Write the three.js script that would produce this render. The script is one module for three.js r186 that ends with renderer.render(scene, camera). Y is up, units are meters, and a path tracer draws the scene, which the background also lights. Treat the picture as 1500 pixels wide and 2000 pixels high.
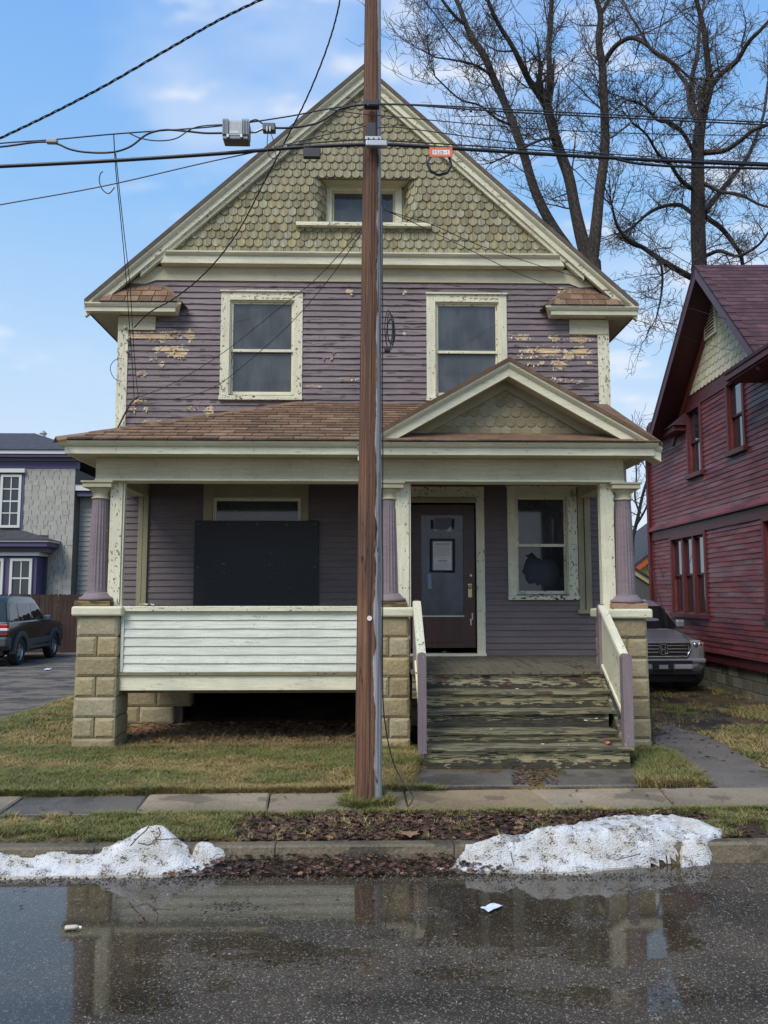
import * as THREE from 'three';
import { mergeGeometries, toCreasedNormals } from 'three/addons/utils/BufferGeometryUtils.js';
import { RoundedBoxGeometry } from 'three/addons/geometries/RoundedBoxGeometry.js';

// ---------------------------------------------------------------- camera, sky, sun, exposure
const F = 1600, EYE = 1.95;                                   // focal length in pixels of the 1500 x 2000 photograph; eye height
const PITCH = Math.atan(163 / F), YAW = 1.3 * Math.PI / 180;
const scene = new THREE.Scene();
const camera = new THREE.PerspectiveCamera(2 * Math.atan(1000 / F) * 180 / Math.PI, 0.75, 0.1, 900);
camera.rotation.order = 'YXZ';
camera.rotation.set(PITCH, -YAW, 0);
camera.position.set(0, EYE, 0);
const renderer = new THREE.WebGLRenderer({ antialias: true });
renderer.toneMapping = THREE.LinearToneMapping;
renderer.toneMappingExposure = 2.3;
renderer.shadowMap.enabled = true;

// ---------------------------------------------------------------- seeded noise
function rng(seed) { let s = seed | 0; return () => { s = (s + 0x6d2b79f5) | 0; let t = Math.imul(s ^ (s >>> 15), 1 | s); t = (t + Math.imul(t ^ (t >>> 7), 61 | t)) ^ t; return ((t ^ (t >>> 14)) >>> 0) / 4294967296; }; }
const RND = rng(11);
const R = (a, b) => a + (b - a) * RND();
const clamp = (x, a = 0, b = 1) => x < a ? a : x > b ? b : x;
const mix = (a, b, t) => a + (b - a) * t;
const sstep = (a, b, x) => { const t = clamp((x - a) / (b - a)); return t * t * (3 - 2 * t); };
const LAT = new Float32Array(65536); { const r = rng(77); for (let i = 0; i < 65536; i++) LAT[i] = r(); }
function vnoise(x, y, per = 256, s = 0) {                     // value noise, repeats after per cells
  const xi = Math.floor(x), yi = Math.floor(y), fx = x - xi, fy = y - yi;
  const u = fx * fx * (3 - 2 * fx), v = fy * fy * (3 - 2 * fy), s1 = s * 37, s2 = s * 91;
  let x0 = xi, x1 = xi + 1, y0 = yi, y1 = yi + 1;
  if (per !== 256) { x0 %= per; x1 %= per; y0 %= per; y1 %= per; if (x0 < 0) x0 += per; if (x1 < 0) x1 += per; if (y0 < 0) y0 += per; if (y1 < 0) y1 += per; }
  x0 = (x0 + s1) & 255; x1 = (x1 + s1) & 255; y0 = ((y0 + s2) & 255) << 8; y1 = ((y1 + s2) & 255) << 8;
  const a = LAT[y0 + x0], b = LAT[y0 + x1], c = LAT[y1 + x0], d = LAT[y1 + x1];
  return a + (b - a) * u + (c - a) * v + (a - b - c + d) * u * v;
}
function fbm(x, y, oct, per = 256, s = 0) { let a = 0, w = 0.5, n = 0; for (let i = 0; i < oct; i++) { a += w * vnoise(x, y, per, s + i); n += w; w *= 0.5; x *= 2; y *= 2; per = Math.min(256, per * 2); } return a / n; }

// sky: winter blue with thin wisps of cloud, the same all round
{
  const W = 1280, H = 640, d = new Float32Array(W * H * 4), S = 1 / 2.1;
  const stops = [[-90, .3, .34, .38], [0, .70, .78, .88], [8, .60, .73, .89], [16, .45, .645, .89], [26, .27, .51, .86], [38, .18, .405, .82], [60, .13, .33, .73], [90, .11, .30, .68]];
  for (let j = 0; j < H; j++) {
    const el = ((j + .5) / H - .5) * 180; let k = 0; while (k < stops.length - 2 && el > stops[k + 1][0]) k++;
    const A = stops[k], B = stops[k + 1], t = clamp((el - A[0]) / (B[0] - A[0]));
    const ce = Math.cos(el * Math.PI / 180), se = Math.sin(el * Math.PI / 180);
    for (let i = 0; i < W; i++) {
      const az = ((i + .5) / W - .5) * 2 * Math.PI, dx = Math.cos(az) * ce, dz = Math.sin(az) * ce, o = (j * W + i) * 4;
      let c = 0;
      if (el > 0) {
        const q = 1 / (se + .16), px = dx * q * 2.1 + 40, pz = dz * q * 2.1 + 40;
        const broad = fbm(px * .8, pz * .8, 4, 256, 3), fine = fbm(px * 2.2 + broad * 2, pz * 5.0, 5, 256, 9), str = fbm(px * 3.5 + pz * 2, pz * 9 - px, 5, 256, 5);
        c = sstep(.47, .84, broad * .6 + fine * .4) * .5 + sstep(.56, .78, str) * sstep(.42, .6, broad) * .55;
        c = clamp(c * (el < 14 ? 1.25 : 1), 0, .85);
      }
      for (let n = 0; n < 3; n++) d[o + n] = mix(mix(A[n + 1], B[n + 1], t), [.80, .84, .92][n], c) * S;
      d[o + 3] = 1;
    }
  }
  const sky = new THREE.DataTexture(d, W, H, THREE.RGBAFormat, THREE.FloatType);
  sky.mapping = THREE.EquirectangularReflectionMapping; sky.magFilter = THREE.LinearFilter; sky.needsUpdate = true;
  scene.background = sky; scene.environment = sky;
}
// the sun stands behind the photographer's left shoulder, veiled by high cloud: a weak, very soft light
const sun = new THREE.DirectionalLight(new THREE.Color(1, .94, .86), 1.5);
sun.position.set(-20, 42, 18); sun.target.position.set(0, 2, -11); sun.castShadow = true; sun.shadow.radius = 60;
sun.shadow.mapSize.set(2048, 2048); Object.assign(sun.shadow.camera, { left: -30, right: 30, top: 30, bottom: -30, near: 1, far: 120 });
scene.add(sun, sun.target);

// ---------------------------------------------------------------- photograph pixel -> point on a plane of the place
const EUL = new THREE.Euler(PITCH, -YAW, 0, 'YXZ');
const ray = (px, py) => new THREE.Vector3((px - 750) / F, (1000 - py) / F, -1).applyEuler(EUL);
const onZ = (px, py, z) => { const v = ray(px, py), t = z / v.z; return new THREE.Vector3(v.x * t, EYE + v.y * t, z); };
const onY = (px, py, y) => { const v = ray(px, py), t = (y - EYE) / v.y; return new THREE.Vector3(v.x * t, y, v.z * t); };
const xAt = (px, py, z) => onZ(px, py, z).x, yAt = (px, py, z) => onZ(px, py, z).y;

// ---------------------------------------------------------------- textures
const c3 = (h) => [(h >> 16) & 255, (h >> 8) & 255, h & 255];
function mkTex(w, h, fn, { srgb = true, size = [1, 1] } = {}) {
  const d = new Uint8Array(w * h * 4);
  for (let j = 0; j < h; j++) for (let i = 0; i < w; i++) {
    const c = fn(i / w, j / h, i, j), o = (j * w + i) * 4;
    if (typeof c === 'number') { const v = clamp(c) * 255; d[o] = d[o + 1] = d[o + 2] = v; } else { d[o] = clamp(c[0], 0, 255); d[o + 1] = clamp(c[1], 0, 255); d[o + 2] = clamp(c[2], 0, 255); }
    d[o + 3] = 255;
  }
  const t = new THREE.DataTexture(d, w, h, THREE.RGBAFormat); t.wrapS = t.wrapT = THREE.RepeatWrapping; t.magFilter = THREE.LinearFilter; t.minFilter = THREE.LinearMipmapLinearFilter; t.generateMipmaps = true;
  if (srgb) t.colorSpace = THREE.SRGBColorSpace; t.repeat.set(1 / size[0], 1 / size[1]); t.needsUpdate = true; return t;
}
const mix3 = (a, b, t) => [mix(a[0], b[0], t), mix(a[1], b[1], t), mix(a[2], b[2], t)];
const mul3 = (a, k) => [a[0] * k, a[1] * k, a[2] * k];
const std = (o) => new THREE.MeshStandardMaterial({ roughness: .8, ...o });
const tint = (m, hex) => { const c = m.clone(); c.color = new THREE.Color(hex); return c; };

// old oil paint on wood: fine grain, hairline cracks, small chips down to grey wood; tile 1.6 m
function paintTex(base, chip, chips, seed, grain = 1, tile = 1.6, res = 512, scale = 1) {
  const b = c3(base), w = c3(chip);
  return mkTex(res, res, (u, v) => {
    const g = fbm(u * 6, v * 96, 2, 96, seed) - .5, m = fbm(u * 5, v * 5, 3, 5, seed + 3) - .5, f = vnoise(u * 250, v * 250, 250, seed + 7) - .5;
    let c = mul3(b, 1 + g * .10 * grain + m * .13 + f * .05);
    if (chips > 0) {
      const p = fbm(u * 22 * scale, v * 40 * scale, 4, 22 * scale, seed + 11), big = vnoise(u * 4, v * 6, 4, seed + 17), th = .92 - chips * .34 - (big - .5) * .34;
      const t = sstep(th, th + .03, p);
      if (t > 0) c = mix3(c, mul3(w, .8 + .5 * vnoise(u * 40, v * 220, 220, seed)), t);
    }
    const cr = Math.abs(vnoise(u * 8, v * 50, 8, seed + 23) - .5);
    if (cr < .008) c = mul3(c, .84);
    return c;
  }, { size: [tile, tile] });
}
const grainBump = mkTex(512, 512, (u, v) => .5 + (fbm(u * 4, v * 64, 4, 64, 5) - .5) * .8 + (vnoise(u * 128, v * 128, 128, 9) - .5) * .25, { srgb: false, size: [.8, .8] });
const softBump = mkTex(512, 512, (u, v) => fbm(u * 24, v * 24, 4, 24, 8), { srgb: false, size: [.7, .7] });
const fineBump = mkTex(512, 512, (u, v) => fbm(u * 60, v * 60, 3, 60, 18), { srgb: false, size: [.5, .5] });
// ---------------------------------------------------------------- geometry helpers: all geometry is built in world metres
const V = (x, y, z) => new THREE.Vector3(x, y, z);
function boxUV(g, swap = false, off = [0, 0]) {               // uv in metres from the side a face looks to
  const p = g.attributes.position, uv = new Float32Array(p.count * 2), a = V(), b = V(), c = V(), n = V();
  for (let i = 0; i < p.count; i += 3) {
    a.fromBufferAttribute(p, i); b.fromBufferAttribute(p, i + 1); c.fromBufferAttribute(p, i + 2);
    n.copy(b).sub(a).cross(c.clone().sub(a)); const ax = Math.abs(n.x), ay = Math.abs(n.y), az = Math.abs(n.z);
    [a, b, c].forEach((q, k) => {
      let u, v; if (az >= ax && az >= ay) { u = q.x; v = q.y; } else if (ax >= ay) { u = q.z; v = q.y; } else { u = q.x; v = q.z; }
      if (swap) [u, v] = [v, u];
      uv[(i + k) * 2] = u + off[0]; uv[(i + k) * 2 + 1] = v + off[1];
    });
  }
  g.setAttribute('uv', new THREE.BufferAttribute(uv, 2)); return g;
}
class GB {                                                    // triangle collector
  constructor() { this.p = []; this.n = []; this.hasN = false; }
  tri(a, b, c) { this.p.push(a.x, a.y, a.z, b.x, b.y, b.z, c.x, c.y, c.z); return this; }
  quad(a, b, c, d) { return this.tri(a, b, c).tri(a, c, d); }
  box(x0, x1, y0, y1, z0, z1) {
    const a = V(x0, y0, z1), b = V(x1, y0, z1), c = V(x1, y1, z1), d = V(x0, y1, z1), e = V(x0, y0, z0), f = V(x1, y0, z0), g = V(x1, y1, z0), h = V(x0, y1, z0);
    return this.quad(a, b, c, d).quad(f, e, h, g).quad(e, a, d, h).quad(b, f, g, c).quad(d, c, g, h).quad(e, f, b, a);
  }
  // profile = [[p, q], ...] counter-clockwise seen against the direction; point(t, p, q) gives the corner at end t (0 or 1)
  sweep(profile, point, stops = [0, 1], caps = true) {
    const n = profile.length, rings = stops.map((t) => profile.map(([p, q]) => point(t, p, q)));
    for (let k = 0; k + 1 < rings.length; k++) for (let i = 0; i < n; i++) { const j = (i + 1) % n; this.quad(rings[k][i], rings[k + 1][i], rings[k + 1][j], rings[k][j]); }
    if (caps) {
      const f = THREE.ShapeUtils.triangulateShape(profile.map(([p, q]) => new THREE.Vector2(p, q)), []), L = rings[rings.length - 1];
      for (const [a, b, c] of f) { this.tri(rings[0][a], rings[0][b], rings[0][c]); this.tri(L[a], L[c], L[b]); }
    }
    return this;
  }
  geo(swap, off) {
    const g = new THREE.BufferGeometry(); g.setAttribute('position', new THREE.Float32BufferAttribute(this.p, 3)); g.computeVertexNormals(); return boxUV(g, swap, off);
  }
}
// profile in (y, z) carried along x, from x0 to x1
const alongX = (prof, x0, x1, swap, off) => fixOut(new GB().sweep(prof, (t, y, z) => V(t ? x1 : x0, y, z)).geo(swap, off));
const alongZ = (prof, z0, z1, swap, off) => fixOut(new GB().sweep(prof, (t, x, y) => V(x, y, t ? z1 : z0)).geo(swap, off));
function fixOut(g) {                                          // turn a closed shape inside out if its volume is negative
  const p = g.attributes.position; let vol = 0; const a = V(), b = V(), c = V();
  for (let i = 0; i < p.count; i += 3) { a.fromBufferAttribute(p, i); b.fromBufferAttribute(p, i + 1); c.fromBufferAttribute(p, i + 2); vol += a.dot(b.cross(c)); }
  if (vol < 0) {
    for (const k of Object.keys(g.attributes)) { const t = g.attributes[k], s = t.itemSize, ar = t.array; for (let i = 0; i < t.count; i += 3) for (let j = 0; j < s; j++) { const x = ar[(i + 1) * s + j]; ar[(i + 1) * s + j] = ar[(i + 2) * s + j]; ar[(i + 2) * s + j] = x; } }
    g.computeVertexNormals();
  }
  return g;
}
const box = (x0, x1, y0, y1, z0, z1, swap, off) => new GB().box(Math.min(x0, x1), Math.max(x0, x1), Math.min(y0, y1), Math.max(y0, y1), Math.min(z0, z1), Math.max(z0, z1)).geo(swap, off);
function rbox(x0, x1, y0, y1, z0, z1, r = .006, seg = 1, swap = false, off) {
  const g = new RoundedBoxGeometry(Math.abs(x1 - x0), Math.abs(y1 - y0), Math.abs(z1 - z0), seg, r); const h = g.index ? g.toNonIndexed() : g; h.translate((x0 + x1) / 2, (y0 + y1) / 2, (z0 + z1) / 2); h.clearGroups?.(); return boxUV(h, swap, off);
}
const flat = (g, swap, off) => { const h = g.index ? g.toNonIndexed() : g; h.clearGroups(); return boxUV(h, swap, off); };
const merge = (list) => mergeGeometries(list.map((g) => { const h = g.index ? g.toNonIndexed() : g; for (const k of Object.keys(h.attributes)) if (!['position', 'normal', 'uv'].includes(k)) h.deleteAttribute(k); return h; }));
function extrudeShape(pts, z0, depth, bevel = 0) {            // outline in x, y pushed out along z
  const s = new THREE.Shape(pts.map(([x, y]) => new THREE.Vector2(x, y)));
  const g = new THREE.ExtrudeGeometry(s, { depth, bevelEnabled: bevel > 0, bevelThickness: bevel, bevelSize: bevel, bevelSegments: 1, curveSegments: 6 }); g.translate(0, 0, z0); return flat(g);
}
// a tapered tube through points; smooth
function tube(pts, rad, sides = 6, closed = false) {
  const P = [], N = [], U = [], I = []; let up = V(0, 1, 0), prev = null, len = 0;
  const n = pts.length;
  for (let i = 0; i < n; i++) {
    const d = (i < n - 1 ? pts[i + 1].clone().sub(pts[i]) : pts[i].clone().sub(pts[i - 1])); if (i > 0 && i < n - 1) d.add(pts[i].clone().sub(pts[i - 1])); d.normalize();
    if (!prev) { up = Math.abs(d.y) > .9 ? V(1, 0, 0) : V(0, 1, 0); }
    const s = d.clone().cross(prev || up).normalize(), t = s.clone().cross(d).normalize(); prev = t.clone();
    if (i) len += pts[i].distanceTo(pts[i - 1]);
    const r = typeof rad === 'number' ? rad : rad[i];
    for (let k = 0; k <= sides; k++) { const a = k / sides * Math.PI * 2, c = Math.cos(a), q = Math.sin(a), nx = s.clone().multiplyScalar(c).addScaledVector(t, q); P.push(pts[i].x + nx.x * r, pts[i].y + nx.y * r, pts[i].z + nx.z * r); N.push(nx.x, nx.y, nx.z); U.push(k / sides * Math.max(.05, r * 6.28), len); }
  }
  for (let i = 0; i < n - 1; i++) for (let k = 0; k < sides; k++) { const a = i * (sides + 1) + k, b = a + sides + 1; I.push(a, b, a + 1, a + 1, b, b + 1); }
  if (!closed) for (const [i, flip] of [[0, 0], [n - 1, 1]]) { const r = typeof rad === 'number' ? rad : rad[i]; if (r < .004) continue; const c = P.length / 3, b0 = i * (sides + 1); P.push(pts[i].x, pts[i].y, pts[i].z); const e = flip ? pts[i].clone().sub(pts[i - 1]).normalize() : pts[i].clone().sub(pts[i + 1]).normalize(); N.push(e.x, e.y, e.z); U.push(0, 0); for (let k = 0; k < sides; k++) flip ? I.push(c, b0 + k + 1, b0 + k) : I.push(c, b0 + k, b0 + k + 1); }
  const g = new THREE.BufferGeometry(); g.setAttribute('position', new THREE.Float32BufferAttribute(P, 3)); g.setAttribute('normal', new THREE.Float32BufferAttribute(N, 3)); g.setAttribute('uv', new THREE.Float32BufferAttribute(U, 2)); g.setIndex(I); return g;
}
const lathe = (prof, x, z, seg = 28) => { const g = new THREE.LatheGeometry(prof.map(([r, y]) => new THREE.Vector2(r, y)), seg); g.translate(x, 0, z); return g; };
const curve = (pts, n) => new THREE.CatmullRomCurve3(pts, false, 'centripetal').getPoints(n);
function sheet(x0, x1, z0, z1, nx, nz, y, keep) {             // height field, optional keep(x, z)
  const P = [], U = [], I = [], X = typeof nx === 'number' ? null : nx, cx = X ? X.length : nx + 1;
  const xs = X || Array.from({ length: nx + 1 }, (_, i) => mix(x0, x1, i / nx)), zs = typeof nz === 'number' ? Array.from({ length: nz + 1 }, (_, i) => mix(z0, z1, i / nz)) : nz;
  for (const z of zs) for (const x of xs) { P.push(x, y(x, z), z); U.push(x, z); }
  for (let j = 0; j < zs.length - 1; j++) for (let i = 0; i < cx - 1; i++) { const a = j * cx + i, b = a + cx; if (keep && !keep((xs[i] + xs[i + 1]) / 2, (zs[j] + zs[j + 1]) / 2)) continue; I.push(a, b, a + 1, a + 1, b, b + 1); }
  const g = new THREE.BufferGeometry(); g.setAttribute('position', new THREE.Float32BufferAttribute(P, 3)); g.setAttribute('uv', new THREE.Float32BufferAttribute(U, 2)); g.setIndex(I); g.computeVertexNormals();
  if (g.attributes.normal.getY(Math.floor(P.length / 6)) < 0) { for (let i = 0; i < I.length; i += 3) { const t = I[i + 1]; I[i + 1] = I[i + 2]; I[i + 2] = t; } g.setIndex(I); g.computeVertexNormals(); }
  return g;
}

// ---------------------------------------------------------------- things and their parts
const taken = {};
const numbered = (name) => { taken[name] = (taken[name] || 0) + 1; return taken[name] === 1 ? name : name + '_' + String(taken[name] - 1).padStart(3, '0'); };
function thing(name, label, category, base, group) {
  const g = new THREE.Group(); g.name = numbered(name); g.position.copy(base); g.userData = { label, category }; if (group) g.userData.group = group; scene.add(g); return g;
}
const baseOf = (o) => { while (o.parent && o.parent !== scene) o = o.parent; return o.position; };
function part(parent, name, geo, mat, label) {                // geo in world metres
  const b = baseOf(parent); geo.translate(-b.x, -b.y, -b.z);
  const m = new THREE.Mesh(geo, mat); m.name = name; if (label) m.userData.label = label; parent.add(m); return m;
}
function placed(parent, name, geo, mat, pos, rot, scl) {      // geo around its own origin, shared between pieces
  const b = baseOf(parent), m = new THREE.Mesh(geo, mat); m.name = name; m.position.set(pos.x - b.x, pos.y - b.y, pos.z - b.z); if (rot) m.rotation.set(...rot); if (scl) m.scale.set(...scl); parent.add(m); return m;
}
function single(name, label, category, geo, mat, group) {     // a thing that is one mesh
  geo.computeBoundingBox(); const bb = geo.boundingBox, base = V((bb.min.x + bb.max.x) / 2, bb.min.y, (bb.min.z + bb.max.z) / 2);
  geo.translate(-base.x, -base.y, -base.z); const m = new THREE.Mesh(geo, mat); m.name = numbered(name); m.position.copy(base); m.userData = { label, category }; if (group) m.userData.group = group; scene.add(m); return m;
}
function struct(name, geo, mat) { const m = new THREE.Mesh(geo, mat); m.name = name; m.userData.kind = 'structure'; scene.add(m); return m; }
function sub(parent, name) { const g = new THREE.Group(); g.name = name; parent.add(g); return g; }   // a part made of sub-parts
// ================================================================ THE GROUND
const WL = .004;                                              // water level in the gutter
const walkF = (x) => -7.03 - .015 * x, walkB = (x) => -7.69 - .035 * x;   // front and back edge of the sidewalk
function yardY(x, z) {
  let y = .15 + .04 * sstep(-6.6, -9.4, z);
  y = mix(.135, y, sstep(-6.3, -6.8, z));
  y -= .16 * sstep(-8.6, -15.5, z) * sstep(2.7, 4.2, x);
  y -= .09 * sstep(-9, -18, z) * sstep(-4.6, -5.6, x);
  y += (fbm(x * 1.6 + 50, z * 1.6 + 50, 3) - .5) * .03 * sstep(-6.3, -6.5, z);
  if (z > walkB(x) + .04 && z < walkF(x) - .04) y -= .05;
  return y;
}
const zbPuddle = (x) => mix(3.7, 4.95, sstep(-1.7, -.9, x)) - .28 * sstep(.1, .9, x) + .1 * Math.sin(x * 3.1);
function roadY(x, z, fine = true) {
  const n1 = fbm(x * 1.9 + 20, z * 3.6 + 20, 5, 256, 2) - .5, n2 = fbm(x * 7 + 20, z * 11 + 60, 3, 256, 4) - .5;
  let D = clamp((-z - zbPuddle(x)) / .8, -1.3, 1) * .0064 - .016 * sstep(1.55, 2.5, x + .25 * (z + 4.8)) - n1 * .011 - n2 * .006;
  D += .006 * sstep(-.9, -1.6, x) - .006 * sstep(.52, .62, fbm(x * 2.3 + 3, z * 5.5 + 9, 5, 256, 8)) * sstep(-2.6, -.2, x) + .0022;
  D += .010 * sstep(-5.65, -5.95, z) - (.004 + .012 * (fbm(x * 3 + 8, z * 7 + 2, 4, 256, 14) - .42)) * sstep(-.9, -1.5, x) * sstep(-4.75, -5.2, z);
  let y = WL - D;
  if (fine) y += (Math.pow(vnoise(x * 95, z * 95, 256, 1), 1.6) - .36) * .0092 + (vnoise(x * 190, z * 190, 256, 6) - .5) * .003;
  return y;
}
const asphaltCol = mkTex(1024, 1024, (u, v) => {
  const a = vnoise(u * 215, v * 215, 215, 1), b = vnoise(u * 250, v * 250, 250, 6), m = fbm(u * 5, v * 5, 4, 5, 3), f = vnoise(u * 250, v * 250, 250, 12);
  let c = mul3([66, 59, 50], .6 + m * .7); const t = sstep(.72, .84, a) * .7, s = sstep(.80, .90, b);
  const st = [[150, 142, 128], [122, 118, 112], [165, 158, 146], [110, 98, 84]][Math.floor(vnoise(Math.floor(u * 128) * 3.3, Math.floor(v * 128) * 1.7, 256, 2) * 3.99)];
  c = mix3(c, st, Math.max(t * .8, s * .85)); return mul3(c, .85 + f * .3);
}, { size: [1.6, 1.6] });
const asphaltRough = mkTex(512, 512, (u, v) => .64 + .28 * fbm(u * 6, v * 6, 4, 6, 31) + .12 * vnoise(u * 200, v * 200, 200, 3), { srgb: false, size: [2.3, 2.3] });
const asphaltBump = mkTex(1024, 1024, (u, v) => .6 * vnoise(u * 128, v * 128, 128, 1) + .4 * vnoise(u * 250, v * 250, 250, 12), { srgb: false, size: [1.6, 1.6] });
const M = {};
M.road = new THREE.MeshPhysicalMaterial({ map: asphaltCol, roughnessMap: asphaltRough, roughness: 1, specularIntensity: .6, bumpMap: asphaltBump, bumpScale: .003 });
{
  const fine = sheet(-3.9, 3.9, -6.18, -3.3, 640, 262, (x, z) => roadY(x, z));
  const coarseY = (x, z) => .012 + .02 * sstep(-3, 0, z);
  const L = sheet(-70, -3.9, -6.18, -3.3, 30, 4, (x, z) => .012), Rr = sheet(3.9, 70, -6.18, -3.3, 30, 4, (x, z) => .012), Bk = sheet(-70, 70, -3.3, 4.2, 40, 10, coarseY);
  struct('road', merge([fine, L, Rr, Bk]), M.road);
  struct('puddle', sheet(-3.9, 3.9, -6.18, -3.3, 1, 1, () => WL), new THREE.MeshPhysicalMaterial({ color: new THREE.Color(.86, .82, .74), transmission: 1, thickness: 0, roughness: .045, ior: 1.44 }));
}
// ground sheet to the horizon, far yard
const concTex = (base, seed, dark = 1, tile = 2) => mkTex(768, 768, (u, v) => {
  const b = c3(base), m = fbm(u * 4, v * 4, 5, 4, seed) - .5, f = vnoise(u * 250, v * 250, 250, seed + 2) - .5, s = sstep(.58, .7, fbm(u * 7, v * 7, 5, 7, seed + 5)), p = sstep(.86, .93, vnoise(u * 190, v * 190, 190, seed + 9));
  let c = mul3(b, 1 + m * .5 + f * .24); c = mix3(c, mul3([62, 56, 46], 1), s * .35 * dark); c = mix3(c, [150, 142, 126], p * .5); return c;
}, { size: [tile, tile] });
const soilTex = mkTex(1024, 1024, (u, v) => {
  const m = fbm(u * 6, v * 6, 5, 6, 41), t = fbm(u * 10, v * 10, 4, 10, 47), f = vnoise(u * 256, v * 256, 256, 5);
  let c = mix3([62, 48, 33], [112, 92, 56], sstep(.35, .65, m)); c = mix3(c, [78, 80, 40], sstep(.5, .66, t) * .7); return mul3(c, .62 + f * .7);
}, { size: [2.4, 2.4] });
const dirtTex = mkTex(1024, 1024, (u, v) => {
  const m = fbm(u * 6, v * 6, 5, 6, 61), t = fbm(u * 9, v * 9, 4, 9, 67), f = vnoise(u * 256, v * 256, 256, 15);
  let c = mix3([44, 36, 29], [84, 66, 46], sstep(.35, .65, m)); c = mix3(c, [98, 84, 50], sstep(.55, .7, t) * .7); return mul3(c, .6 + f * .75);
}, { size: [2.2, 2.2] });
M.soil = std({ map: soilTex, roughness: .95, bumpMap: fineBump, bumpScale: .012 });
M.dirt = std({ map: dirtTex, roughness: .85, bumpMap: fineBump, bumpScale: .015 });
{
  const stepTo = (a, b, s) => { const o = []; for (let k = a; k < b; k += s) o.push(+k.toFixed(3)); return o; };
  const xs = [-90, -60, -40, -30, -22, -16, -12, -9, ...stepTo(-7, 8, .09), 8, 10, 13, 17, 22, 30, 42, 60, 90];
  const zs = [-150, -110, -80, -60, -45, -36, -30, -26, -22, -19, ...stepTo(-17, -6.3, .1), -6.30];
  struct('lawn', sheet(0, 0, 0, 0, xs, zs, yardY), M.soil);
  struct('ground', sheet(-400, 400, -420, 60, 8, 8, () => -.12), M.soil);
}
// overlays with a wavering outline
function patch(name, poly, mat, lift, cell = .07, wob = .12, yf = yardY) {
  let x0 = 1e9, x1 = -1e9, z0 = 1e9, z1 = -1e9; for (const [x, z] of poly) { x0 = Math.min(x0, x); x1 = Math.max(x1, x); z0 = Math.min(z0, z); z1 = Math.max(z1, z); }
  const inside = (x, z) => { let r = false; for (let i = 0, j = poly.length - 1; i < poly.length; j = i++) { const [ax, az] = poly[i], [bx, bz] = poly[j]; if ((az > z) !== (bz > z) && x < (bx - ax) * (z - az) / (bz - az) + ax) r = !r; } return r; };
  const g = sheet(x0 - wob, x1 + wob, z0 - wob, z1 + wob, Math.ceil((x1 - x0 + 2 * wob) / cell), Math.ceil((z1 - z0 + 2 * wob) / cell), (x, z) => yf(x, z) + lift, (x, z) => inside(x + (fbm(x * 5 + 9, z * 5 + 9, 3) - .5) * wob * 2, z + (fbm(x * 5 + 70, z * 5 + 30, 3) - .5) * wob * 2));
  return struct(name, g, mat);
}
const gp = (px, py, y = .17) => { const p = onY(px, py, y); return [p.x, p.z]; };
const gravelTex = mkTex(1024, 1024, (u, v) => {
  const a = vnoise(u * 110, v * 110, 110, 21), m = fbm(u * 5, v * 7, 5, 5, 23), f = vnoise(u * 250, v * 250, 250, 8);
  let c = mix3([66, 61, 55], [116, 108, 97], sstep(.3, .7, m)); c = mix3(c, [132, 126, 118], sstep(.75, .88, a) * .6); return mul3(c, .7 + f * .5);
}, { size: [2.2, 2.2] });
M.gravel = std({ map: gravelTex, roughness: .95, bumpMap: asphaltBump, bumpScale: .008 });
patch('driveway', [[-4.95, -7.9], [-4.98, -13], [-5.1, -17], [-5.1, -27], [-26, -27], [-26, -9], [-9, -7.9]], M.gravel, .012, .12, .16);
M.conc = std({ map: concTex(0x8b7d68, 3), roughness: .85, bumpMap: fineBump, bumpScale: .004 });
M.concWet = std({ map: concTex(0x625c54, 13, 1.3), roughness: .6, bumpMap: fineBump, bumpScale: .004 });
patch('yard_dirt', [gp(1262, 1470), [3.0, -10.6], [3.0, -24], [12, -24], [12, -7.8], gp(1500, 1530), gp(1300, 1540)].map(([x, z]) => [x, z]), M.dirt, .01, .08, .14);
{ // bare earth under the porch skirt, its brown lightened to stand for light, mud under the leaves of the tree lawn
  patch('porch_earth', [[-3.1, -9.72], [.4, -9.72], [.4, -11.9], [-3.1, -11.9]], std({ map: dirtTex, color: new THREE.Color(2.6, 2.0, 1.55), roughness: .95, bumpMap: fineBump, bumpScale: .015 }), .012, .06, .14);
  patch('leaf_mud', [[-1.3, -6.34], [3.4, -6.34], [3.4, -6.85], [2.2, -6.98], [-.9, -6.98], [-1.5, -6.7]], std({ map: dirtTex, color: new THREE.Color(.62, .52, .46), roughness: .6, bumpMap: fineBump, bumpScale: .015 }), .006, .05, .16);
}
// concrete driveway strip on the right, beside the pier
{
  const A = [gp(1274, 1418), gp(1306, 1412), gp(1392, 1442), gp(1500, 1512), gp(1600, 1575), gp(1640, 1590), gp(1500, 1556), gp(1395, 1549), gp(1280, 1455)];
  const cy = (x, z) => yardY(x, z) * .3 + .7 * (.17 - .1 * sstep(-9.2, -13, z)) + .02 - .035 * sstep(-8.1, -7.7, z);
  patch('concrete_path', A, M.concWet, .012, .05, .03, cy);
}
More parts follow.
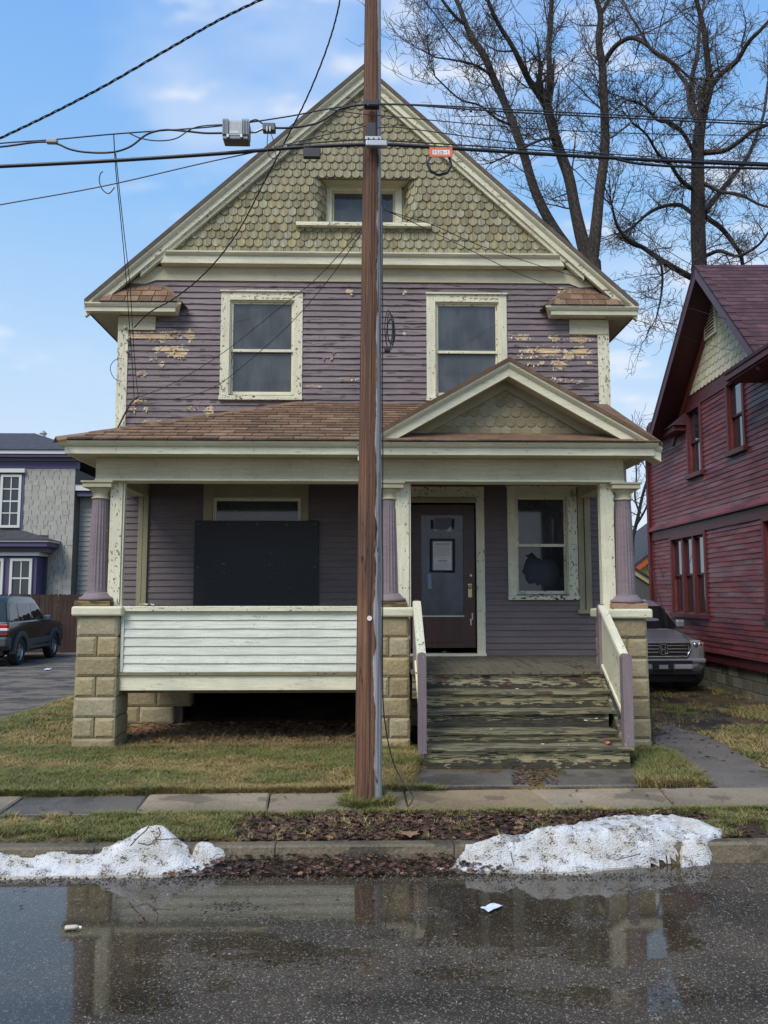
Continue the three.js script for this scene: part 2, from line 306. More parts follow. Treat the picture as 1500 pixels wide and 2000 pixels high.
// slabs at the foot of the steps
function groupStruct(name) { const g = new THREE.Group(); g.name = name; g.userData.kind = 'structure'; scene.add(g); return g; }
function slab(parent, poly, y0, y1, mat, r = .012) {          // poly x,z; slightly worn upper edge
  const GBs = new GB(), c = poly.reduce((s, p) => [s[0] + p[0] / poly.length, s[1] + p[1] / poly.length], [0, 0]);
  const at = (p, k, y) => { const dx = p[0] - c[0], dz = p[1] - c[1], l = Math.hypot(dx, dz); return V(p[0] - dx / l * k, y, p[1] - dz / l * k); };
  const n = poly.length; for (let i = 0; i < n; i++) { const p = poly[i], q = poly[(i + 1) % n]; GBs.quad(at(p, 0, y0), at(p, 0, y1 - r), at(q, 0, y1 - r), at(q, 0, y0)); GBs.quad(at(p, 0, y1 - r), at(p, r * 1.4, y1), at(q, r * 1.4, y1), at(q, 0, y1 - r)); }
  for (let i = 1; i < n - 1; i++) GBs.tri(at(poly[0], r * 1.4, y1), at(poly[i + 1], r * 1.4, y1), at(poly[i], r * 1.4, y1));
  const g = GBs.geo(); const no = g.attributes.normal; let up = 0; for (let i = 0; i < no.count; i++) up += no.getY(i); if (up < 0) { fixFlip(g); }
  return part(parent, 'slab', g, mat);
}
function fixFlip(g) { for (const k of ['position', 'uv']) { const t = g.attributes[k], s = t.itemSize, ar = t.array; for (let i = 0; i < t.count; i += 3) for (let j = 0; j < s; j++) { const x = ar[(i + 1) * s + j]; ar[(i + 1) * s + j] = ar[(i + 2) * s + j]; ar[(i + 2) * s + j] = x; } } g.computeVertexNormals(); }
{
  const pad = groupStruct('step_landing');
  slab(pad, [gp(828, 1500), gp(1022, 1497), gp(1034, 1536), gp(800, 1537)], .05, .185, M.concWet);
  slab(pad, [gp(1052, 1497), gp(1240, 1497), gp(1246, 1535), gp(1064, 1536)], .05, .181, M.concWet);
  const walk = groupStruct('sidewalk');
  // joints read off the photograph: back edge px -> front edge px
  const J = [[-640, -700], [-300, -352], [46, -4], [290, 262], [528, 521], [790, 800], [1036, 1094], [1288, 1322], [1545, 1600], [1810, 1900]];
  const mats = [M.conc, tint(M.conc, 0xe6e8ea), tint(M.conc, 0xf2ead9), tint(M.concWet, 0xffffff)];
  J.slice(0, -1).forEach(([b, f], i) => {
    const [b2, f2] = J[i + 1], y = .17 + [0, .004, -.006, .005, -.003, .004, 0, -.004, .003][i % 9];
    const P = (px, edge) => { const guess = onY(px, edge === walkF ? 1588 : 1549, .17); const v = ray(px, edge === walkF ? 1588 : 1549); let t = 7; for (let k = 0; k < 8; k++) t = edge(v.x * t) / v.z; return [v.x * t, edge(v.x * t)]; };
    const g = .006; const A = P(b, walkB), B = P(b2, walkB), C = P(f2, walkF), D = P(f, walkF);
    slab(walk, [[A[0] + g, A[1]], [B[0] - g, B[1]], [C[0] - g, C[1]], [D[0] + g, D[1]]], .04, y, i < 3 ? mats[i === 2 ? 3 : 1] : mats[i % 3]);
  });
  // kerb in cast lengths
  const kerb = groupStruct('curb'), prof = [[-.1, -6.31], [.13, -6.31], [.145, -6.28], [.145, -6.185], [.13, -6.165], [-.1, -6.15]];
  M.curb = std({ map: concTex(0x645a48, 23, 2.2), roughness: .7, bumpMap: softBump, bumpScale: .008 });
  for (let x = -12.35; x < 12; x += 1.3) part(kerb, 'curb_stone', alongX(prof.map(([y, z]) => [y + R(-.004, .004), z]), x + .004, x + 1.296), M.curb);
}
// ================================================================ THE CLAPBOARD HOUSE
const zW = -11.5, zR = -11.3, zG = -11.43, zF = -9.48, zB = -9.75, zBack = -19.2;
const CLAP = .0875;
const rect = (x0, x1, y0, y1, z) => { const a = onZ(x0, y0, z), b = onZ(x1, y0, z), c = onZ(x0, y1, z), d = onZ(x1, y1, z); return { x0: (a.x + c.x) / 2, x1: (b.x + d.x) / 2, y0: (c.y + d.y) / 2, y1: (a.y + b.y) / 2 }; };
const xL = xAt(232, 740, zW), xR = xAt(1187, 730, zW);
const floorW = yAt(1050, 1281, zW);                           // porch floor at the wall

// ---- paints and roofing
// steps: olive paint scuffed through to dark, damp wood. Treads wear in streaks; the five risers, bands of one texture, are soiled and flaked mostly along their foot, as the photograph shows them
function stairTex() {
  return mkTex(768, 768, (u, v) => {
    const g = fbm(u * 8, v * 110, 3, 110, 3) - .5, m = fbm(u * 4, v * 6, 4, 4, 7) - .5, f = vnoise(u * 250, v * 250, 250, 5) - .5;
    const p = fbm(u * 14, v * 120, 4, 120, 11), big = fbm(u * 5, v * 20, 3, 20, 17), t = sstep(.44, .58, p + (big - .5) * .7) * .85;
    return mix3(mul3([128, 120, 92], 1 + g * .3 + m * .3 + f * .16), mul3([70, 66, 52], .6 + .7 * fbm(u * 10, v * 160, 3, 160, 21)), t);
  }, { size: [1.9, 1.9] });
}
const riserMap = mkTex(1280, 640, (u, v) => {
  const k = Math.min(4, Math.floor(v * 5)), y = v * 5 - k, lean = [[.34, .10], [.36, .08], [.62, .22], [.34, .08], [.5, .06]][k];
  const g = fbm(u * 12, v * 190, 3, 190, 3) - .5, m = fbm(u * 6, v * 12, 4, 6, 7) - .5, f = vnoise(u * 250, v * 160, 250, 5) - .5;
  let c = mul3(k ? [148, 137, 103] : [158, 148, 118], 1 + g * .16 + m * .22 + f * .1);
  const n = fbm(u * 26, v * 34, 4, 34, 11 + k * 7), fl = fbm(u * 18, v * 130, 4, 130, 13 + k * 5);
  if (k === 0) c = mix3(c, [112, 78, 66], sstep(.60, .66, fbm(u * 22, v * 20, 3, 22, 71)) * .8);
  c = mix3(c, [58, 54, 42], sstep(.5, .56, n * .75 + (lean[0] - y) * .9 + .12) * .92);             // soiled foot with a ragged upper edge
  c = mix3(c, [44, 41, 34], sstep(.64 - lean[1], .67 - lean[1], fl) * .9);                          // long flakes
  return mix3(c, [76, 80, 50], sstep(.5, .7, fbm(u * 14, v * 22, 3, 22, 91)) * (k === 4 || k === 2 ? .5 : .2));
});
riserMap.wrapT = THREE.ClampToEdgeWrapping;
M.riser = std({ map: riserMap, roughness: .8, bumpMap: grainBump, bumpScale: .003 });
function riserGeo(a, b, y0, y1, z0, z1, band) { const g = box(a, b, y0, y1, z0, z1), p = g.attributes.position, uv = g.attributes.uv; for (let i = 0; i < p.count; i++) uv.setXY(i, (p.getX(i) - a) / (b - a), (band + .02 + .96 * (p.getY(i) - y0) / (y1 - y0)) / 5); return g; }
M.cream = std({ map: paintTex(0xd4cfb3, 0xa29a82, .16, 3), roughness: .62, bumpMap: grainBump, bumpScale: .0022 });
M.creamChip = std({ map: paintTex(0xd4cfb3, 0x74695a, .6, 13, 1, 1.6, 512, 2), roughness: .66, bumpMap: grainBump, bumpScale: .003 });
M.creamV = std({ map: paintTex(0xd4cfb3, 0x74695a, .44, 33, 1, 1.6, 512, 2), roughness: .64, bumpMap: grainBump, bumpScale: .0025 });
M.creamShade = std({ map: paintTex(0xb9b193, 0x8f8674, 0, 43), roughness: .7, bumpMap: softBump, bumpScale: .0025 });  // the trim cream again, darkened in its colour to stand for shade
M.olive = std({ map: paintTex(0x938b6e, 0x70684f, 0, 53), roughness: .7, bumpMap: grainBump, bumpScale: .002 });
M.purple = std({ map: paintTex(0x665a5a, 0x8d8078, 0, 63, 1.3), roughness: .6, bumpMap: grainBump, bumpScale: .0025 });
M.mauve = std({ map: paintTex(0x7d6f72, 0xa79c98, .25, 73, .9, 1.6, 512, 2), roughness: .6, bumpMap: grainBump, bumpScale: .002 });
M.rail = std({ map: paintTex(0xcdcfc0, 0xb5b29e, .2, 83, 1.2), roughness: .6, bumpMap: grainBump, bumpScale: .0025 });
M.stair = std({ map: stairTex(), roughness: .78, bumpMap: grainBump, bumpScale: .005 });
M.deck = std({ map: paintTex(0x66604f, 0x3a352c, .75, 97, 2), roughness: .7, bumpMap: grainBump, bumpScale: .004 });
M.black = std({ map: paintTex(0x101218, 0x34343a, .3, 101, 2.5, 1.6, 512, 2), roughness: .55, bumpMap: grainBump, bumpScale: .001 });
M.sill = std({ map: paintTex(0xd4cfb3, 0x2e2924, .82, 153, 1, 1.6, 512, 2), roughness: .75, bumpMap: grainBump, bumpScale: .004 });
M.dark = std({ color: new THREE.Color(.035, .032, .03), roughness: .9 });
M.inside = std({ color: new THREE.Color(.42, .40, .37), roughness: .95 });
const roofTex = (base, seed) => mkTex(512, 512, (u, v) => { const m = fbm(u * 5, v * 5, 4, 5, seed), f = vnoise(u * 250, v * 250, 250, seed + 3), s = vnoise(u * 120, v * 120, 120, seed + 5); return mul3(c3(base), .62 + m * .45 + f * .3 + (s > .82 ? .22 : 0)); }, { size: [.9, .9] });
const brownMap = roofTex(0x806853, 7), darkRoofMap = roofTex(0x3c3c42, 17), plumMap = roofTex(0x54393f, 27);
M.brown = [0xffffff, 0xeae4de, 0xdcd5ce, 0xf6ebdf, 0xd2cbc6].map((h) => std({ map: brownMap, color: new THREE.Color(h), roughness: .92, bumpMap: fineBump, bumpScale: .003 }));
const scaleMap = mkTex(768, 768, (u, v) => {
  const g = fbm(u * 90, v * 7, 3, 90, 3) - .5, m = fbm(u * 7, v * 7, 4, 7, 9), st = sstep(.56, .72, fbm(u * 46, v * 5, 4, 46, 15)), f = vnoise(u * 250, v * 250, 250, 2) - .5;
  return mix3(mul3([172, 166, 138], .9 + g * .3 + (m - .5) * .3 + f * .1), [92, 86, 68], st * .55 * sstep(.35, .65, m));
}, { size: [1.7, 1.7] });
M.scale = [0xffffff, 0xf2efe6, 0xe3dfd0, 0xfff6df, 0xd6d2c4].map((h) => std({ map: scaleMap, color: new THREE.Color(h), roughness: .85, bumpMap: grainBump, bumpScale: .002 }));
const scalePMap = paintTex(0x948b70, 0x70684f, .05, 113, 1, 1.6, 512);
M.scaleP = [0xffffff, 0xf0ece4, 0xe6e0d4].map((h) => std({ map: scalePMap, color: new THREE.Color(h), roughness: .8, bumpMap: grainBump, bumpScale: .002 }));
// window glass: old, dusty
const dustMap = mkTex(512, 512, (u, v) => { const m = fbm(u * 5, v * 3, 5, 5, 31), s = fbm(u * 60, v * 4, 3, 60, 35); return mul3([255, 255, 255], .7 + m * .4 + (s - .5) * .12); }, { size: [1.1, 1.1] });
const glass = (dust, tone = [.20, .21, .22]) => new THREE.MeshPhysicalMaterial({ color: new THREE.Color(...tone), map: dustMap, roughness: .06, transmission: 1 - dust, thickness: 0, ior: 1.55 });
M.glassUp = glass(.42, [.21, .22, .225]); M.glassDn = glass(.34, [.16, .17, .18]); M.glassAttic = glass(.55, [.15, .155, .165]);

// upper wall paint with the peeled places of the photograph
const wallTile = [7.4, 3.2], wallO = [xL - .2, 3.3];
const peel = [];
{
  const add = (px, py, w, h, k = 0) => { const p = onZ(px, py, zW), s = 11.5 / F; peel.push([p.x, p.y, w * s / 2 * 1.12, h * s / 2 * 1.45, k]); };
  [[300, 657, 90, 9, 0], [340, 654, 22, 9, 1], [371, 657, 14, 14, 0], [317, 665, 14, 6, 0], [328, 683, 34, 10, 0], [345, 689, 30, 15, 0], [316, 667, 10, 5, 0], [277, 730, 20, 6, 1], [316, 713, 8, 8, 0], [300, 700, 14, 4, 1], [408, 803, 14, 12, 0], [300, 825, 40, 8, 1], [285, 800, 8, 6, 0], [262, 800, 10, 6, 0], [375, 797, 16, 5, 1], [355, 700, 12, 3, 0], [270, 783, 18, 4, 0],
   [1015, 659, 32, 6, 0], [1082, 660, 18, 8, 0], [1132, 664, 36, 9, 0], [1062, 687, 66, 11, 0], [1037, 685, 14, 6, 0], [1048, 690, 14, 10, 1], [1112, 697, 18, 12, 0], [1135, 689, 28, 13, 0], [1090, 713, 22, 14, 0], [1025, 695, 30, 6, 1], [1150, 710, 8, 5, 0], [1058, 709, 6, 5, 0], [1040, 712, 20, 4, 1], [1095, 568, 12, 8, 0], [683, 571, 12, 7, 0], [790, 572, 6, 5, 0], [655, 690, 10, 4, 1], [790, 653, 6, 5, 0], [1080, 740, 40, 4, 1], [1120, 745, 26, 4, 1], [1005, 720, 16, 4, 1], [640, 700, 20, 3, 1], [612, 756, 24, 4, 1], [680, 740, 30, 3, 1]].forEach((a) => add(...a));
}
const upWallMap = mkTex(2048, 1024, (u, v) => {
  const x = wallO[0] + u * wallTile[0], y = wallO[1] + v * wallTile[1];
  const g = fbm(x * 5, y * 80, 3, 256, 3) - .5, m = fbm(x * 2, y * 3, 4, 256, 7) - .5, f = vnoise(x * 240, y * 240, 256, 12) - .5;
  let c = mul3([112, 99, 100], 1 + g * .2 + m * .3 + f * .1);
  const w = fbm(x * 4.2 + 7, y * 34, 4, 256, 21), big = fbm(x * 1.3 + 4, y * 2 + 4, 3, 256, 25);
  c = mix3(c, [124, 114, 116], sstep(.60, .72, w + (big - .5) * .3) * .5);      // chalky, worn paint
  c = mix3(c, [72, 60, 58], sstep(.67, .71, fbm(x * 6 + 17, y * 44 + 3, 4, 256, 27) + (big - .5) * .22));  // bare dark wood in cracks
  for (const [cx, cy, hw, hh, k] of peel) {
    const dx = (x - cx) / hw, dy = (y - cy) / hh; if (dx * dx > 3.2 || dy * dy > 3.2) continue;
    const e = Math.max(Math.abs(dx) * .8 + Math.abs(dy) * .3, Math.abs(dy) * .8 + Math.abs(dx) * .35) + (fbm(x * 30, y * 40, 3, 256, 33) - .5) * 1.5 + (Math.abs(vnoise(x * 60, y * 50, 256, 43) - .5)) * .5, t = sstep(.98, .94, e);
    if (t > 0) { const wd = fbm(x * 10, y * 150, 3, 256, 5); c = mix3(c, k ? mul3([136, 108, 94], .7 + wd * .6) : mul3([184, 156, 118], .6 + wd * .8), t); if (e > .8 && e < 1.0) c = mix3(c, [214, 204, 176], .6); }
  }
  return c;
});
upWallMap.repeat.set(1 / wallTile[0], 1 / wallTile[1]); upWallMap.offset.set(-wallO[0] / wallTile[0], -wallO[1] / wallTile[1]);
M.upWall = std({ map: upWallMap, roughness: .66, bumpMap: grainBump, bumpScale: .004 });

const house = thing('clapboard_house', 'two storey purple clapboard house with cream trim, scalloped gable and full front porch', 'house', V((xL + xR) / 2, .15, (zW + zBack) / 2));
const H = (name, geo, mat, label) => part(house, name, geo, mat, label);
const splitRects = (x0, x1, y0, y1, holes) => {
  const ys = [...new Set([y0, y1, ...holes.flatMap((h) => [h.y0, h.y1])])].filter((y) => y >= y0 && y <= y1).sort((a, b) => a - b), out = [];
  for (let i = 0; i + 1 < ys.length; i++) { const a = ys[i], b = ys[i + 1], hs = holes.filter((h) => h.y0 < b - 1e-6 && h.y1 > a + 1e-6).sort((p, q) => p.x0 - q.x0); let x = x0; for (const h of hs) { if (h.x0 > x) out.push([x, h.x0, a, b]); x = Math.max(x, h.x1); } if (x < x1) out.push([x, x1, a, b]); }
  return out;
};
function clapboards(parent, x0, x1, y0, y1, z, holes, mat, { swapOff = false, maxLen = 4.2, wear = 1, step = CLAP, name = 'clapboard' } = {}) {
  for (let y = y0; y < y1 - .01; y += step) {
    const top = Math.min(y + step + .012, y1);
    let segs = [[x0, x1]];
    for (const h of holes) if (h.y0 < y + step - .012 && h.y1 > y + .012) segs = segs.flatMap(([a, b]) => { const o = []; if (h.x0 > a) o.push([a, Math.min(b, h.x0)]); if (h.x1 < b) o.push([Math.max(a, h.x1), b]); return o.filter(([p, q]) => q - p > .03); });
    for (let [a, b] of segs) {
      const cuts = [a]; while (b - cuts[cuts.length - 1] > maxLen) cuts.push(cuts[cuts.length - 1] + R(1.6, maxLen - .6)); cuts.push(b);
      for (let k = 0; k + 1 < cuts.length; k++) {
        const p = cuts[k] + (k ? .0015 : 0), q = cuts[k + 1], n = Math.max(1, Math.round((q - p) / .16)), stops = Array.from({ length: n + 1 }, (_, i) => i / n), ph = R(0, 60), jz = R(0, .003) * wear;
        const prof = [[0, 0], [0, 1], [1, 1], [1, 0]], jit = stops.map((t) => [(vnoise(ph + t * n * .8, y * 9, 256, 3) - .5) * .009 * wear, (vnoise(ph + t * n * .5, y * 5, 256, 9)) * .007 * wear]);
        const g = new GB().sweep(prof, (t, top1, out) => { const i = Math.round(t * n), [jy, jo] = jit[i]; return V(mix(p, q, t), top1 ? top : y + jy, z + (out ? (top1 ? .004 : .019 + jz + jo) : 0)); }, stops).geo(false, swapOff ? [R(0, 9), R(0, 9)] : undefined);
        part(parent, name, fixOut(g), mat);
      }
    }
  }
}
// ---- openings
const wUL = rect(431, 591, 572, 781, zW), wUR = rect(833, 990, 577, 783, zW), wPL = rect(396, 602, 947, 1190, zW), wPR = rect(991, 1127, 952, 1170, zW), dr = rect(796, 946.5, 951, 1281, zW);
const eaveY = yAt(700, 862, zF), roofTopY = yAt(700, 787, zW), fasciaB = yAt(700, 888, zF), fasciaT = yAt(700, 874, zF), beamB = yAt(700, 938.5, zB);
const cornT = yAt(712, 493, zR), cornB = yAt(712, 515, zR), friezeB = yAt(712, 552, zW);
const tipL = onZ(166, 583, zR), tipR = onZ(1246, 597, zR), cx = (tipL.x + tipR.x) / 2, apex = V(cx, yAt(716, 127, zR), zR), tipY = (tipL.y + tipR.y) / 2, hw = (tipR.x - tipL.x) / 2;
const slope = (apex.y - tipY) / hw, roofY = (x) => apex.y - Math.abs(x - cx) * slope;

// ---- shell of the house: walls with thickness, floors, dark rooms
{
  const inset = (r, d) => ({ x0: r.x0 + d, x1: r.x1 - d, y0: r.y0 + d, y1: r.y1 - d });
  const holes = [{ x0: xAt(356, 1380, zW), x1: xAt(735, 1380, zW), y0: .1, y1: floorW - .2 }, inset(wUL, .06), inset(wUR, .06), inset(wPL, .06), inset(wPR, .06), { ...inset(dr, .04), y0: floorW - .02 }];
  const eaveT = roofY(xL) - .1, hc = (apex.y - cornT - .12) / slope, shell = splitRects(xL, xR, .1, eaveT, holes).map(([a, b, c, d]) => box(a, b, c, d, zW - .14, zW - .001)); shell.push(extrudeShape([[xL, eaveT], [xR, eaveT], [cx + hc, cornT], [cx - hc, cornT]], zW - .14, .139));
  H('wall', merge(shell), M.purple);
  const zig = (x, out) => { const pr = []; for (let y = .75; y < tipY - .2; y += CLAP) { pr.push([x + out * .018, y]); pr.push([x + out * .004, y + CLAP - .001]); } return [[x - out * .14, .1], [x, .1], ...pr, [x, tipY], [x - out * .14, tipY]]; };
  H('side_wall', alongZ(zig(xL, -1), zW - .16, zBack), M.purple); H('side_wall', alongZ(zig(xR, 1), zW - .16, zBack), M.purple);
  H('back_wall', extrudeShape([[xL, .1], [xR, .1], [xR, eaveT], [cx, apex.y - .12], [xL, eaveT]], zBack - .14, .14), M.purple);
  H('floor', box(xL + .14, xR - .14, floorW - .18, floorW - .02, zBack, zW - .15), M.inside);
  H('floor', box(xL + .14, xR - .14, wUL.y0 - .75, wUL.y0 - .55, zBack, zW - .15), M.inside);
  H('floor', box(cx - hc + .2, cx + hc - .2, cornT - .1, cornT + .02, zBack, zW - .15), M.inside);
  H('partition', box(xL + .14, xR - .14, .3, eaveT, zW - 3.3, zW - 3.2), M.inside);
}
// ---- clapboards, upper storey and porch wall
{
  const cb = { x0: wUL.x0, x1: wUL.x1, y0: wUL.y0, y1: wUL.y1 };
  const cornerL = { x0: xL - 1, x1: xAt(249, 740, zW), y0: 0, y1: 99 }, cornerR = { x0: xAt(1168, 730, zW), x1: xR + 1, y0: 0, y1: 99 };
  clapboards(house, xL, xR, eaveY + .28, friezeB + .005, zW, [cb, wUR, cornerL, cornerR], M.upWall);
  const pilL = rect(270, 290, 1000, 1100, zW), pilR = rect(1128, 1152, 1000, 1100, zW);
  const hs = [wPL, wPR, dr, { x0: pilL.x0, x1: pilL.x1, y0: 0, y1: 99 }, { x0: pilR.x0, x1: pilR.x1, y0: yAt(1140, 1195, zW), y1: 99 }];
  clapboards(house, xL + .1, xR - .1, floorW + .005, fasciaB + .02, zW, hs, M.purple, { swapOff: true, wear: .35 });
  for (const p of [pilL, pilR]) { const b = p === pilR ? yAt(1140, 1190, zW) : floorW; H('pilaster', rbox(p.x0, (p.x0 + p.x1) / 2 - .004, b, fasciaB, zW, zW + .035, .004, 1, true), M.olive); H('pilaster', rbox((p.x0 + p.x1) / 2 + .004, p.x1, b, fasciaB, zW, zW + .05, .004, 1, true), M.olive); if (p === pilR) H('pilaster_base', rbox(p.x0 - .03, p.x1 + .06, b - .06, b, zW, zW + .075, .005), M.olive); }
  H('corner_board', rbox(xL - .002, cornerL.x1, eaveY + .1, yAt(240, 640, zW), zW - .02, zW + .03, .004, 1, true), M.creamV);
  H('corner_board', rbox(cornerR.x0, xR + .002, eaveY + .1, yAt(1177, 655, zW), zW - .02, zW + .03, .004, 1, true), M.creamV);
  H('corner_board', box(xL - .025, xL - .003, .7, tipY - .2, zW - .14, zW + .028, true), M.creamV); H('corner_board', box(xR + .003, xR + .025, .7, tipY - .2, zW - .14, zW + .028, true), M.creamV);
}
// ---- flakes of paint curling off the bare places
{
  const q = rng(71), fm = [0xcfc8ae, 0xb7a17c, 0x6b5c60].map((c) => std({ color: c, roughness: .7, side: THREE.DoubleSide }));
  for (const [cx0, cy0, hw0, hh0] of peel) for (let k = 0; k < (hw0 > .06 ? 5 : hw0 > .03 ? 3 : 1); k++) {
    const a = q() * 6.283, x = cx0 + Math.cos(a) * hw0 * .95, y = cy0 + Math.sin(a) * hh0 * .8, w = .012 + q() * .022, h = .012 + q() * .03, tw = (q() - .5) * 1.6, g = new GB(), P = (u, v) => { const xx = (u - .5) * w * (1 - .5 * v), yy = -v * h; return V(x + xx * Math.cos(tw) - yy * Math.sin(tw), y + xx * Math.sin(tw) + yy * Math.cos(tw), zW + .018 + .016 * v * v + .004 * u); };
    for (let v = 0; v < 3; v++) g.quad(P(0, v / 3), P(0, (v + 1) / 3), P(1, (v + 1) / 3), P(1, v / 3)); H('paint_flake', g.geo(), fm[Math.floor(q() * 3)]);
  }
}
// ---- double-hung windows
function sashWindow(r, s, meet, { casingW = .12, gU = M.glassUp, gL = M.glassUp, hole, sill = .05, lowOnly, mat = M.creamChip, added_curtain } = {}) {
  const w = sub(house, 'window'), P = (n, g, m) => part(w, n, g, m), z = zW;
  P('casing', rbox(r.x0, s.x0 - .012, r.y0 + sill, r.y1, z, z + .032, .004, 1, true, [R(0, 3), R(0, 3)]), mat);
  P('casing', rbox(s.x1 + .012, r.x1, r.y0 + sill, r.y1, z, z + .032, .004, 1, true, [R(0, 3), R(0, 3)]), mat);
  P('head_casing', rbox(s.x0 - .013, s.x1 + .013, s.y1 + .012, r.y1, z, z + .034, .004, 1, false, [R(0, 3), R(0, 3)]), mat);
  P('drip_cap', rbox(r.x0 - .012, r.x1 + .012, r.y1, r.y1 + .022, z, z + .06, .004), mat);
  P('sill', rbox(r.x0 - .008, r.x1 + .008, r.y0 - .012, r.y0 + sill, z - .1, z + .062, .006, 1, false, [R(0, 3), R(0, 3)]), M.sill);
  const zi = z - .02, fr = .035;
  P('jamb', merge([box(s.x0 - .012, s.x0 + .004, s.y0, s.y1 + .012, z - .12, z + .006), box(s.x1 - .004, s.x1 + .012, s.y0, s.y1 + .012, z - .12, z + .006), box(s.x0, s.x1, s.y1 - .004, s.y1 + .012, z - .12, z + .004)]), M.cream);
  const ring = (x0, x1, y0, y1, zz, f, fb) => merge([rbox(x0, x0 + f, y0, y1, zz - .03, zz, .003, 1, true), rbox(x1 - f, x1, y0, y1, zz - .03, zz, .003, 1, true), rbox(x0 + f, x1 - f, y1 - f, y1, zz - .03, zz - .001, .003), rbox(x0 + f, x1 - f, y0, y0 + fb, zz - .03, zz - .001, .003)]);
  const pane = (x0, x1, y0, y1, zz, m, hl) => { if (!hl) return P('pane', box(x0, x1, y0, y1, zz - .004, zz), m); const sh = new THREE.Shape([[x0, y0], [x1, y0], [x1, y1], [x0, y1]].map(([x, y]) => new THREE.Vector2(x, y))); sh.holes.push(new THREE.Path(hl.map(([x, y]) => new THREE.Vector2(x, y)))); const g = new THREE.ExtrudeGeometry(sh, { depth: .004, bevelEnabled: false }); g.translate(0, 0, zz - .004); return P('pane', flat(g), m); };
  P('upper_sash', ring(s.x0 + .004, s.x1 - .004, meet - .02, s.y1 - .004, zi, fr * .8, .04), M.creamV); pane(s.x0 + .03, s.x1 - .03, meet + .018, s.y1 - .03, zi - .012, gU);
  P('lower_sash', ring(s.x0 + .004, s.x1 - .004, s.y0, meet + .022, zi - .034, fr * .8, .05), M.creamV); pane(s.x0 + .03, s.x1 - .03, s.y0 + .045, meet - .004, zi - .046, gL, hole);
  if (added_curtain) P('added_curtain', box(s.x0 + .01, s.x1 - .01, added_curtain[0], added_curtain[1], z - .2, z - .19), std({ color: new THREE.Color(...added_curtain[2]), roughness: .95 }));
  return w;
}
sashWindow(wUL, rect(450, 573, 589, 770, zW), yAt(512, 684, zW));
sashWindow(wUR, rect(852, 973, 593, 772, zW), yAt(912, 687, zW));
{
  const s = rect(1009, 1107, 971, 1161, zW), hp0 = [[1019, 1117], [1024, 1103], [1031, 1090], [1027, 1083], [1037, 1080], [1046, 1086], [1054, 1090], [1061, 1098], [1064, 1088], [1076, 1087], [1086, 1093], [1094, 1109], [1094, 1128], [1086, 1142], [1071, 1147], [1056, 1142], [1046, 1139], [1034, 1141], [1026, 1131]];
  const hr = rng(8), hp = hp0.flatMap(([x, y], i) => { const [a, b] = hp0[(i + 1) % hp0.length]; return [[x, y], [mix(x, a, .3 + hr() * .4) + (hr() - .5) * 6, mix(y, b, .3 + hr() * .4) + (hr() - .5) * 6]]; });
  sashWindow(wPR, s, yAt(1058, 1065, zW), { gU: M.glassDn, gL: glass(.2, [.14, .15, .165]), hole: hp.map(([x, y]) => { const p = onZ(x, y, zW - .066); return [p.x, p.y]; }), mat: M.creamV, added_curtain: [s.y0, s.y1 - .5, [.05, .055, .07]] });  // unseen curtain added behind the pane to lift the black of the hole
  const r = wPL, s2 = rect(416, 585, 974, 1180, zW); sashWindow(r, s2, yAt(500, 1080, zW), { gU: M.glassDn, gL: M.glassDn, mat: M.olive, added_curtain: [s2.y0 + .3, s2.y1 - .02, [.12, .12, .13]] });
  const bd = rect(379, 622, 1017, 1200, zW + .05); H('window_board', rbox(bd.x0, bd.x1, bd.y0, bd.y1, zW + .045, zW + .062, .003, 1, false), M.black, 'black plywood sheet screwed over the window');
  for (const u of [.03, .27, .5, .74, .97]) for (const v of [.04, .5, .96]) { if (v === .5 && u > .1 && u < .9) continue; const c = new THREE.CylinderGeometry(.009, .009, .006, 10); c.rotateX(Math.PI / 2); c.translate(mix(bd.x0, bd.x1, u), mix(bd.y0, bd.y1, v), zW + .064); H('screw', flat(c), std({ color: 0x6d6a64, metalness: .6, roughness: .5 })); }
}
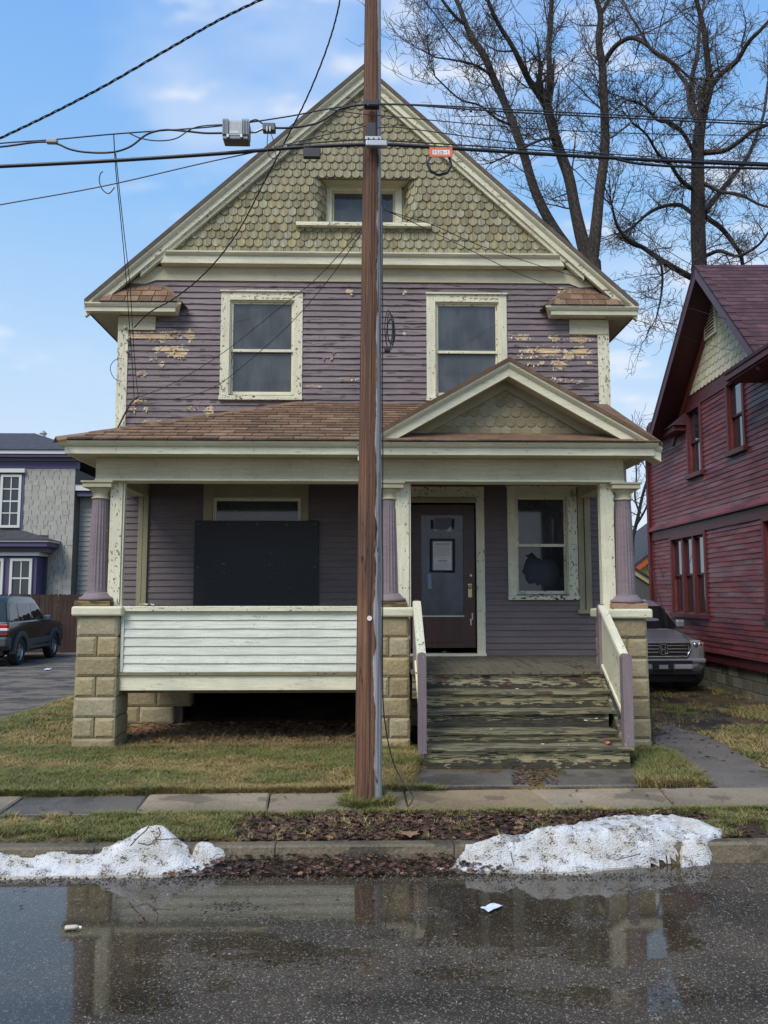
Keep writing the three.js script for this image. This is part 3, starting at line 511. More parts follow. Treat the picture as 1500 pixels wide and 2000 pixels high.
// ---- front door
{
  const d = sub(house, 'door'), P = (n, g, m, l) => part(d, n, g, m, l), L = rect(802, 929, 985, 1270, zW), z = zW;
  const cas = M.olive; const casR = M.creamV;
  P('casing', rbox(dr.x0, L.x0 - .01, floorW + .01, dr.y1, z, z + .034, .004, 1, true), M.creamV); P('casing', rbox(L.x1 + .01, dr.x1, floorW + .01, dr.y1, z, z + .034, .004, 1, true, [.3, .7]), M.creamV);
  P('head_casing', rbox(L.x0 - .011, L.x1 + .011, L.y1 + .1, dr.y1, z, z + .036, .004), M.creamV); P('head_moulding', rbox(L.x0 - .02, L.x1 + .02, L.y1 + .02, L.y1 + .1, z, z + .05, .01, 2), cas);
  P('threshold', rbox(dr.x0 - .02, dr.x1 + .005, floorW, floorW + .035, z - .1, z + .09, .008), M.cream);
  const woodMap = mkTex(512, 512, (u, v) => { const g = fbm(u * 40, v * 3, 4, 40, 3), m = fbm(u * 3, v * 3, 3, 3, 7); return mul3([66, 36, 26], .55 + g * .7 + (m - .5) * .5); }, { size: [.7, 1.2] });
  const wood = std({ map: woodMap, roughness: .38, bumpMap: grainBump, bumpScale: .001 });
  const gl = rect(823, 905, 1006, 1203, z - .05);
  P('door_leaf', merge([rbox(L.x0, gl.x0, L.y0 + .03, L.y1, z - .09, z - .04, .004, 1, true), rbox(gl.x1, L.x1, L.y0 + .03, L.y1, z - .09, z - .04, .004, 1, true), box(gl.x0, gl.x1, gl.y1, L.y1, z - .089, z - .041), box(gl.x0, gl.x1, L.y0 + .03, gl.y0, z - .089, z - .043)]), wood);
  P('kick_panel', rbox(gl.x0 + .05, gl.x1 - .03, L.y0 + .1, gl.y0 - .06, z - .05, z - .037, .006), wood);
  const pm = mkTex(256, 512, (u, v) => { const m = fbm(u * 5, v * 7, 5, 5, 21), s = fbm(u * 50, v * 6, 3, 50, 25); return mul3([58, 62, 76], .6 + m * .75 + (s - .5) * .25); }); pm.repeat.set(1 / (gl.x1 - gl.x0), 1 / (gl.y1 - gl.y0));
  P('glass_panel', box(gl.x0, gl.x1, gl.y0, gl.y1, z - .075, z - .058), new THREE.MeshPhysicalMaterial({ map: pm, roughness: .16, ior: 1.5 }));
  P('glazing_bead', rbox(gl.x0 - .004, gl.x1 + .004, gl.y0 - .012, gl.y0 + .006, z - .06, z - .034, .003), M.cream);
  // sheet of paper with print, and torn tape and paper round it
  const nr = rect(846, 882, 1058, 1113, z - .055), cv = document.createElement('canvas'); cv.width = 360; cv.height = 550; const k = cv.getContext('2d');
  k.fillStyle = '#c9c8c6'; k.fillRect(0, 0, 360, 550); const q = rng(5); const words = (y, x0, x1, h, col) => { k.fillStyle = col; let x = x0; while (x < x1) { const w = 6 + q() * 22; const e = Math.min(x + w, x1); for (let s = x; s < e; s += 5) k.fillRect(s, y + q() * h * .25, 3.2, h * (.65 + q() * .35)); x = e + 6; } };
  words(32, 40, 320, 26, '#1a1a1c'); for (let i = 0; i < 13; i++) if (i < 11) words(80 + i * 21, 24, [335, 170, 335, 335, 330, 300, 335, 335, 320, 335, 120][i], 7, '#55565a'); words(322, 130, 220, 8, '#444');
  words(362, 95, 270, 24, '#16161a'); words(408, 105, 260, 8, '#333'); for (let i = 0; i < 4; i++) words(440 + i * 28, 34, [335, 320, 325, 260][i], 8, '#3d3e42');
  const nt = new THREE.CanvasTexture(cv); nt.colorSpace = THREE.SRGBColorSpace; const nm = std({ map: nt, roughness: .8 });
  const pg = new THREE.PlaneGeometry(nr.x1 - nr.x0, nr.y1 - nr.y0, 4, 6); { const p = pg.attributes.position; for (let i = 0; i < p.count; i++) p.setZ(i, Math.sin(p.getX(i) * 20 + p.getY(i) * 9) * .0015 + .003); pg.computeVertexNormals(); } pg.translate((nr.x0 + nr.x1) / 2, (nr.y0 + nr.y1) / 2, z - .056);
  P('notice', pg.toNonIndexed(), nm, 'white printed notice stuck on the door glass');
  const scrap = (n, pts, col, zz = z - .055) => { const w = pts.map(([x, y]) => { const p = onZ(x, y, zz); return [p.x, p.y]; }); P(n, extrudeShape(w, zz, .0012), std({ color: new THREE.Color(col), roughness: .75 })); };
  scrap('tape', [[841, 1052], [889, 1052], [889, 1056], [841, 1056]], 0x12131a); scrap('tape', [[839, 1053], [844, 1053], [844, 1117], [839, 1117]], 0x14151c); scrap('tape', [[884, 1056], [889, 1056], [889, 1116], [884, 1116]], 0x14151c); scrap('tape', [[841, 1114], [888, 1115], [888, 1119], [841, 1118]], 0x14151c);
  scrap('torn_paper', [[846, 1033], [853, 1034], [860, 1036], [848, 1038]], 0xa9a9ad); scrap('torn_paper', [[872, 1036], [881, 1028], [883, 1037], [874, 1039]], 0xb0b0b4); scrap('torn_paper', [[849, 1012], [880, 1011], [881, 1032], [860, 1035], [848, 1033]], 0x5a5d68, z - .0566);
  scrap('tape', [[841, 1015], [847, 1015], [847, 1033], [841, 1033]], 0x101118); scrap('tape', [[881, 1013], [888, 1013], [887, 1033], [882, 1033]], 0x101118);
  scrap('sticker', [[834, 1084], [840, 1084], [840, 1114], [834, 1114]], 0x6d7c88); scrap('sticker', [[835, 1121], [842, 1121], [843, 1150], [836, 1150]], 0x7d97a5); scrap('torn_paper', [[869, 1116], [886, 1116], [885, 1119], [870, 1119]], 0xa0a0aa);
  const metal = std({ color: 0xb9ad86, metalness: .8, roughness: .35 }), kn = onZ(919.5, 1124, z - .035); const cyl = new THREE.CylinderGeometry(.017, .02, .03, 20); cyl.rotateX(Math.PI / 2); cyl.translate(kn.x, kn.y, z - .028); P('deadbolt', flat(cyl), metal);
  const lp = rect(914, 922, 1140, 1167, z - .04); P('lock_plate', rbox(lp.x0, lp.x1, lp.y0, lp.y1, z - .042, z - .03, .004), metal); const kb = new THREE.SphereGeometry(.026, 18, 12); kb.scale(1, 1, .8); kb.translate((lp.x0 + lp.x1) / 2, (lp.y0 + lp.y1) / 2 + .05, z - .005); P('knob', flat(kb), metal);
  scrap('bare_chip', [[921, 1198], [924, 1197], [924, 1210], [922, 1211]], 0xc9c0ac, z - .0385); scrap('bare_chip', [[918, 1209], [921, 1208], [921, 1221], [919, 1222]], 0xd6cdb8, z - .0385);
}
// ---- roof, rakes, cornice, gable
function rakeRun(parent, name, prof, mat, A, B, swap) {       // profile [drop below the roof line, z] carried from A to B with plumb cuts
  return part(parent, name, fixOut(new GB().sweep(prof, (t, v, z) => V(mix(A.x, B.x, t), mix(A.y, B.y, t) - v, z)).geo(swap, [R(0, 5), R(0, 5)])), mat);
}
// overlapping roof tabs: left(t), right(t) give the x range at slope share t, at(x, t) the point, n the outward normal
function tabs(parent, name, rows, tab, left, right, at, n, mats, thick = .009, lap = .25) {
  for (let r = 0; r < rows; r++) {
    const t0 = r / rows, t1 = (r + 1 + lap) / rows, l = left((t0 + Math.min(1, t1)) / 2), rr = right((t0 + Math.min(1, t1)) / 2), off = (r % 3) * tab / 3 + R(-.03, .03);
    for (let x = l - ((l - off) % tab + tab) % tab; x < rr; x += tab) {
      const a = Math.max(x + .006, l), b = Math.min(x + tab - .006, rr); if (b - a < .03) continue;
      const T1 = Math.min(1, t1), lx = (xx, t) => clamp(xx, left(t), right(t)), up = n.clone().multiplyScalar(thick + R(0, .004)), lo = n.clone().multiplyScalar(.001);
      const p0 = at(lx(a, t0), t0), p1 = at(lx(b, t0), t0), p2 = at(lx(b, T1), T1), p3 = at(lx(a, T1), T1);
      const q = [p0, p1, p2, p3].map((p, i) => p.clone().add(i < 2 ? up : lo)), d = [p0, p1, p2, p3].map((p) => p.clone().addScaledVector(n, -.004));
      const g = new GB().quad(q[0], q[1], q[2], q[3]).quad(d[0], d[1], q[1], q[0]).quad(d[1], d[2], q[2], q[1]).quad(d[3], d[0], q[0], q[3]).geo(false, [R(0, 2), R(0, 2)]);
      part(parent, name, g, mats[Math.floor(RND() * mats.length)]);
    }
  }
}
{
  const L = V(tipL.x, tipY, 0), A = V(cx, apex.y, 0), Rr = V(tipR.x, tipY, 0);
  const roofMat = std({ map: roofTex(0x5c5147, 37), roughness: .92 });
  const roof = sub(house, 'roof');
  for (const [a, b] of [[L, A], [A, Rr]]) part(roof, 'roof_slope', fixOut(new GB().sweep([[0, zR + .035], [.07, zR + .03], [.07, zBack - .4], [0, zBack - .4]], (t, v, z) => V(mix(a.x, b.x, t), mix(a.y, b.y, t) - v, z)).geo()), roofMat);
  // rake: crown moulding, fascia, inner board
  for (const [a, b] of [[L, A], [A, Rr]]) {
    rakeRun(house, 'rake_crown', [[.072, zR + .022], [.10, zR + .016], [.125, zR - .005], [.14, zR - .03], [.14, zR - .1], [.072, zR - .1]], M.cream, a, b);
    rakeRun(house, 'rake_fascia', [[.141, zR - .034], [.232, zR - .034], [.232, zR - .1], [.141, zR - .1]], M.creamV, a, b);
    const c = V(mix(a.x, b.x, a === L ? .19 : 0), mix(a.y, b.y, a === L ? .19 : 0), 0), d = V(mix(a.x, b.x, a === L ? 1 : .81), mix(a.y, b.y, a === L ? 1 : .81), 0);
    rakeRun(house, 'rake_board', [[.233, zR - .07], [.30, zR - .07], [.30, zG - .02], [.233, zG - .02]], M.creamV, c, d);
  }
  // horizontal cornice under the gable, its ends cut to the rakes
  const half = (y) => (apex.y - y) / slope, cprof = [[cornT, zR + .02], [cornT - .02, zR + .018], [cornT - .045, zR - .005], [cornT - .06, zR - .03], [cornB + .005, zR - .035], [cornB, zR - .04], [cornB, zW + .004], [cornT, zG + .03]];
  const endX = half(cornT) - .30 / slope;
  H('cornice', fixOut(new GB().sweep(cprof, (t, y, z) => V(cx + (t * 2 - 1) * (endX + (cornT - y) / slope * .55), y, z)).geo()), M.cream);
  // frieze under it, following the rake at both ends
  { const yB = friezeB, e = half(cornB) - .22, g = extrudeShape([[cx - e + .02, cornB - .002], [cx - e - .27, cornB - .25], [cx - e - .05, yB - .06], [cx - e + .10, yB], [cx + e - .10, yB], [cx + e + .05, yB - .06], [cx + e + .27, cornB - .25], [cx + e - .02, cornB - .002]], zW + .002, .03); H('frieze_board', g, M.creamShade); }
  // boxed eaves along the sides, soffit of the rake ends
  const retB = yAt(250, 608, zR), retT = yAt(250, 592, zR);
  for (const s of [-1, 1]) {
    const xw = s < 0 ? xL : xR, xt = s < 0 ? tipL.x : tipR.x, e = s * .035;
    H('eave_soffit', box(xw - s * .02, xt - e, retB - .012, retB, zR - .03, zBack), M.creamShade);
    H('eave_fascia', box(xt - e, xt - e - s * .03, retB - .012, tipY - .06, zR - .06, zBack), M.creamShade);
    // cornice return: box with crown, closed at its inner end, small hipped roof
    const xi = s < 0 ? xAt(342, 605, zR) : xAt(1077, 610, zR), fl = .075, yT = retT, prof = [[yT, zR + .045], [yT - .02, zR + .042], [yT - .05, zR + .02], [yT - .065, zR + .002], [retB + .002, zR - .002], [retB + .002, zW + .004], [yT, zW + .004]];
    const outX = xt - s * .0, grow = (y, z) => clamp((z - zR) / .045) * fl;
    H('cornice_return', fixOut(new GB().sweep(prof, (t, y, z) => V(t ? xi - s * grow(y, z) - s * clamp((y - (yT - .065)) / .065) * fl * .3 : mix(outX, xw, .02), y, z)).geo()), M.cream);
    const hb = s < 0 ? rect(232, 305, 619, 646, zW) : rect(1111, 1187, 631, 655, zW); H('frieze_block', rbox(hb.x0, hb.x1, hb.y0, retB - .013, zW, zW + .04, .004), M.creamShade);
    const topY = yAt(s < 0 ? 284 : 1150, s < 0 ? 559 : 566, zW), tx = s < 0 ? [xAt(262, 560, zW), xAt(318, 560, zW)] : [xAt(1112, 566, zW), xAt(1160, 566, zW)], fo = zR + .05;
    const inner = xi - s * (fl + .03), e0 = s < 0 ? [xt + .12, inner] : [inner, xt - .12];
    const nrm = V(0, .5, .9).normalize();
    const rr = sub(house, 'return_roof'); part(rr, 'roof_deck', fixOut(new GB().quad(V(e0[0], yT + .004, fo), V(e0[1], yT + .004, fo), V(tx[1], topY, zW + .03), V(tx[0], topY, zW + .03)).quad(V(e0[0], yT, fo), V(tx[0], topY, zW + .03), V(tx[0], yT, zW + .02), V(e0[0], yT, zW + .02)).quad(V(e0[1], yT, fo), V(e0[1], yT, zW + .02), V(tx[1], yT, zW + .02), V(tx[1], topY, zW + .03)).geo()), roofMat);
    tabs(rr, 'roof_shingle', 3, .19, (t) => mix(e0[0], s < 0 ? tx[0] : tx[0], t), (t) => mix(e0[1], tx[1], t), (x, t) => V(x, mix(yT + .006, topY, t), mix(fo + .01, zW + .03, t)), nrm, M.brown, .01, .2);
    // hip towards the middle of the wall
    const hx0 = inner, hx1 = s < 0 ? tx[1] : tx[0], hn = V(-s * .5, .8, .1).normalize();
    part(rr, 'hip_face', new GB().quad(V(hx0, yT + .006, fo + .008), V(hx0 - s * .03, yT + .006, zW + .02), V(hx1 - s * .10, topY - .02, zW + .026), V(hx1, topY, zW + .03)).geo(), M.brown[0]);
  }
  // gable wall behind the scales, with the recess of the attic window
  const rec = { x0: xAt(608, 400, zG), x1: xAt(820, 400, zG), y0: yAt(712, 439, zG), y1: cornT + .004 + .1178 * Math.round((yAt(712, 344, zG) - cornT - .004) / .1178) }, cwd = .20, cdp = .30, zi = zG - cdp;
  const gableBase = cornT, halfB = half(gableBase) - .1, shp = new THREE.Shape([[cx - halfB, gableBase], [cx + halfB, gableBase], [cx, apex.y - .12]].map(([x, y]) => new THREE.Vector2(x, y)));
  shp.holes.push(new THREE.Path([[rec.x0, rec.y0], [rec.x0, rec.y1], [rec.x1, rec.y1], [rec.x1, rec.y0]].map(([x, y]) => new THREE.Vector2(x, y))));
  { const g = new THREE.ExtrudeGeometry(shp, { depth: .05, bevelEnabled: false }); g.translate(0, 0, zG - .06); H('gable_wall', flat(g), std({ color: 0x736b56, roughness: .9 })); }
  for (const s of [-1, 1]) { const x = s < 0 ? rec.x0 : rec.x1, n = 8, g = new GB(); const P = (k, y) => { const a = k / n * Math.PI / 2; return V(x - s * cwd * Math.sin(a), y, zG - .012 - cdp * (1 - Math.cos(a))); }; for (let k = 0; k < n; k++) s < 0 ? g.quad(P(k, rec.y0), P(k + 1, rec.y0), P(k + 1, rec.y1), P(k, rec.y1)) : g.quad(P(k + 1, rec.y0), P(k, rec.y0), P(k, rec.y1), P(k + 1, rec.y1)); H('curved_jamb', g.geo(), std({ color: 0x736b56, roughness: .9 })); }
  H('recess_soffit', box(rec.x0, rec.x1, rec.y1 + .012, rec.y1 + .03, zi - .05, zG - .02), M.creamShade);  // shade of the recess put into the soffit by the darker cream
  H('recess_back', merge(splitRects(rec.x0, rec.x1, rec.y0 - .02, rec.y1, [{ ...rect(648, 772, 374, 437, zi) }]).map(([a, b, c, d]) => box(a, b, c, d, zi - .05, zi - .001))), M.creamShade);
  H('sill', rbox(xAt(578, 442, zG + .08), xAt(842, 442, zG + .08), rec.y0 - .055, rec.y0 + .002, zi - .05, zG + .085, .006), M.creamChip);
  { const w = sub(house, 'window'), o = rect(637, 785, 356, 437, zi), s = rect(648, 772, 373, 438, zi), z = zi; const P = (n, g, m) => part(w, n, g, m);
    P('casing', rbox(o.x0, s.x0, o.y0, s.y1 + .06, z, z + .03, .004, 1, true), M.creamV); P('casing', rbox(s.x1, o.x1, o.y0, s.y1 + .06, z, z + .03, .004, 1, true), M.creamV); P('head_casing', rbox(o.x0, o.x1, s.y1 + .061, o.y1 + .03, z, z + .032, .004), M.creamShade); P('head_casing', rbox(s.x0 + .001, s.x1 - .001, s.y1, s.y1 + .06, z, z + .026, .004), M.creamV);
    P('sash', merge([box(s.x0, s.x0 + .035, s.y0, s.y1, z - .04, z - .01), box(s.x1 - .035, s.x1, s.y0, s.y1, z - .04, z - .01), box(s.x0 + .035, s.x1 - .035, s.y1 - .035, s.y1, z - .04, z - .011)]), M.creamShade); P('pane', box(s.x0 + .034, s.x1 - .034, s.y0, s.y1 - .034, z - .03, z - .025), M.glassAttic); P('backing', box(s.x0 - .1, s.x1 + .1, s.y0 - .1, s.y1 + .1, z - .5, z - .48), M.inside); }
  // fish-scale shingles
  const ex = .1178, wd = .1222, th = .016;
  const mk = (w, h) => { const p = [[-w / 2, h]], n = 10; for (let i = 0; i <= n; i++) { const a = Math.PI + i / n * Math.PI; p.push([Math.cos(a) * w / 2, w * .46 + Math.sin(a) * w * .46]); } p.push([w / 2, h]); const g = extrudeShape(p, 0, th, 0); g.rotateX(-.13); return g; };
  const geos = [0, 1, 2, 3, 4].map((k) => { const g = mk(wd - .006 - R(0, .003), ex + .045); const u = g.attributes.uv; for (let i = 0; i < u.count; i++) u.setXY(i, u.getX(i) + k * .37, u.getY(i) + k * .53); return g; });
  const list = []; let row = 0;
  for (let y = gableBase + .004; y < apex.y - .3; y += ex, row++) {
    const h = half(y + ex * .4) - .26 / slope + wd * .45;
    const put = (x, z, yaw) => list.push([x + R(-.003, .003), y + R(-.006, .006) - (RND() < .04 ? R(.008, .02) : 0), z + R(0, .005), yaw]);
    const inRec = y > rec.y0 - .03 && y < rec.y1 - .02;
    const off = row % 2 ? wd / 2 : 0;
    for (let k = -40; k <= 40; k++) {
      const x = cx + off + k * wd; if (Math.abs(x - cx) > h) continue;
      if (!inRec) { put(x, zG - .004, 0); continue; }
      const s = x < (rec.x0 + rec.x1) / 2 ? -1 : 1, edge = s < 0 ? rec.x0 : rec.x1, over = s < 0 ? x - edge : edge - x;
      if (over < 0) { put(x, zG - .004, 0); continue; }
      // follow the curved jamb: arc length -> angle
      let acc = 0, a = 0; while (acc < over && a < Math.PI / 2) { acc += .01 * Math.hypot(cwd * Math.cos(a), cdp * Math.sin(a)); a += .01; }
      if (a >= 1.5) continue; put(edge - s * cwd * Math.sin(a), zG - .006 - cdp * (1 - Math.cos(a)), Math.atan2(cdp * Math.sin(a), cwd * Math.cos(a)) * (s < 0 ? 1 : -1));
    }
  }
  const gs = sub(house, 'gable_scales');
  const rest = [];
  list.forEach(([x, y, z, yaw], i) => {
    const g = geos[Math.floor(RND() * 5)], rz = R(-.03, .03);
    if (i < 300) placed(gs, 'shingle', g, M.scale[Math.floor(RND() * 5)], V(x, y, z), [0, yaw, rz]);
    else { const c = g.clone(); c.rotateZ(rz); c.rotateY(yaw); c.translate(x, y, z); rest.push(c); }
  });
  if (rest.length) { const m = part(gs, 'upper_shingles', merge(rest), M.scale[1]); m.userData.kind = 'stuff'; }
}
// ================================================================ PORCH
const xPL = xAt(126, 880, zF), xPR = xAt(1279, 884, zF), zE = zF + .06;
const gx = xAt(995, 780, zF), gRidge = yAt(995, 699, zF), gFootL = xAt(697, 866, zF), gFootR = xAt(1290, 867, zF), gHalf = (gFootR - gFootL) / 2, gEave = yAt(1290, 866, zF), gSl = (gRidge - gEave) / gHalf;
const pierZ = -9.89, pierW = .49;
{
  // cornice: crown and fascia
  const cr = [[eaveY - .012, zE + .005], [eaveY - .03, zE], [eaveY - .06, zF + .03], [fasciaT + .004, zF + .006], [fasciaT, zF], [fasciaT, zF - .12], [eaveY - .012, zF - .12]];
  H('porch_crown', alongX(cr, xPL - .05, xPR + .03), M.cream);
  H('porch_fascia', rbox(xPL, xPR, fasciaB, fasciaT - .001, zF - .03, zF - .002, .004), M.cream);
  for (const [x, s] of [[xPL, 1], [xPR, -1]]) { H('porch_crown', alongZ(s > 0 ? [[x - .05, eaveY - .012], [x - .05, eaveY - .03], [x, fasciaT], [x + .03, fasciaT], [x + .03, eaveY - .012]] : [[x + .05, eaveY - .012], [x + .05, eaveY - .03], [x, fasciaT], [x - .03, fasciaT], [x - .03, eaveY - .012]], zF - .125, zW), M.cream); H('porch_fascia', box(x, x + s * .028, fasciaB, fasciaT - .001, zW, zF - .032), M.cream); }
  H('porch_soffit', box(xPL + .029, xPR - .029, fasciaB + .004, fasciaB + .02, zW + .02, zF - .031), M.creamShade);
  // beam on the columns
  const bl = xAt(187, 915, zB), br = xAt(1218, 915, zB), bw = .24;
  H('porch_beam', rbox(bl, br, beamB, fasciaB + .003, zB - bw, zB, .004), M.creamShade); H('beam_bead', rbox(bl - .008, br + .008, beamB - .012, beamB + .012, zB - bw - .008, zB + .012, .006), M.cream);
  const sbl = xAt(214, 938, zB), sbr = xAt(1201, 938, zB);
  H('porch_beam', box(sbl - .22, sbl, beamB + .002, fasciaB + .002, zW + .04, zB - bw - .002), M.creamShade); H('porch_beam', box(sbr, sbr + .22, beamB + .002, fasciaB + .002, zW + .04, zB - bw - .002), M.creamShade);
  // ceiling boards
  const ceil = sub(house, 'porch_ceiling'); for (let z = zB - bw - .01; z > zW + .06; z -= .0825) part(ceil, 'ceiling_board', box(sbl, sbr, fasciaB - .035, fasciaB - .015, z - .079, z, false, [R(0, 4), R(0, 4)]), M.purple);
  // hipped front slope
  const hipTop = xAt(590, 787, zW), roof = sub(house, 'porch_roof'), rise = roofTopY - eaveY, x0e = xPL - .08, at = (x, t) => V(x, eaveY + rise * t, mix(zE + .02, zW + .02, t));
  const left = (t) => mix(x0e, hipTop, t), right = (t) => Math.min(xPR, gx - Math.max(0, gRidge - .02 - eaveY - rise * t) / gSl + .05), n = V(0, zE - zW, rise).normalize();
  part(roof, 'roof_deck', fixOut(new GB().quad(at(x0e, 0), at(xPR + .05, 0), at(xPR + .05, 1), at(hipTop, 1)).tri(at(x0e, 0), at(hipTop, 1), V(x0e, eaveY, zW + .02)).quad(V(x0e, eaveY - .012, zW + .02), V(xPR + .05, eaveY - .012, zW + .02), V(xPR + .05, eaveY - .012, zE + .02), V(x0e, eaveY - .012, zE + .02)).geo()), M.brown[2]);
  tabs(roof, 'roof_shingle', 15, .29, left, right, at, n, M.brown, .016);
  { const a = at(x0e, 0), b = at(hipTop, 1), pts = []; for (let i = 0; i < 9; i++) { const p = a.clone().lerp(b, i / 9), q = a.clone().lerp(b, (i + 1.15) / 9); part(roof, 'hip_cap', fixOut(new GB().sweep([[-.09, -.03], [0, .022], [.09, -.03], [.09, -.045], [0, .01], [-.09, -.045]], (t, s, h) => V(mix(p.x, q.x, t) + s * .55, mix(p.y, q.y, t) + h + (t ? 0 : .006), mix(p.z, q.z, t) + s * .6)).geo(false, [R(0, 3), 0])), M.brown[i % 5]); } }
  // front gable over the steps
  const gab = sub(house, 'porch_gable'), Lf = V(gx - gHalf, gEave, 0), Ap = V(gx, gRidge, 0), Rf = V(gx + gHalf, gEave, 0);
  for (const [a, b] of [[Lf, Ap], [Ap, Rf]]) {
    part(gab, 'roof_slope', fixOut(new GB().sweep([[0, zF + .05], [.05, zF + .045], [.05, zW + .03], [0, zW + .03]], (t, v, z) => V(mix(a.x, b.x, t), mix(a.y, b.y, t) - v, z)).geo()), M.brown[2]);
    rakeRun(gab, 'rake_crown', [[.051, zF + .035], [.075, zF + .03], [.1, zF + .005], [.115, zF - .015], [.115, zF - .1], [.051, zF - .1]], M.cream, a, b); rakeRun(gab, 'rake_fascia', [[.116, zF - .02], [.215, zF - .02], [.215, zF - .07], [.116, zF - .07]], M.cream, a, b);
    rakeRun(gab, 'rake_soffit', [[.19, zF - .071], [.205, zF - .071], [.205, zF - .3], [.19, zF - .3]], M.creamShade, a, b); rakeRun(gab, 'rake_board', [[.206, zF - .262], [.32, zF - .262], [.32, zF - .3], [.206, zF - .3]], M.olive, V(mix(a.x, b.x, a === Lf ? .1 : 0), mix(a.y, b.y, a === Lf ? .1 : 0), 0), V(mix(a.x, b.x, a === Lf ? 1 : .9), mix(a.y, b.y, a === Lf ? 1 : .9), 0));
  }
  const zT = zF - .29, tyB = yAt(995, 853, zT);
  part(gab, 'gable_wall', extrudeShape([[gx - gHalf + .35, tyB - .1], [gx + gHalf - .35, tyB - .1], [gx + gHalf - .3, tyB + .02], [gx, gRidge - .1], [gx - gHalf + .3, tyB + .02]], zT - .04, .036), M.olive);
  const w = .125, exq = .1215, p = [[-w / 2 + .003, exq + .03]]; for (let i = 0; i <= 10; i++) { const a = Math.PI + i / 10 * Math.PI; p.push([Math.cos(a) * (w / 2 - .003), w * .42 + Math.sin(a) * w * .42]); } p.push([w / 2 - .003, exq + .03]); const sg = extrudeShape(p, 0, .011); sg.rotateX(-.09);
  for (let r = 0; r < 6; r++) { const y = tyB + r * exq, h = (gRidge - .30 - y - .03) / gSl; for (let k = -14; k <= 14; k++) { const x = gx + (r % 2 ? w / 2 : 0) + k * w; if (Math.abs(x - gx) < h) placed(gab, 'shingle', sg, M.scaleP[Math.floor(RND() * 3)], V(x, y, zT - .004 + R(0, .002))); } }
  // narrow shingled ledge at the foot of the gable
  const lx0 = xAt(752, 862, zF), lx1 = xAt(1238, 866, zF), ly1 = tyB + .005, ly0 = eaveY - .005;
  part(gab, 'ledge', fixOut(alongX([[ly0 - .01, zE + .02], [ly1 - .01, zT], [ly0 - .012, zT]], lx0 - .25, lx1 + .12)), M.brown[2]);
  tabs(gab, 'ledge_shingle', 2, .26, () => lx0 - .2, () => lx1 + .1, (x, t) => V(x, mix(ly0, ly1, t), mix(zE + .03, zT + .005, t)), V(0, .85, .5).normalize(), M.brown, .01);
}
// ---- piers of rock-faced block, columns, posts
M.block = [0xffffff, 0xf4efe6, 0xeae4d8, 0xfff8ea].map((h) => 0 || h); const blockMap = mkTex(768, 768, (u, v) => { const m = fbm(u * 5, v * 5, 5, 5, 3), f = vnoise(u * 200, v * 200, 200, 9), c = sstep(.66, .69, fbm(u * 9, v * 9, 5, 9, 13)); return mix3(mul3([162, 151, 122], .84 + (m - .5) * .4 + f * .14), [172, 164, 140], c * .7); }, { size: [1.3, 1.3] });
M.block = M.block.map((h) => std({ map: blockMap, color: new THREE.Color(h), roughness: .85, bumpMap: softBump, bumpScale: .007 }));
function pillow(w, h, d, b = .028, out = .02, seed = 0) {     // cast block with a bevelled, raised face on all four sides
  const g = new GB(), r = rng(seed + 3), j = () => (r() - .5) * .007;
  const side = (o, ux, uy, len, n) => { const P = (a, c, e) => V(o.x + ux.x * a + n.x * e, o.y + c, o.z + ux.z * a + n.z * e); const o4 = [P(0, 0, 0), P(len, 0, 0), P(len, h, 0), P(0, h, 0)], i4 = [P(b + j(), b + j(), out + j()), P(len - b + j(), b + j(), out + j()), P(len - b + j(), h - b + j(), out + j()), P(b + j(), h - b + j(), out + j())]; for (let k = 0; k < 4; k++) g.quad(o4[k], o4[(k + 1) % 4], i4[(k + 1) % 4], i4[k]); g.quad(...i4); };
  side(V(-w / 2, 0, d / 2), V(1, 0, 0), 0, w, V(0, 0, 1)); side(V(w / 2, 0, d / 2), V(0, 0, -1), 0, d, V(1, 0, 0)); side(V(w / 2, 0, -d / 2), V(-1, 0, 0), 0, w, V(0, 0, -1)); side(V(-w / 2, 0, -d / 2), V(0, 0, 1), 0, d, V(-1, 0, 0));
  g.quad(V(-w / 2, h, d / 2), V(w / 2, h, d / 2), V(w / 2, h, -d / 2), V(-w / 2, h, -d / 2)); g.quad(V(-w / 2, 0, -d / 2), V(w / 2, 0, -d / 2), V(w / 2, 0, d / 2), V(-w / 2, 0, d / 2)); return g.geo();
}
const courseH = .2305;
const blkFull = [1, 2, 3].map((s) => pillow(pierW - .03, courseH - .006, pierW - .03, .03, .016, s)), blkHalf = [4, 5, 6].map((s) => pillow(pierW / 2 - .022, courseH - .006, pierW - .03, .03, .016, s));
function fluted(x, z, y0, y1, r0, r1) {
  const n = 20, per = 6, S = n * per, T = 14, P = [], I = [], U = [];
  for (let j = 0; j <= T; j++) { const t = j / T, r = mix(r0, r1, Math.pow(t, 1.25)), end = clamp(Math.min(t, 1 - t) * 28); for (let i = 0; i <= S; i++) { const a = i / S * Math.PI * 2, f = Math.abs(Math.sin(i / per * Math.PI)); const rr = r * (1 - .085 * Math.pow(f, .7) * end); P.push(x + Math.sin(a) * rr, mix(y0, y1, t), z + Math.cos(a) * rr); U.push(a * r0, mix(y0, y1, t)); } }
  for (let j = 0; j < T; j++) for (let i = 0; i < S; i++) { const a = j * (S + 1) + i, b = a + S + 1; I.push(a, a + 1, b, a + 1, b + 1, b); }
  const g = new THREE.BufferGeometry(); g.setAttribute('position', new THREE.Float32BufferAttribute(P, 3)); g.setAttribute('uv', new THREE.Float32BufferAttribute(U, 2)); g.setIndex(I); g.computeVertexNormals(); return g;
}
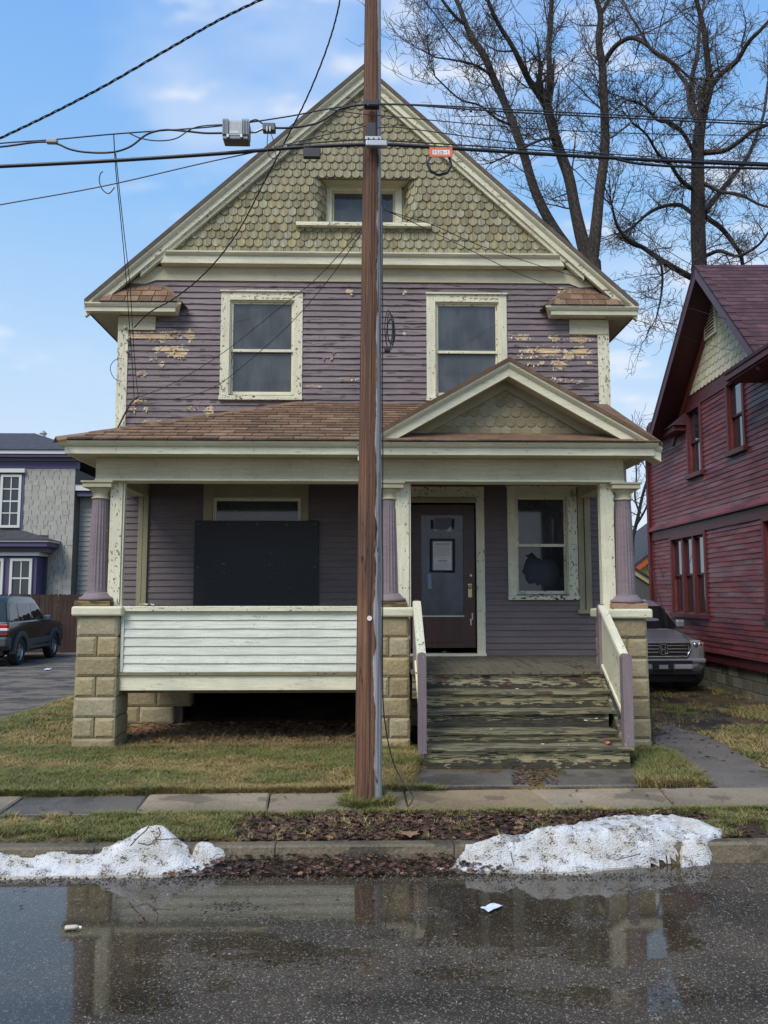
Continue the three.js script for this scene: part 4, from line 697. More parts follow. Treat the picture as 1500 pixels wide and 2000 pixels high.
const pierX = [xAt(187, 1320, pierZ + .24), xAt(760, 1320, pierZ + .24), xAt(1228, 1320, pierZ + .24)], capT = [yAt(187, 1184, -9.62), yAt(760, 1186, -9.62), yAt(1230, 1189, -9.62)];
pierX.forEach((px, k) => {
  const pier = sub(house, 'pier'), yT = capT[k] - .115; let y = yT - courseH, c = 0;
  while (y > -.05) {
    const s = 1 + c * .006; // each course a touch wider towards the ground
    if (c % 2 === 0) placed(pier, 'block', blkFull[(c + k) % 3], M.block[(c * 3 + k) % 4], V(px, y, pierZ), [0, (k + c) % 4 < 2 ? 0 : Math.PI, 0], [s, 1, s]);
    else for (const q of [-1, 1]) placed(pier, 'block', blkHalf[(c + k + (q > 0)) % 3], M.block[(c + k + (q > 0) * 2) % 4], V(px + q * (pierW / 4 - .002) * s, y, pierZ), [0, 0, 0], [s, 1, s]);
    y -= courseH; c++;
  }
  part(pier, 'mortar_core', box(px - pierW / 2 + .03, px + pierW / 2 - .03, .05, yT - .003, pierZ - pierW / 2 + .03, pierZ + pierW / 2 - .03), M.block[2]);
  part(pier, 'cap', rbox(px - .295, px + .295, yT, capT[k], pierZ - .295, pierZ + .295, .03, 3), k === 2 ? M.creamChip : M.cream, k === 2 ? 'cap with peeling cream paint showing grey' : undefined);
  // column
  const cxk = k === 0 ? xAt(191, 1160, pierZ) : k === 1 ? xAt(759.5, 1160, pierZ) : xAt(1221, 1160, pierZ), col = sub(house, 'column'), yb = capT[k], yt = beamB - .013, P = (n, g, m, l) => part(col, n, g, m, l);
  P('plinth', rbox(cxk - .21, cxk + .21, yb, yb + .062, pierZ - .2, pierZ + .2, .012, 2), k === 2 ? std({ color: 0x9a7a62, roughness: .85, bumpMap: softBump, bumpScale: .01 }) : tint(M.stair, 0xffe6b8), 'rotting bare wood plinth');
  const b0 = yb + .063; P('base', lathe([[.0, b0], [.205, b0], [.215, b0 + .02], [.205, b0 + .04], [.18, b0 + .05], [.158, b0 + .075], [.142, b0 + .1], [.0, b0 + .1]], cxk, pierZ, 40), M.mauve);
  const neck = yt - .21; P('shaft', fluted(cxk, pierZ, b0 + .1, neck, .128, .098), M.mauve); P('collar', lathe([[0, neck], [.107, neck], [.112, neck + .012], [.107, neck + .024], [.098, neck + .03], [.098, neck + .075], [.112, neck + .09], [.13, neck + .11], [.150, neck + .122], [.152, neck + .13], [0, neck + .13]], cxk, pierZ, 40), M.creamShade);
  P('abacus', merge([rbox(cxk - .172, cxk + .172, neck + .13, yt - .025, pierZ - .172, pierZ + .172, .006), rbox(cxk - .19, cxk + .19, yt - .025, yt - .001, pierZ - .19, pierZ + .19, .006)]), M.creamShade);
  // square post beside the column
  const pr = k === 0 ? rect(213, 237, 950, 1170, pierZ + .05) : k === 1 ? rect(771, 799, 950, 1170, pierZ + .05) : rect(1174, 1200, 950, 1170, pierZ + .05);
  H('porch_post', rbox(pr.x0, pr.x1, capT[k] - .05, yt, pierZ - .06, pierZ + .06, .006, 1, true, [k * .4, k * .7]), M.creamV);
  if (k !== 2) H('post_trim', rbox(pr.x1 + .002, pr.x1 + .022, capT[k] - .06, yt, pierZ - .03, pierZ + .04, .003, 1, true), M.cream);
});
M.lumber = std({ map: paintTex(0x7d6a54, 0x5f4f3e, .3, 131, 2), roughness: .85, bumpMap: grainBump, bumpScale: .003 });
// ---- railing of painted boards with skirt
{
  const rl = sub(house, 'porch_railing'), z = -9.74, x0 = pierX[0] + pierW / 2 + .01, x1 = pierX[1] - pierW / 2 - .01, yT = yAt(450, 1185, z + .05), y1 = yAt(450, 1194, z), y0 = yAt(450, 1312, z), n = 7, st = (y1 - y0) / n;
  part(rl, 'cap_rail', rbox(x0 - .02, x1 + .02, y1, yT + .006, z - .16, z + .06, .008, 2), M.creamChip); part(rl, 'backing', box(x0, x1, y0, y1 - .001, z - .12, z - .004), M.rail);
  clapboards(rl, x0 + .035, x1, y0, y1, z, [], M.rail, { swapOff: true, wear: .6, step: st, maxLen: 5, name: 'rail_board' }); part(rl, 'end_trim', rbox(x0 - .004, x0 + .033, y0, y1 - .002, z - .01, z + .03, .004, 1, true), M.rail);
  const y2 = yAt(450, 1318, z), y3 = yAt(450, 1348, z); part(rl, 'water_table', rbox(x0 - .02, x1 + .02, y2 - .004, y0 - .002, z - .1, z + .045, .006), tint(M.creamChip, 0x8f897a)); part(rl, 'skirt_board', rbox(x0 - .03, x1 + .02, y3, y2 - .005, z - .03, z + .018, .005), M.cream);
  // floor frame and planks
  const fl = sub(house, 'porch_floor'), yw = floorW, yf = yAt(1000, 1312, -9.43); const xa = pierX[0], xb = pierX[2] + .1;
  let x = xa; while (x < xb) { const wdt = .098, zf = x > pierX[1] + .2 && x < pierX[2] - .15 ? -9.43 : -9.83; const a = x + .0015, b = x + wdt - .0015, jy = R(-.002, .002), mid = mix(yw, yf, (zf - zW) / (-9.43 - zW)); part(fl, 'floor_plank', fixOut(new GB().sweep([[a, 0], [b, 0], [b, -.028], [a, -.028]], (t, xx, yy) => V(xx, (t ? mid : yw) + yy + jy, t ? zf : zW + .02)).geo(true, [R(0, 4), R(0, 4)])), M.deck); x += wdt; }
  H('rim_joist', box(pierX[1] + .26, pierX[2] - .22, yf - .3, yf - .031, -9.52, -9.48), M.stair); H('rim_joist', box(x0, x1, yf - .28, yf - .03, z - .18, z - .135), M.lumber);
  for (let k = 0; k < 8; k++) { const xx = mix(x0 + .2, xb - .3, k / 7); H('floor_joist', box(xx, xx + .045, yf - .22, yf - .032, zW + .02, -9.95), M.lumber); }
  // house foundation of the same block
  const fd = sub(house, 'foundation'), bw = .46, fb = [7, 8, 9].map((s) => pillow(bw - .01, courseH - .008, .2, .032, .014, s)); let c = 0; for (let y = floorW - .2 - courseH; y > -.1; y -= courseH, c++) for (let xx = xL + (c % 2 ? bw / 2 : 0) + bw / 2; xx < xR; xx += bw) if (xx < xAt(350, 1380, zW) || xx > xAt(745, 1380, zW)) placed(fd, 'block', fb[Math.floor(RND() * 3)], M.block[Math.floor(RND() * 4)], V(xx, y, zW + .0)); 
}
// ---- wooden steps
{
  const st = sub(house, 'steps'), N = [[-9.2, 1350], [-8.98, 1389], [-8.76, 1428], [-8.52, 1460]].map(([z, py]) => [z, yAt(1030, py, z)]), yTop = yAt(1000, 1312, -9.43) - .03, lx = (z, i) => xAt(i === 3 ? 824 : 833, 1400, z), rx = (z, i) => xAt(i === 3 ? 1237 : 1206, 1400, z);
  let py = yTop, pz = -9.47;
  N.forEach(([z, y], i) => {
    const a = lx(z, i), b = rx(z, i) - (i === 0 ? .03 : 0), wob = (s) => (t) => 0;
    part(st, 'riser', riserGeo(a + .02, b - .02, y, py - (i ? .034 : 0), pz - .02, pz, i), M.riser);
    const stops = Array.from({ length: 15 }, (_, q) => q / 14), jit = stops.map(() => [R(-.005, .005), R(-.006, .006)]);
    part(st, 'tread', fixOut(new GB().sweep([[0, 0], [0, 1], [1, 1], [1, 0]], (t, up, out) => { const [jy, jz] = jit[Math.round(t * 14)]; return V(mix(a, b, t), y + (up ? 0 : -.034) + jy, out ? z + jz : pz - .03); }, stops).geo(false, [R(0, 3), R(0, 3)])), M.stair);
    py = y; pz = z - .035;
  });
  part(st, 'riser', riserGeo(lx(-8.5, 3) + .03, rx(-8.5, 3) - .03, .14, N[3][1] - .035, -8.58, -8.56, 4), M.riser);
  for (const s of [-1, 1]) { const x = s < 0 ? lx(-9, 0) - .02 : rx(-9, 0) - .03; part(st, 'stringer', fixOut(new GB().sweep([[-9.5, yTop - .02], [-8.62, N[3][1] - .1], [-8.62, .12], [-9.5, .12]], (t, z, y) => V(x + t * .035 * s, y, z)).geo()), M.stair); }
  // handrails: rail, panel, newel posts
  const rails = [[xAt(814, 1172, -9.55), yAt(814, 1174, -9.55), xAt(823, 1276, -8.62), yAt(823, 1276, -8.62), -1], [xAt(1176, 1184, -9.55), yAt(1176, 1182, -9.55), xAt(1219, 1278, -8.62), yAt(1219, 1278, -8.62), 1]];
  rails.forEach(([xa, ya, xb, yb, s]) => {
    const h = sub(house, 'handrail'), za = -9.55, zb = -8.62, P = (n, g, m) => part(h, n, g, m), gy = s < 0 ? .17 : .2;
    const q = (t) => V(mix(xa, xb, t), mix(ya, yb, t), mix(za, zb, t));
    P('rail', fixOut(new GB().sweep([[-.045, 0], [.045, 0], [.05, -.035], [-.05, -.035]], (t, u, v) => { const p = q(t); return V(p.x + u, p.y + v, p.z); }).geo(true)), M.creamV);
    const lowY = (t) => mix(yTop - .1, .5, t); P('panel', fixOut(new GB().sweep([[-.012, 0], [.012, 0], [.012, 1], [-.012, 1]], (t, u, v) => { const p = q(t); return V(p.x + u, v ? p.y - .036 : mix(ya - .68, yb - .62, t), p.z); }).geo(true, [.3, .6])), M.creamV);
    P('bottom_rail', fixOut(new GB().sweep([[-.03, 0], [.03, 0], [.03, -.04], [-.03, -.04]], (t, u, v) => { const p = q(t); return V(p.x + u, mix(ya - .68, yb - .62, t) + v, p.z); }).geo(true)), M.creamChip);
    const post = (x, y0, y1, z, w) => { const g = new THREE.ExtrudeGeometry(new THREE.Shape([new THREE.Vector2(-w, 0), new THREE.Vector2(w, 0), new THREE.Vector2(w, y1 - y0 - .035), new THREE.Vector2(w * .75, y1 - y0 - .008), new THREE.Vector2(w * .3, y1 - y0), new THREE.Vector2(-w * .3, y1 - y0), new THREE.Vector2(-w * .75, y1 - y0 - .008), new THREE.Vector2(-w, y1 - y0 - .035)]), { depth: w * 2, bevelEnabled: false }); g.translate(x, y0, z - w); P('newel_post', flat(g, true), M.mauve); };
    post(xb, s < 0 ? N[3][1] - .06 : N[3][1] - .004, yb + .012, zb + .045 + (s < 0 ? .02 : 0), s < 0 ? .043 : .07 - .02); post(xa - s * .0, yTop + .02, ya + .012, za - .05, .043);
  });
}
// ================================================================ UTILITY POLE AND LINES
const poleB = onY(719, 1580, .15), poleZ = poleB.z - .117, poleX = poleB.x, zC = poleB.z + .055;
M.cable = std({ color: new THREE.Color(.012, .012, .015), roughness: .45 }); M.wire = std({ color: new THREE.Color(.022, .022, .027), roughness: .55 }); M.greyWire = std({ color: new THREE.Color(.07, .07, .08), roughness: .5 });
M.steel = std({ color: 0xa7abae, metalness: .75, roughness: .42 }); M.galv = std({ color: 0x8b8f92, metalness: .55, roughness: .5, bumpMap: fineBump, bumpScale: .001 });
const poleR = (y) => mix(.119, .079, clamp((y - .1) / 7)) - Math.max(0, y - 7) * .003, poleXAt = (y) => poleX + .004 * y;
{
  const map = mkTex(512, 1536, (u, v) => {
    const y = v * 8, g = fbm(u * 60, v * 10, 4, 60, 3), m = fbm(u * 6, v * 14, 4, 6, 7), crack = Math.abs(vnoise(u * 34, v * 9, 34, 13) - .5), f = vnoise(u * 200, v * 250, 200, 5);
    let c = mul3([118, 82, 59], .58 + g * .6 + (m - .5) * .55 + (f - .5) * .16);
    c = mix3(c, [66, 46, 38], sstep(.55, .7, fbm(u * 24, v * 6, 4, 24, 19)) * .6);
    const a = u * 360, lo = 22 + 16 * clamp((y - 1.5) / 5) + (fbm(u * 3 + v * 40, v * 22, 4, 256, 23) - .5) * 34, hi = 118;   // bleached, paint-streaked side
    const t = sstep(lo, lo + 5, a) * sstep(hi + 8, hi, a) * sstep(.20, .34, fbm(u * 50, v * 12, 4, 50, 27));
    c = mix3(c, mul3([186, 184, 182], .6 + g * .6), t * .95);
    if (crack < .02) c = mul3(c, .55); return c;
  });
  const bump = mkTex(512, 1024, (u, v) => .5 + (fbm(u * 60, v * 8, 4, 60, 3) - .5) * .9 - (Math.abs(vnoise(u * 34, v * 6, 34, 13) - .5) < .02 ? .4 : 0), { srgb: false });
  map.repeat.set(1, 1 / 8); bump.repeat.set(1, 1 / 6);
  const P = [], U = [], I = [], S = 40, T = 90; for (let j = 0; j <= T; j++) { const y = mix(.0, 11.2, j / T); for (let i = 0; i <= S; i++) { const a = i / S * Math.PI * 2, r = poleR(y) * (1 + (fbm(i % S * .9, y * .9, 3, 256, 3) - .5) * .05 * (j ? 1 : 1)); P.push(poleXAt(y) + Math.sin(a) * r, y, poleZ + Math.cos(a) * r); U.push(i / S, y); } }
  for (let j = 0; j < T; j++) for (let i = 0; i < S; i++) { const a = j * (S + 1) + i, b = a + S + 1; I.push(a, a + 1, b, a + 1, b + 1, b); }
  const g = new THREE.BufferGeometry(); g.setAttribute('position', new THREE.Float32BufferAttribute(P, 3)); g.setAttribute('uv', new THREE.Float32BufferAttribute(U, 2)); g.setIndex(I); g.computeVertexNormals();
  const pole = thing('utility_pole', 'tall weathered brown wooden utility pole with a bleached grey side beside the sidewalk', 'utility pole', V(poleX, .0, poleZ));
  const P2 = (n, gg, m, l) => part(pole, n, gg, m, l);
  P2('shaft', g, std({ map, roughness: .82, bumpMap: bump, bumpScale: .012 }));
  const cl = rect(714, 757, 276, 288, zC), ct = rect(713, 745, 267, 276, zC); P2('cable_clamp', merge([rbox(cl.x0, cl.x1, cl.y0, cl.y1, zC - .03, zC + .03, .012, 3), rbox(ct.x0, ct.x1, ct.y0 + .002, ct.y1, zC - .04, zC + .015, .006, 2)]), M.steel);
  for (const px of [720, 730, 740]) { const p = onZ(px, 271, zC + .018), c = new THREE.CylinderGeometry(.007, .007, .02, 6); c.rotateX(Math.PI / 2); c.translate(p.x, p.y, p.z); P2('bolt', flat(c), M.wire); }
  for (const [a, b, y0, y1] of [[711, 741, 195, 209], [715, 735, 240, 268]]) { const r = rect(a, b, y0, y1, zC); P2('bracket', rbox(r.x0, r.x1, r.y0, r.y1, zC - .05, zC + .012, .01, 2), M.wire); }
  { const d = onZ(720, 1208, zC + .02), c = new THREE.CylinderGeometry(.022, .022, .008, 16); c.rotateX(Math.PI / 2); c.translate(poleXAt(d.y) + .002, d.y, poleZ + poleR(d.y) + .004); P2('tag_disc', flat(c), std({ color: 0xd8d6cf, roughness: .5 }), 'small white disc nailed to the pole'); }
  // black guard and cables down the right side, ending in a loose loop near the ground
  const side = (py, out = .006) => { const y = yAt(745, py, poleZ + .05); return V(poleXAt(y) + poleR(y) + out, y, poleZ + .035); };
  P2('cable_guard', tube([side(384), side(440), side(500), side(560)], [.004, .010, .010, .006], 8), M.greyWire);
  P2('ground_wire', tube(curve([side(380), side(500, .009), side(640, .012), side(760, .008), side(900, .012), side(1010, .006), side(1130, .01), side(1290, .006), side(1400, .02), onZ(767, 1485, poleZ + .05), onZ(783, 1520, poleZ + .08), onZ(797, 1540, poleZ + .13), onZ(806, 1556, poleZ + .16), onZ(802, 1570, poleZ + .2), onZ(795, 1578, poleZ + .22)], 90), .0058, 7), M.cable);
  const lp = []; const c0 = onZ(757, 660, poleZ + .06); for (let k = 0; k <= 90; k++) { const a = k / 90 * Math.PI * 2 * 4.3; lp.push(V(c0.x + Math.sin(a) * .034 + Math.sin(a * .37) * .014 + .02, c0.y + .06 + Math.cos(a) * .15 + Math.sin(a * .61) * .04, c0.z + Math.cos(a * .5) * .02)); } P2('slack_coil', tube(lp, .0045, 5), M.cable);
  P2('splice_block', rbox(c0.x - .03, c0.x + .025, c0.y - .13, c0.y - .085, c0.z - .02, c0.z + .02, .008, 2), M.cable);
  { const a = side(395), b = onZ(752, 408, poleZ + .06); P2('tap_lead', tube(curve([a, V(a.x + .02, a.y - .02, a.z), b], 10), .006, 6), M.cable); }
}
function wirePts(pts, z0, z1, n = 60) { let len = [0]; for (let i = 1; i < pts.length; i++) len.push(len[i - 1] + Math.hypot(pts[i][0] - pts[i - 1][0], pts[i][1] - pts[i - 1][1])); const L = len[len.length - 1]; return curve(pts.map(([x, y], i) => onZ(x, y, mix(z0, z1, len[i] / L))), n); }
const wire = (name, label, pts, z0, z1, r, mat = M.wire, group) => single(name, label, 'cable', tube(wirePts(pts, z0, z1), r, 7), mat, group);
{
  single('telephone_cable', 'thick black telephone cable clamped to the utility pole and crossing the whole street front', 'cable', merge([tube(wirePts([[-900, 368], [-130, 331], [0, 325], [200, 315], [430, 300], [600, 287], [715, 282.5], [757, 282.5], [900, 291], [1100, 303], [1300, 314], [1640, 328], [2400, 360]], zC, zC, 120), .0165, 10), tube(wirePts([[1205, 311], [1235, 318], [1300, 324], [1400, 327], [1640, 333], [2400, 364]], zC + .01, zC + .01, 40), .012, 8), tube(wirePts([[560, 284], [640, 277], [715, 273], [757, 275], [830, 279], [1000, 290], [1200, 303]], zC + .012, zC + .012, 60), .006, 6)]), M.cable);
  single('support_strand', 'upper black steel strand carrying the amplifier past the pole', 'cable', merge([tube(wirePts([[-900, 350], [-130, 296], [0, 280], [100, 273], [220, 262], [430, 246], [560, 228], [640, 213], [715, 203], [760, 203], [850, 206], [1000, 214], [1250, 227], [1640, 246], [2400, 284]], zC, zC, 120), .0062, 6), tube(wirePts([[720, 204], [800, 205], [880, 211], [1000, 219], [1250, 232], [1640, 251], [2400, 289]], zC + .012, zC + .012, 90), .0075, 7)]), M.wire);
  for (const [x, y] of [[905, 213], [920, 215], [938, 212], [960, 217]]) { const p = onZ(x, y, zC + .012); single('cable_clip', 'small dark clip on the upper strand right of the pole', 'clip', rbox(p.x - .012, p.x + .012, p.y - .016, p.y + .016, p.z - .012, p.z + .012, .004), M.wire, 'clips on the upper strand'); }
  wire('coaxial_cable', 'black coaxial cable sagging in a loop before the amplifier', [[-900, 352], [-130, 297], [0, 287], [85, 277], [112, 281], [135, 291], [165, 297], [222, 297], [255, 286], [288, 262], [320, 254], [360, 256], [400, 260], [434, 260]], zC + .02, zC + .02, .009, M.cable);
  wire('coaxial_jumper', 'thin black jumper looping from the strand into the top of the amplifier', [[250, 259], [275, 270], [310, 275], [345, 270], [370, 254], [390, 247], [440, 243]], zC + .03, zC + .03, .0055, M.cable);
  wire('coaxial_cable', 'black coaxial cable leaving the small tap box towards the pole', [[538, 250], [560, 250], [590, 247], [620, 240], [645, 226], [662, 214], [690, 207], [716, 204]], zC + .02, zC + .02, .0095, M.cable);
  wire('coaxial_cable', 'short coaxial stub over the amplifier and the tap box', [[488, 237], [500, 234], [508, 238], [515, 243]], zC + .02, zC + .02, .007, M.cable);
  wire('telephone_wire', 'thin grey wire running down left from the pole below the thick cable', [[-900, 560], [-130, 424], [0, 400], [200, 364], [400, 318], [520, 292], [640, 262], [700, 250], [718, 244]], zC - .02, zC - .01, .0055, M.greyWire);
  wire('telephone_wire', 'thin wire leaving the pole to the right above the orange tag', [[735, 250], [765, 248], [820, 254], [900, 265], [1020, 281], [1150, 297], [1300, 308], [1640, 325], [2400, 362]], zC, zC, .005, M.wire);
  wire('telephone_wire', 'thin wire leaving the pole to the right just under the upper strand', [[640, 213], [700, 222], [760, 227], [900, 240], [1100, 255], [1300, 262], [1640, 268], [2400, 300]], zC + .03, zC, .0045, M.wire);
  // amplifier
  const r = rect(436, 488, 241, 276, zC + .03), a = thing('line_amplifier', 'grey ribbed metal amplifier housing hanging from the strand', 'cable amplifier', V((r.x0 + r.x1) / 2, r.y0, zC + .03)), P = (n, g, m) => part(a, n, g, m), z = zC + .02;
  P('housing', rbox(r.x0, r.x1, r.y0 + .02, r.y1, z - .06, z + .06, .012, 2), M.galv); P('lower_lid', rbox(r.x0 + .005, r.x1 - .004, r.y0 - .012, r.y0 + .022, z - .062, z + .064, .01, 2), tint(M.galv, 0x6b6f73));
  const w = r.x1 - r.x0; for (const [u0, u1] of [[0, .24], [.72, 1]]) for (let k = 0; k < 5; k++) { const x = r.x0 + w * mix(u0, u1, (k + .5) / 5); P('fin', rbox(x - .004, x + .004, r.y0 + .03, r.y1 + .008, z + .055, z + .076, .003), M.galv); }
  P('label_plate', rbox(r.x0 + w * .28, r.x0 + w * .62, r.y0 + .045, r.y0 + .07, z + .059, z + .063, .001), std({ color: 0xc2c6c8, roughness: .5 })); for (const u of [.22, .73]) P('latch', rbox(r.x0 + w * u - .012, r.x0 + w * u + .012, r.y0 - .004, r.y0 + .03, z + .06, z + .082, .005), M.steel);
  for (const u of [.2, .75]) P('hanger', rbox(r.x0 + w * u - .008, r.x0 + w * u + .008, r.y1 - .004, r.y1 + .025, z - .03, z - .01, .004), M.galv); P('coupling', tube([V(r.x1, mix(r.y0, r.y1, .55), z), V(r.x1 + .05, mix(r.y0, r.y1, .56), z), V(xAt(514, 250, z), yAt(514, 251, z), z)], .011, 10), M.steel);
  const t = rect(513, 538, 242, 257, zC + .03), tp = thing('cable_tap', 'small dark tap box with two leads beside the amplifier', 'cable tap', V((t.x0 + t.x1) / 2, t.y0, z)); part(tp, 'housing', rbox(t.x0, t.x1, t.y0, t.y1, z - .035, z + .035, .008, 2), tint(M.galv, 0x55585c)); for (const u of [.38, .62]) part(tp, 'port', rbox(mix(t.x0, t.x1, u) - .006, mix(t.x0, t.x1, u) + .006, t.y0 - .02, t.y0 + .03, z + .03, z + .05, .003), M.steel);
  part(tp, 'lead', tube(wirePts([[523, 258], [522, 285], [524, 300], [531, 309], [539, 309]], z + .03, z + .03, 20), .004, 5), M.wire); part(tp, 'lead', tube(wirePts([[528, 258], [534, 275], [537, 290], [540, 306], [545, 312]], z + .03, z + .03, 20), .004, 5), M.wire);
  const sp = rect(90, 112, 271, 280, zC + .03); single('cable_splice', 'pale grey splice sleeve on the coaxial cable', 'cable splice', rbox(sp.x0, sp.x1, sp.y0, sp.y1, zC, zC + .045, .012, 3), std({ color: 0x9b9b98, roughness: .5 }));
  const bx = rect(592, 626, 288, 306, zC + .03); single('terminal_box', 'flat black terminal box hanging from the thick cable', 'terminal box', merge([rbox(bx.x0, bx.x1, bx.y0, bx.y1, zC - .02, zC + .03, .006, 2), rbox(bx.x0 + .02, bx.x0 + .03, bx.y1 - .004, bx.y1 + .03, zC, zC + .008, .002), rbox(bx.x1 - .04, bx.x1 - .03, bx.y1 - .004, bx.y1 + .03, zC, zC + .008, .002)]), M.wire);
  // orange marker tag with its number, slack coil
  const cv = document.createElement('canvas'); cv.width = 256; cv.height = 112; const k = cv.getContext('2d'); k.fillStyle = '#e0694a'; k.fillRect(0, 0, 256, 112); k.fillStyle = '#e9e4e0'; k.fillRect(30, 32, 196, 52); k.fillStyle = '#20242c'; k.font = 'bold 50px monospace'; k.textAlign = 'center'; k.textBaseline = 'middle'; k.fillText('F528-1', 128, 59);
  const tt = new THREE.CanvasTexture(cv); tt.colorSpace = THREE.SRGBColorSpace; const tg = rect(839, 884, 287, 306.5, zC + .03), tagT = thing('marker_tag', 'orange plastic marker tag reading F528-1 on the thick cable', 'marker tag', V((tg.x0 + tg.x1) / 2, tg.y0, zC + .03));
  part(tagT, 'plate', rbox(tg.x0, tg.x1, tg.y0, tg.y1, zC + .022, zC + .028, .0029, 1), std({ color: 0xd9603f, roughness: .5 })); const fp = new THREE.PlaneGeometry(tg.x1 - tg.x0 - .006, tg.y1 - tg.y0 - .006); fp.translate((tg.x0 + tg.x1) / 2, (tg.y0 + tg.y1) / 2, zC + .0292); part(tagT, 'print', fp.toNonIndexed(), std({ map: tt, roughness: .5 })); for (const u of [.2, .8]) part(tagT, 'cable_tie', rbox(mix(tg.x0, tg.x1, u) - .003, mix(tg.x0, tg.x1, u) + .003, tg.y1 - .012, tg.y1 + .02, zC + .018, zC + .033, .002), M.cable);
  const cc = onZ(858, 321, zC), ring = []; for (let q = 0; q <= 200; q++) { const a = q / 200 * Math.PI * 2 * 4 + 1.4, rr = .106 + .007 * Math.sin(a * .27) + .004 * Math.sin(q); ring.push(V(cc.x + Math.sin(a) * rr, cc.y + Math.cos(a) * rr * .98, zC + .004 * Math.sin(a * .5) + q * .00006)); } single('cable_coil', 'coil of spare black cable tied below the orange tag', 'cable coil', tube(ring, .0058, 6), M.cable);
  // service drops
  const twist = (pts, z0, z1, r, rr, turns) => { const c = wirePts(pts, z0, z1, 160), out = [0, 1, 2].map((s) => tube(c.map((p, i) => { const a = i / 160 * turns * 6.283 + s * 2.094; return V(p.x + Math.cos(a) * rr, p.y + Math.sin(a) * rr, p.z + Math.sin(a) * rr); }), r, 5)); return merge(out); };
  single('service_drop', 'twisted black power drop crossing the open sky', 'cable', twist([[-700, 560], [-130, 330], [0, 270], [100, 222], [200, 170], [330, 95], [430, 38], [540, -14], [640, -50]], -9.5, -7.2, .0055, .0065, 12), M.wire);
  single('service_drop', 'twisted black power drop from above the pole to the insulators at the house corner', 'cable', twist([[672, -50], [660, 20], [640, 90], [600, 190], [560, 270], [520, 348], [460, 460], [400, 534], [340, 583], [290, 612], [262, 640]], -7.3, zW + .1, .0042, .005, 15), M.wire);
  wire('drop_wire', 'black drop wire falling from the strand to the house corner', [[222, 262], [226, 330], [236, 430], [246, 540], [253, 640], [259, 720], [262, 778]], zC, zW + .06, .0048); wire('drop_wire', 'second black drop wire falling from the strand to the house corner beside its twin', [[226, 300], [234, 380], [244, 470], [254, 560], [260, 660], [266, 740], [270, 772]], zC, zW + .06, .0045);
  wire('drop_wire', 'black drop wire stretched tight from the back of the pole to the house corner', [[712, 440], [660, 500], [609, 552], [543, 604], [427, 695], [333, 751], [270, 776]], poleZ - .08, zW + .07, .0042); wire('drop_wire', 'slack black drop wire from the pole sagging in a curve before the house wall', [[712, 446], [675, 500], [637, 552], [567, 632], [473, 716], [427, 751], [380, 771], [330, 780], [295, 778], [270, 774]], poleZ - .08, zW + .08, .0042);
  wire('drop_wire', 'thick black wires gathered along the house corner board down to the porch roof', [[270, 774], [256, 787], [246, 804], [238, 820], [230, 836]], zW + .07, zW + .07, .012, M.cable);
  wire('drop_wire', 'curled loose wire end hanging from the drop wires', [[224, 366], [212, 378], [200, 370], [194, 352], [197, 338], [201, 335]], zC - .3, zC - .3, .005); wire('drop_wire', 'thin looped wire beside the house corner board', [[238, 700], [225, 703], [216, 715], [217, 728], [225, 740], [238, 745]], zW + .08, zW + .08, .005);
  wire('drop_wire', 'black drop wire from the pole to the red house, upper of the pair', [[751, 410], [790, 422], [840, 437], [933, 478], [1064, 522], [1195, 560], [1288, 585], [1400, 618], [1500, 647]], poleZ + .05, -15.2, .0045); wire('drop_wire', 'black drop wire from the pole to the red house gable foot, lower of the pair', [[751, 410], [790, 427], [887, 473], [1008, 532], [1087, 562], [1213, 613], [1321, 653], [1400, 678], [1474, 691]], poleZ + .05, -15.9, .0045);
  wire('service_drop', 'dark power drop slanting across the bare trees to the red house roof', [[790, -50], [828, 0], [905, 100], [986, 200], [1116, 326], [1212, 418], [1289, 480], [1360, 523], [1430, 562], [1500, 590]], poleZ, -17, .007);
  // insulators on the corner board
  for (const [x, y] of [[246, 641], [250, 664], [249, 687]]) { const p = onZ(x, y, zW + .03), g = lathe([[0, 0], [.018, 0], [.024, .012], [.016, .022], [.024, .032], [.02, .05], [0, .055]], 0, 0, 16); g.rotateX(Math.PI / 2); g.translate(p.x, p.y, zW + .028); H('insulator', g, std({ color: 0xb9b59c, roughness: .3 })); }
}
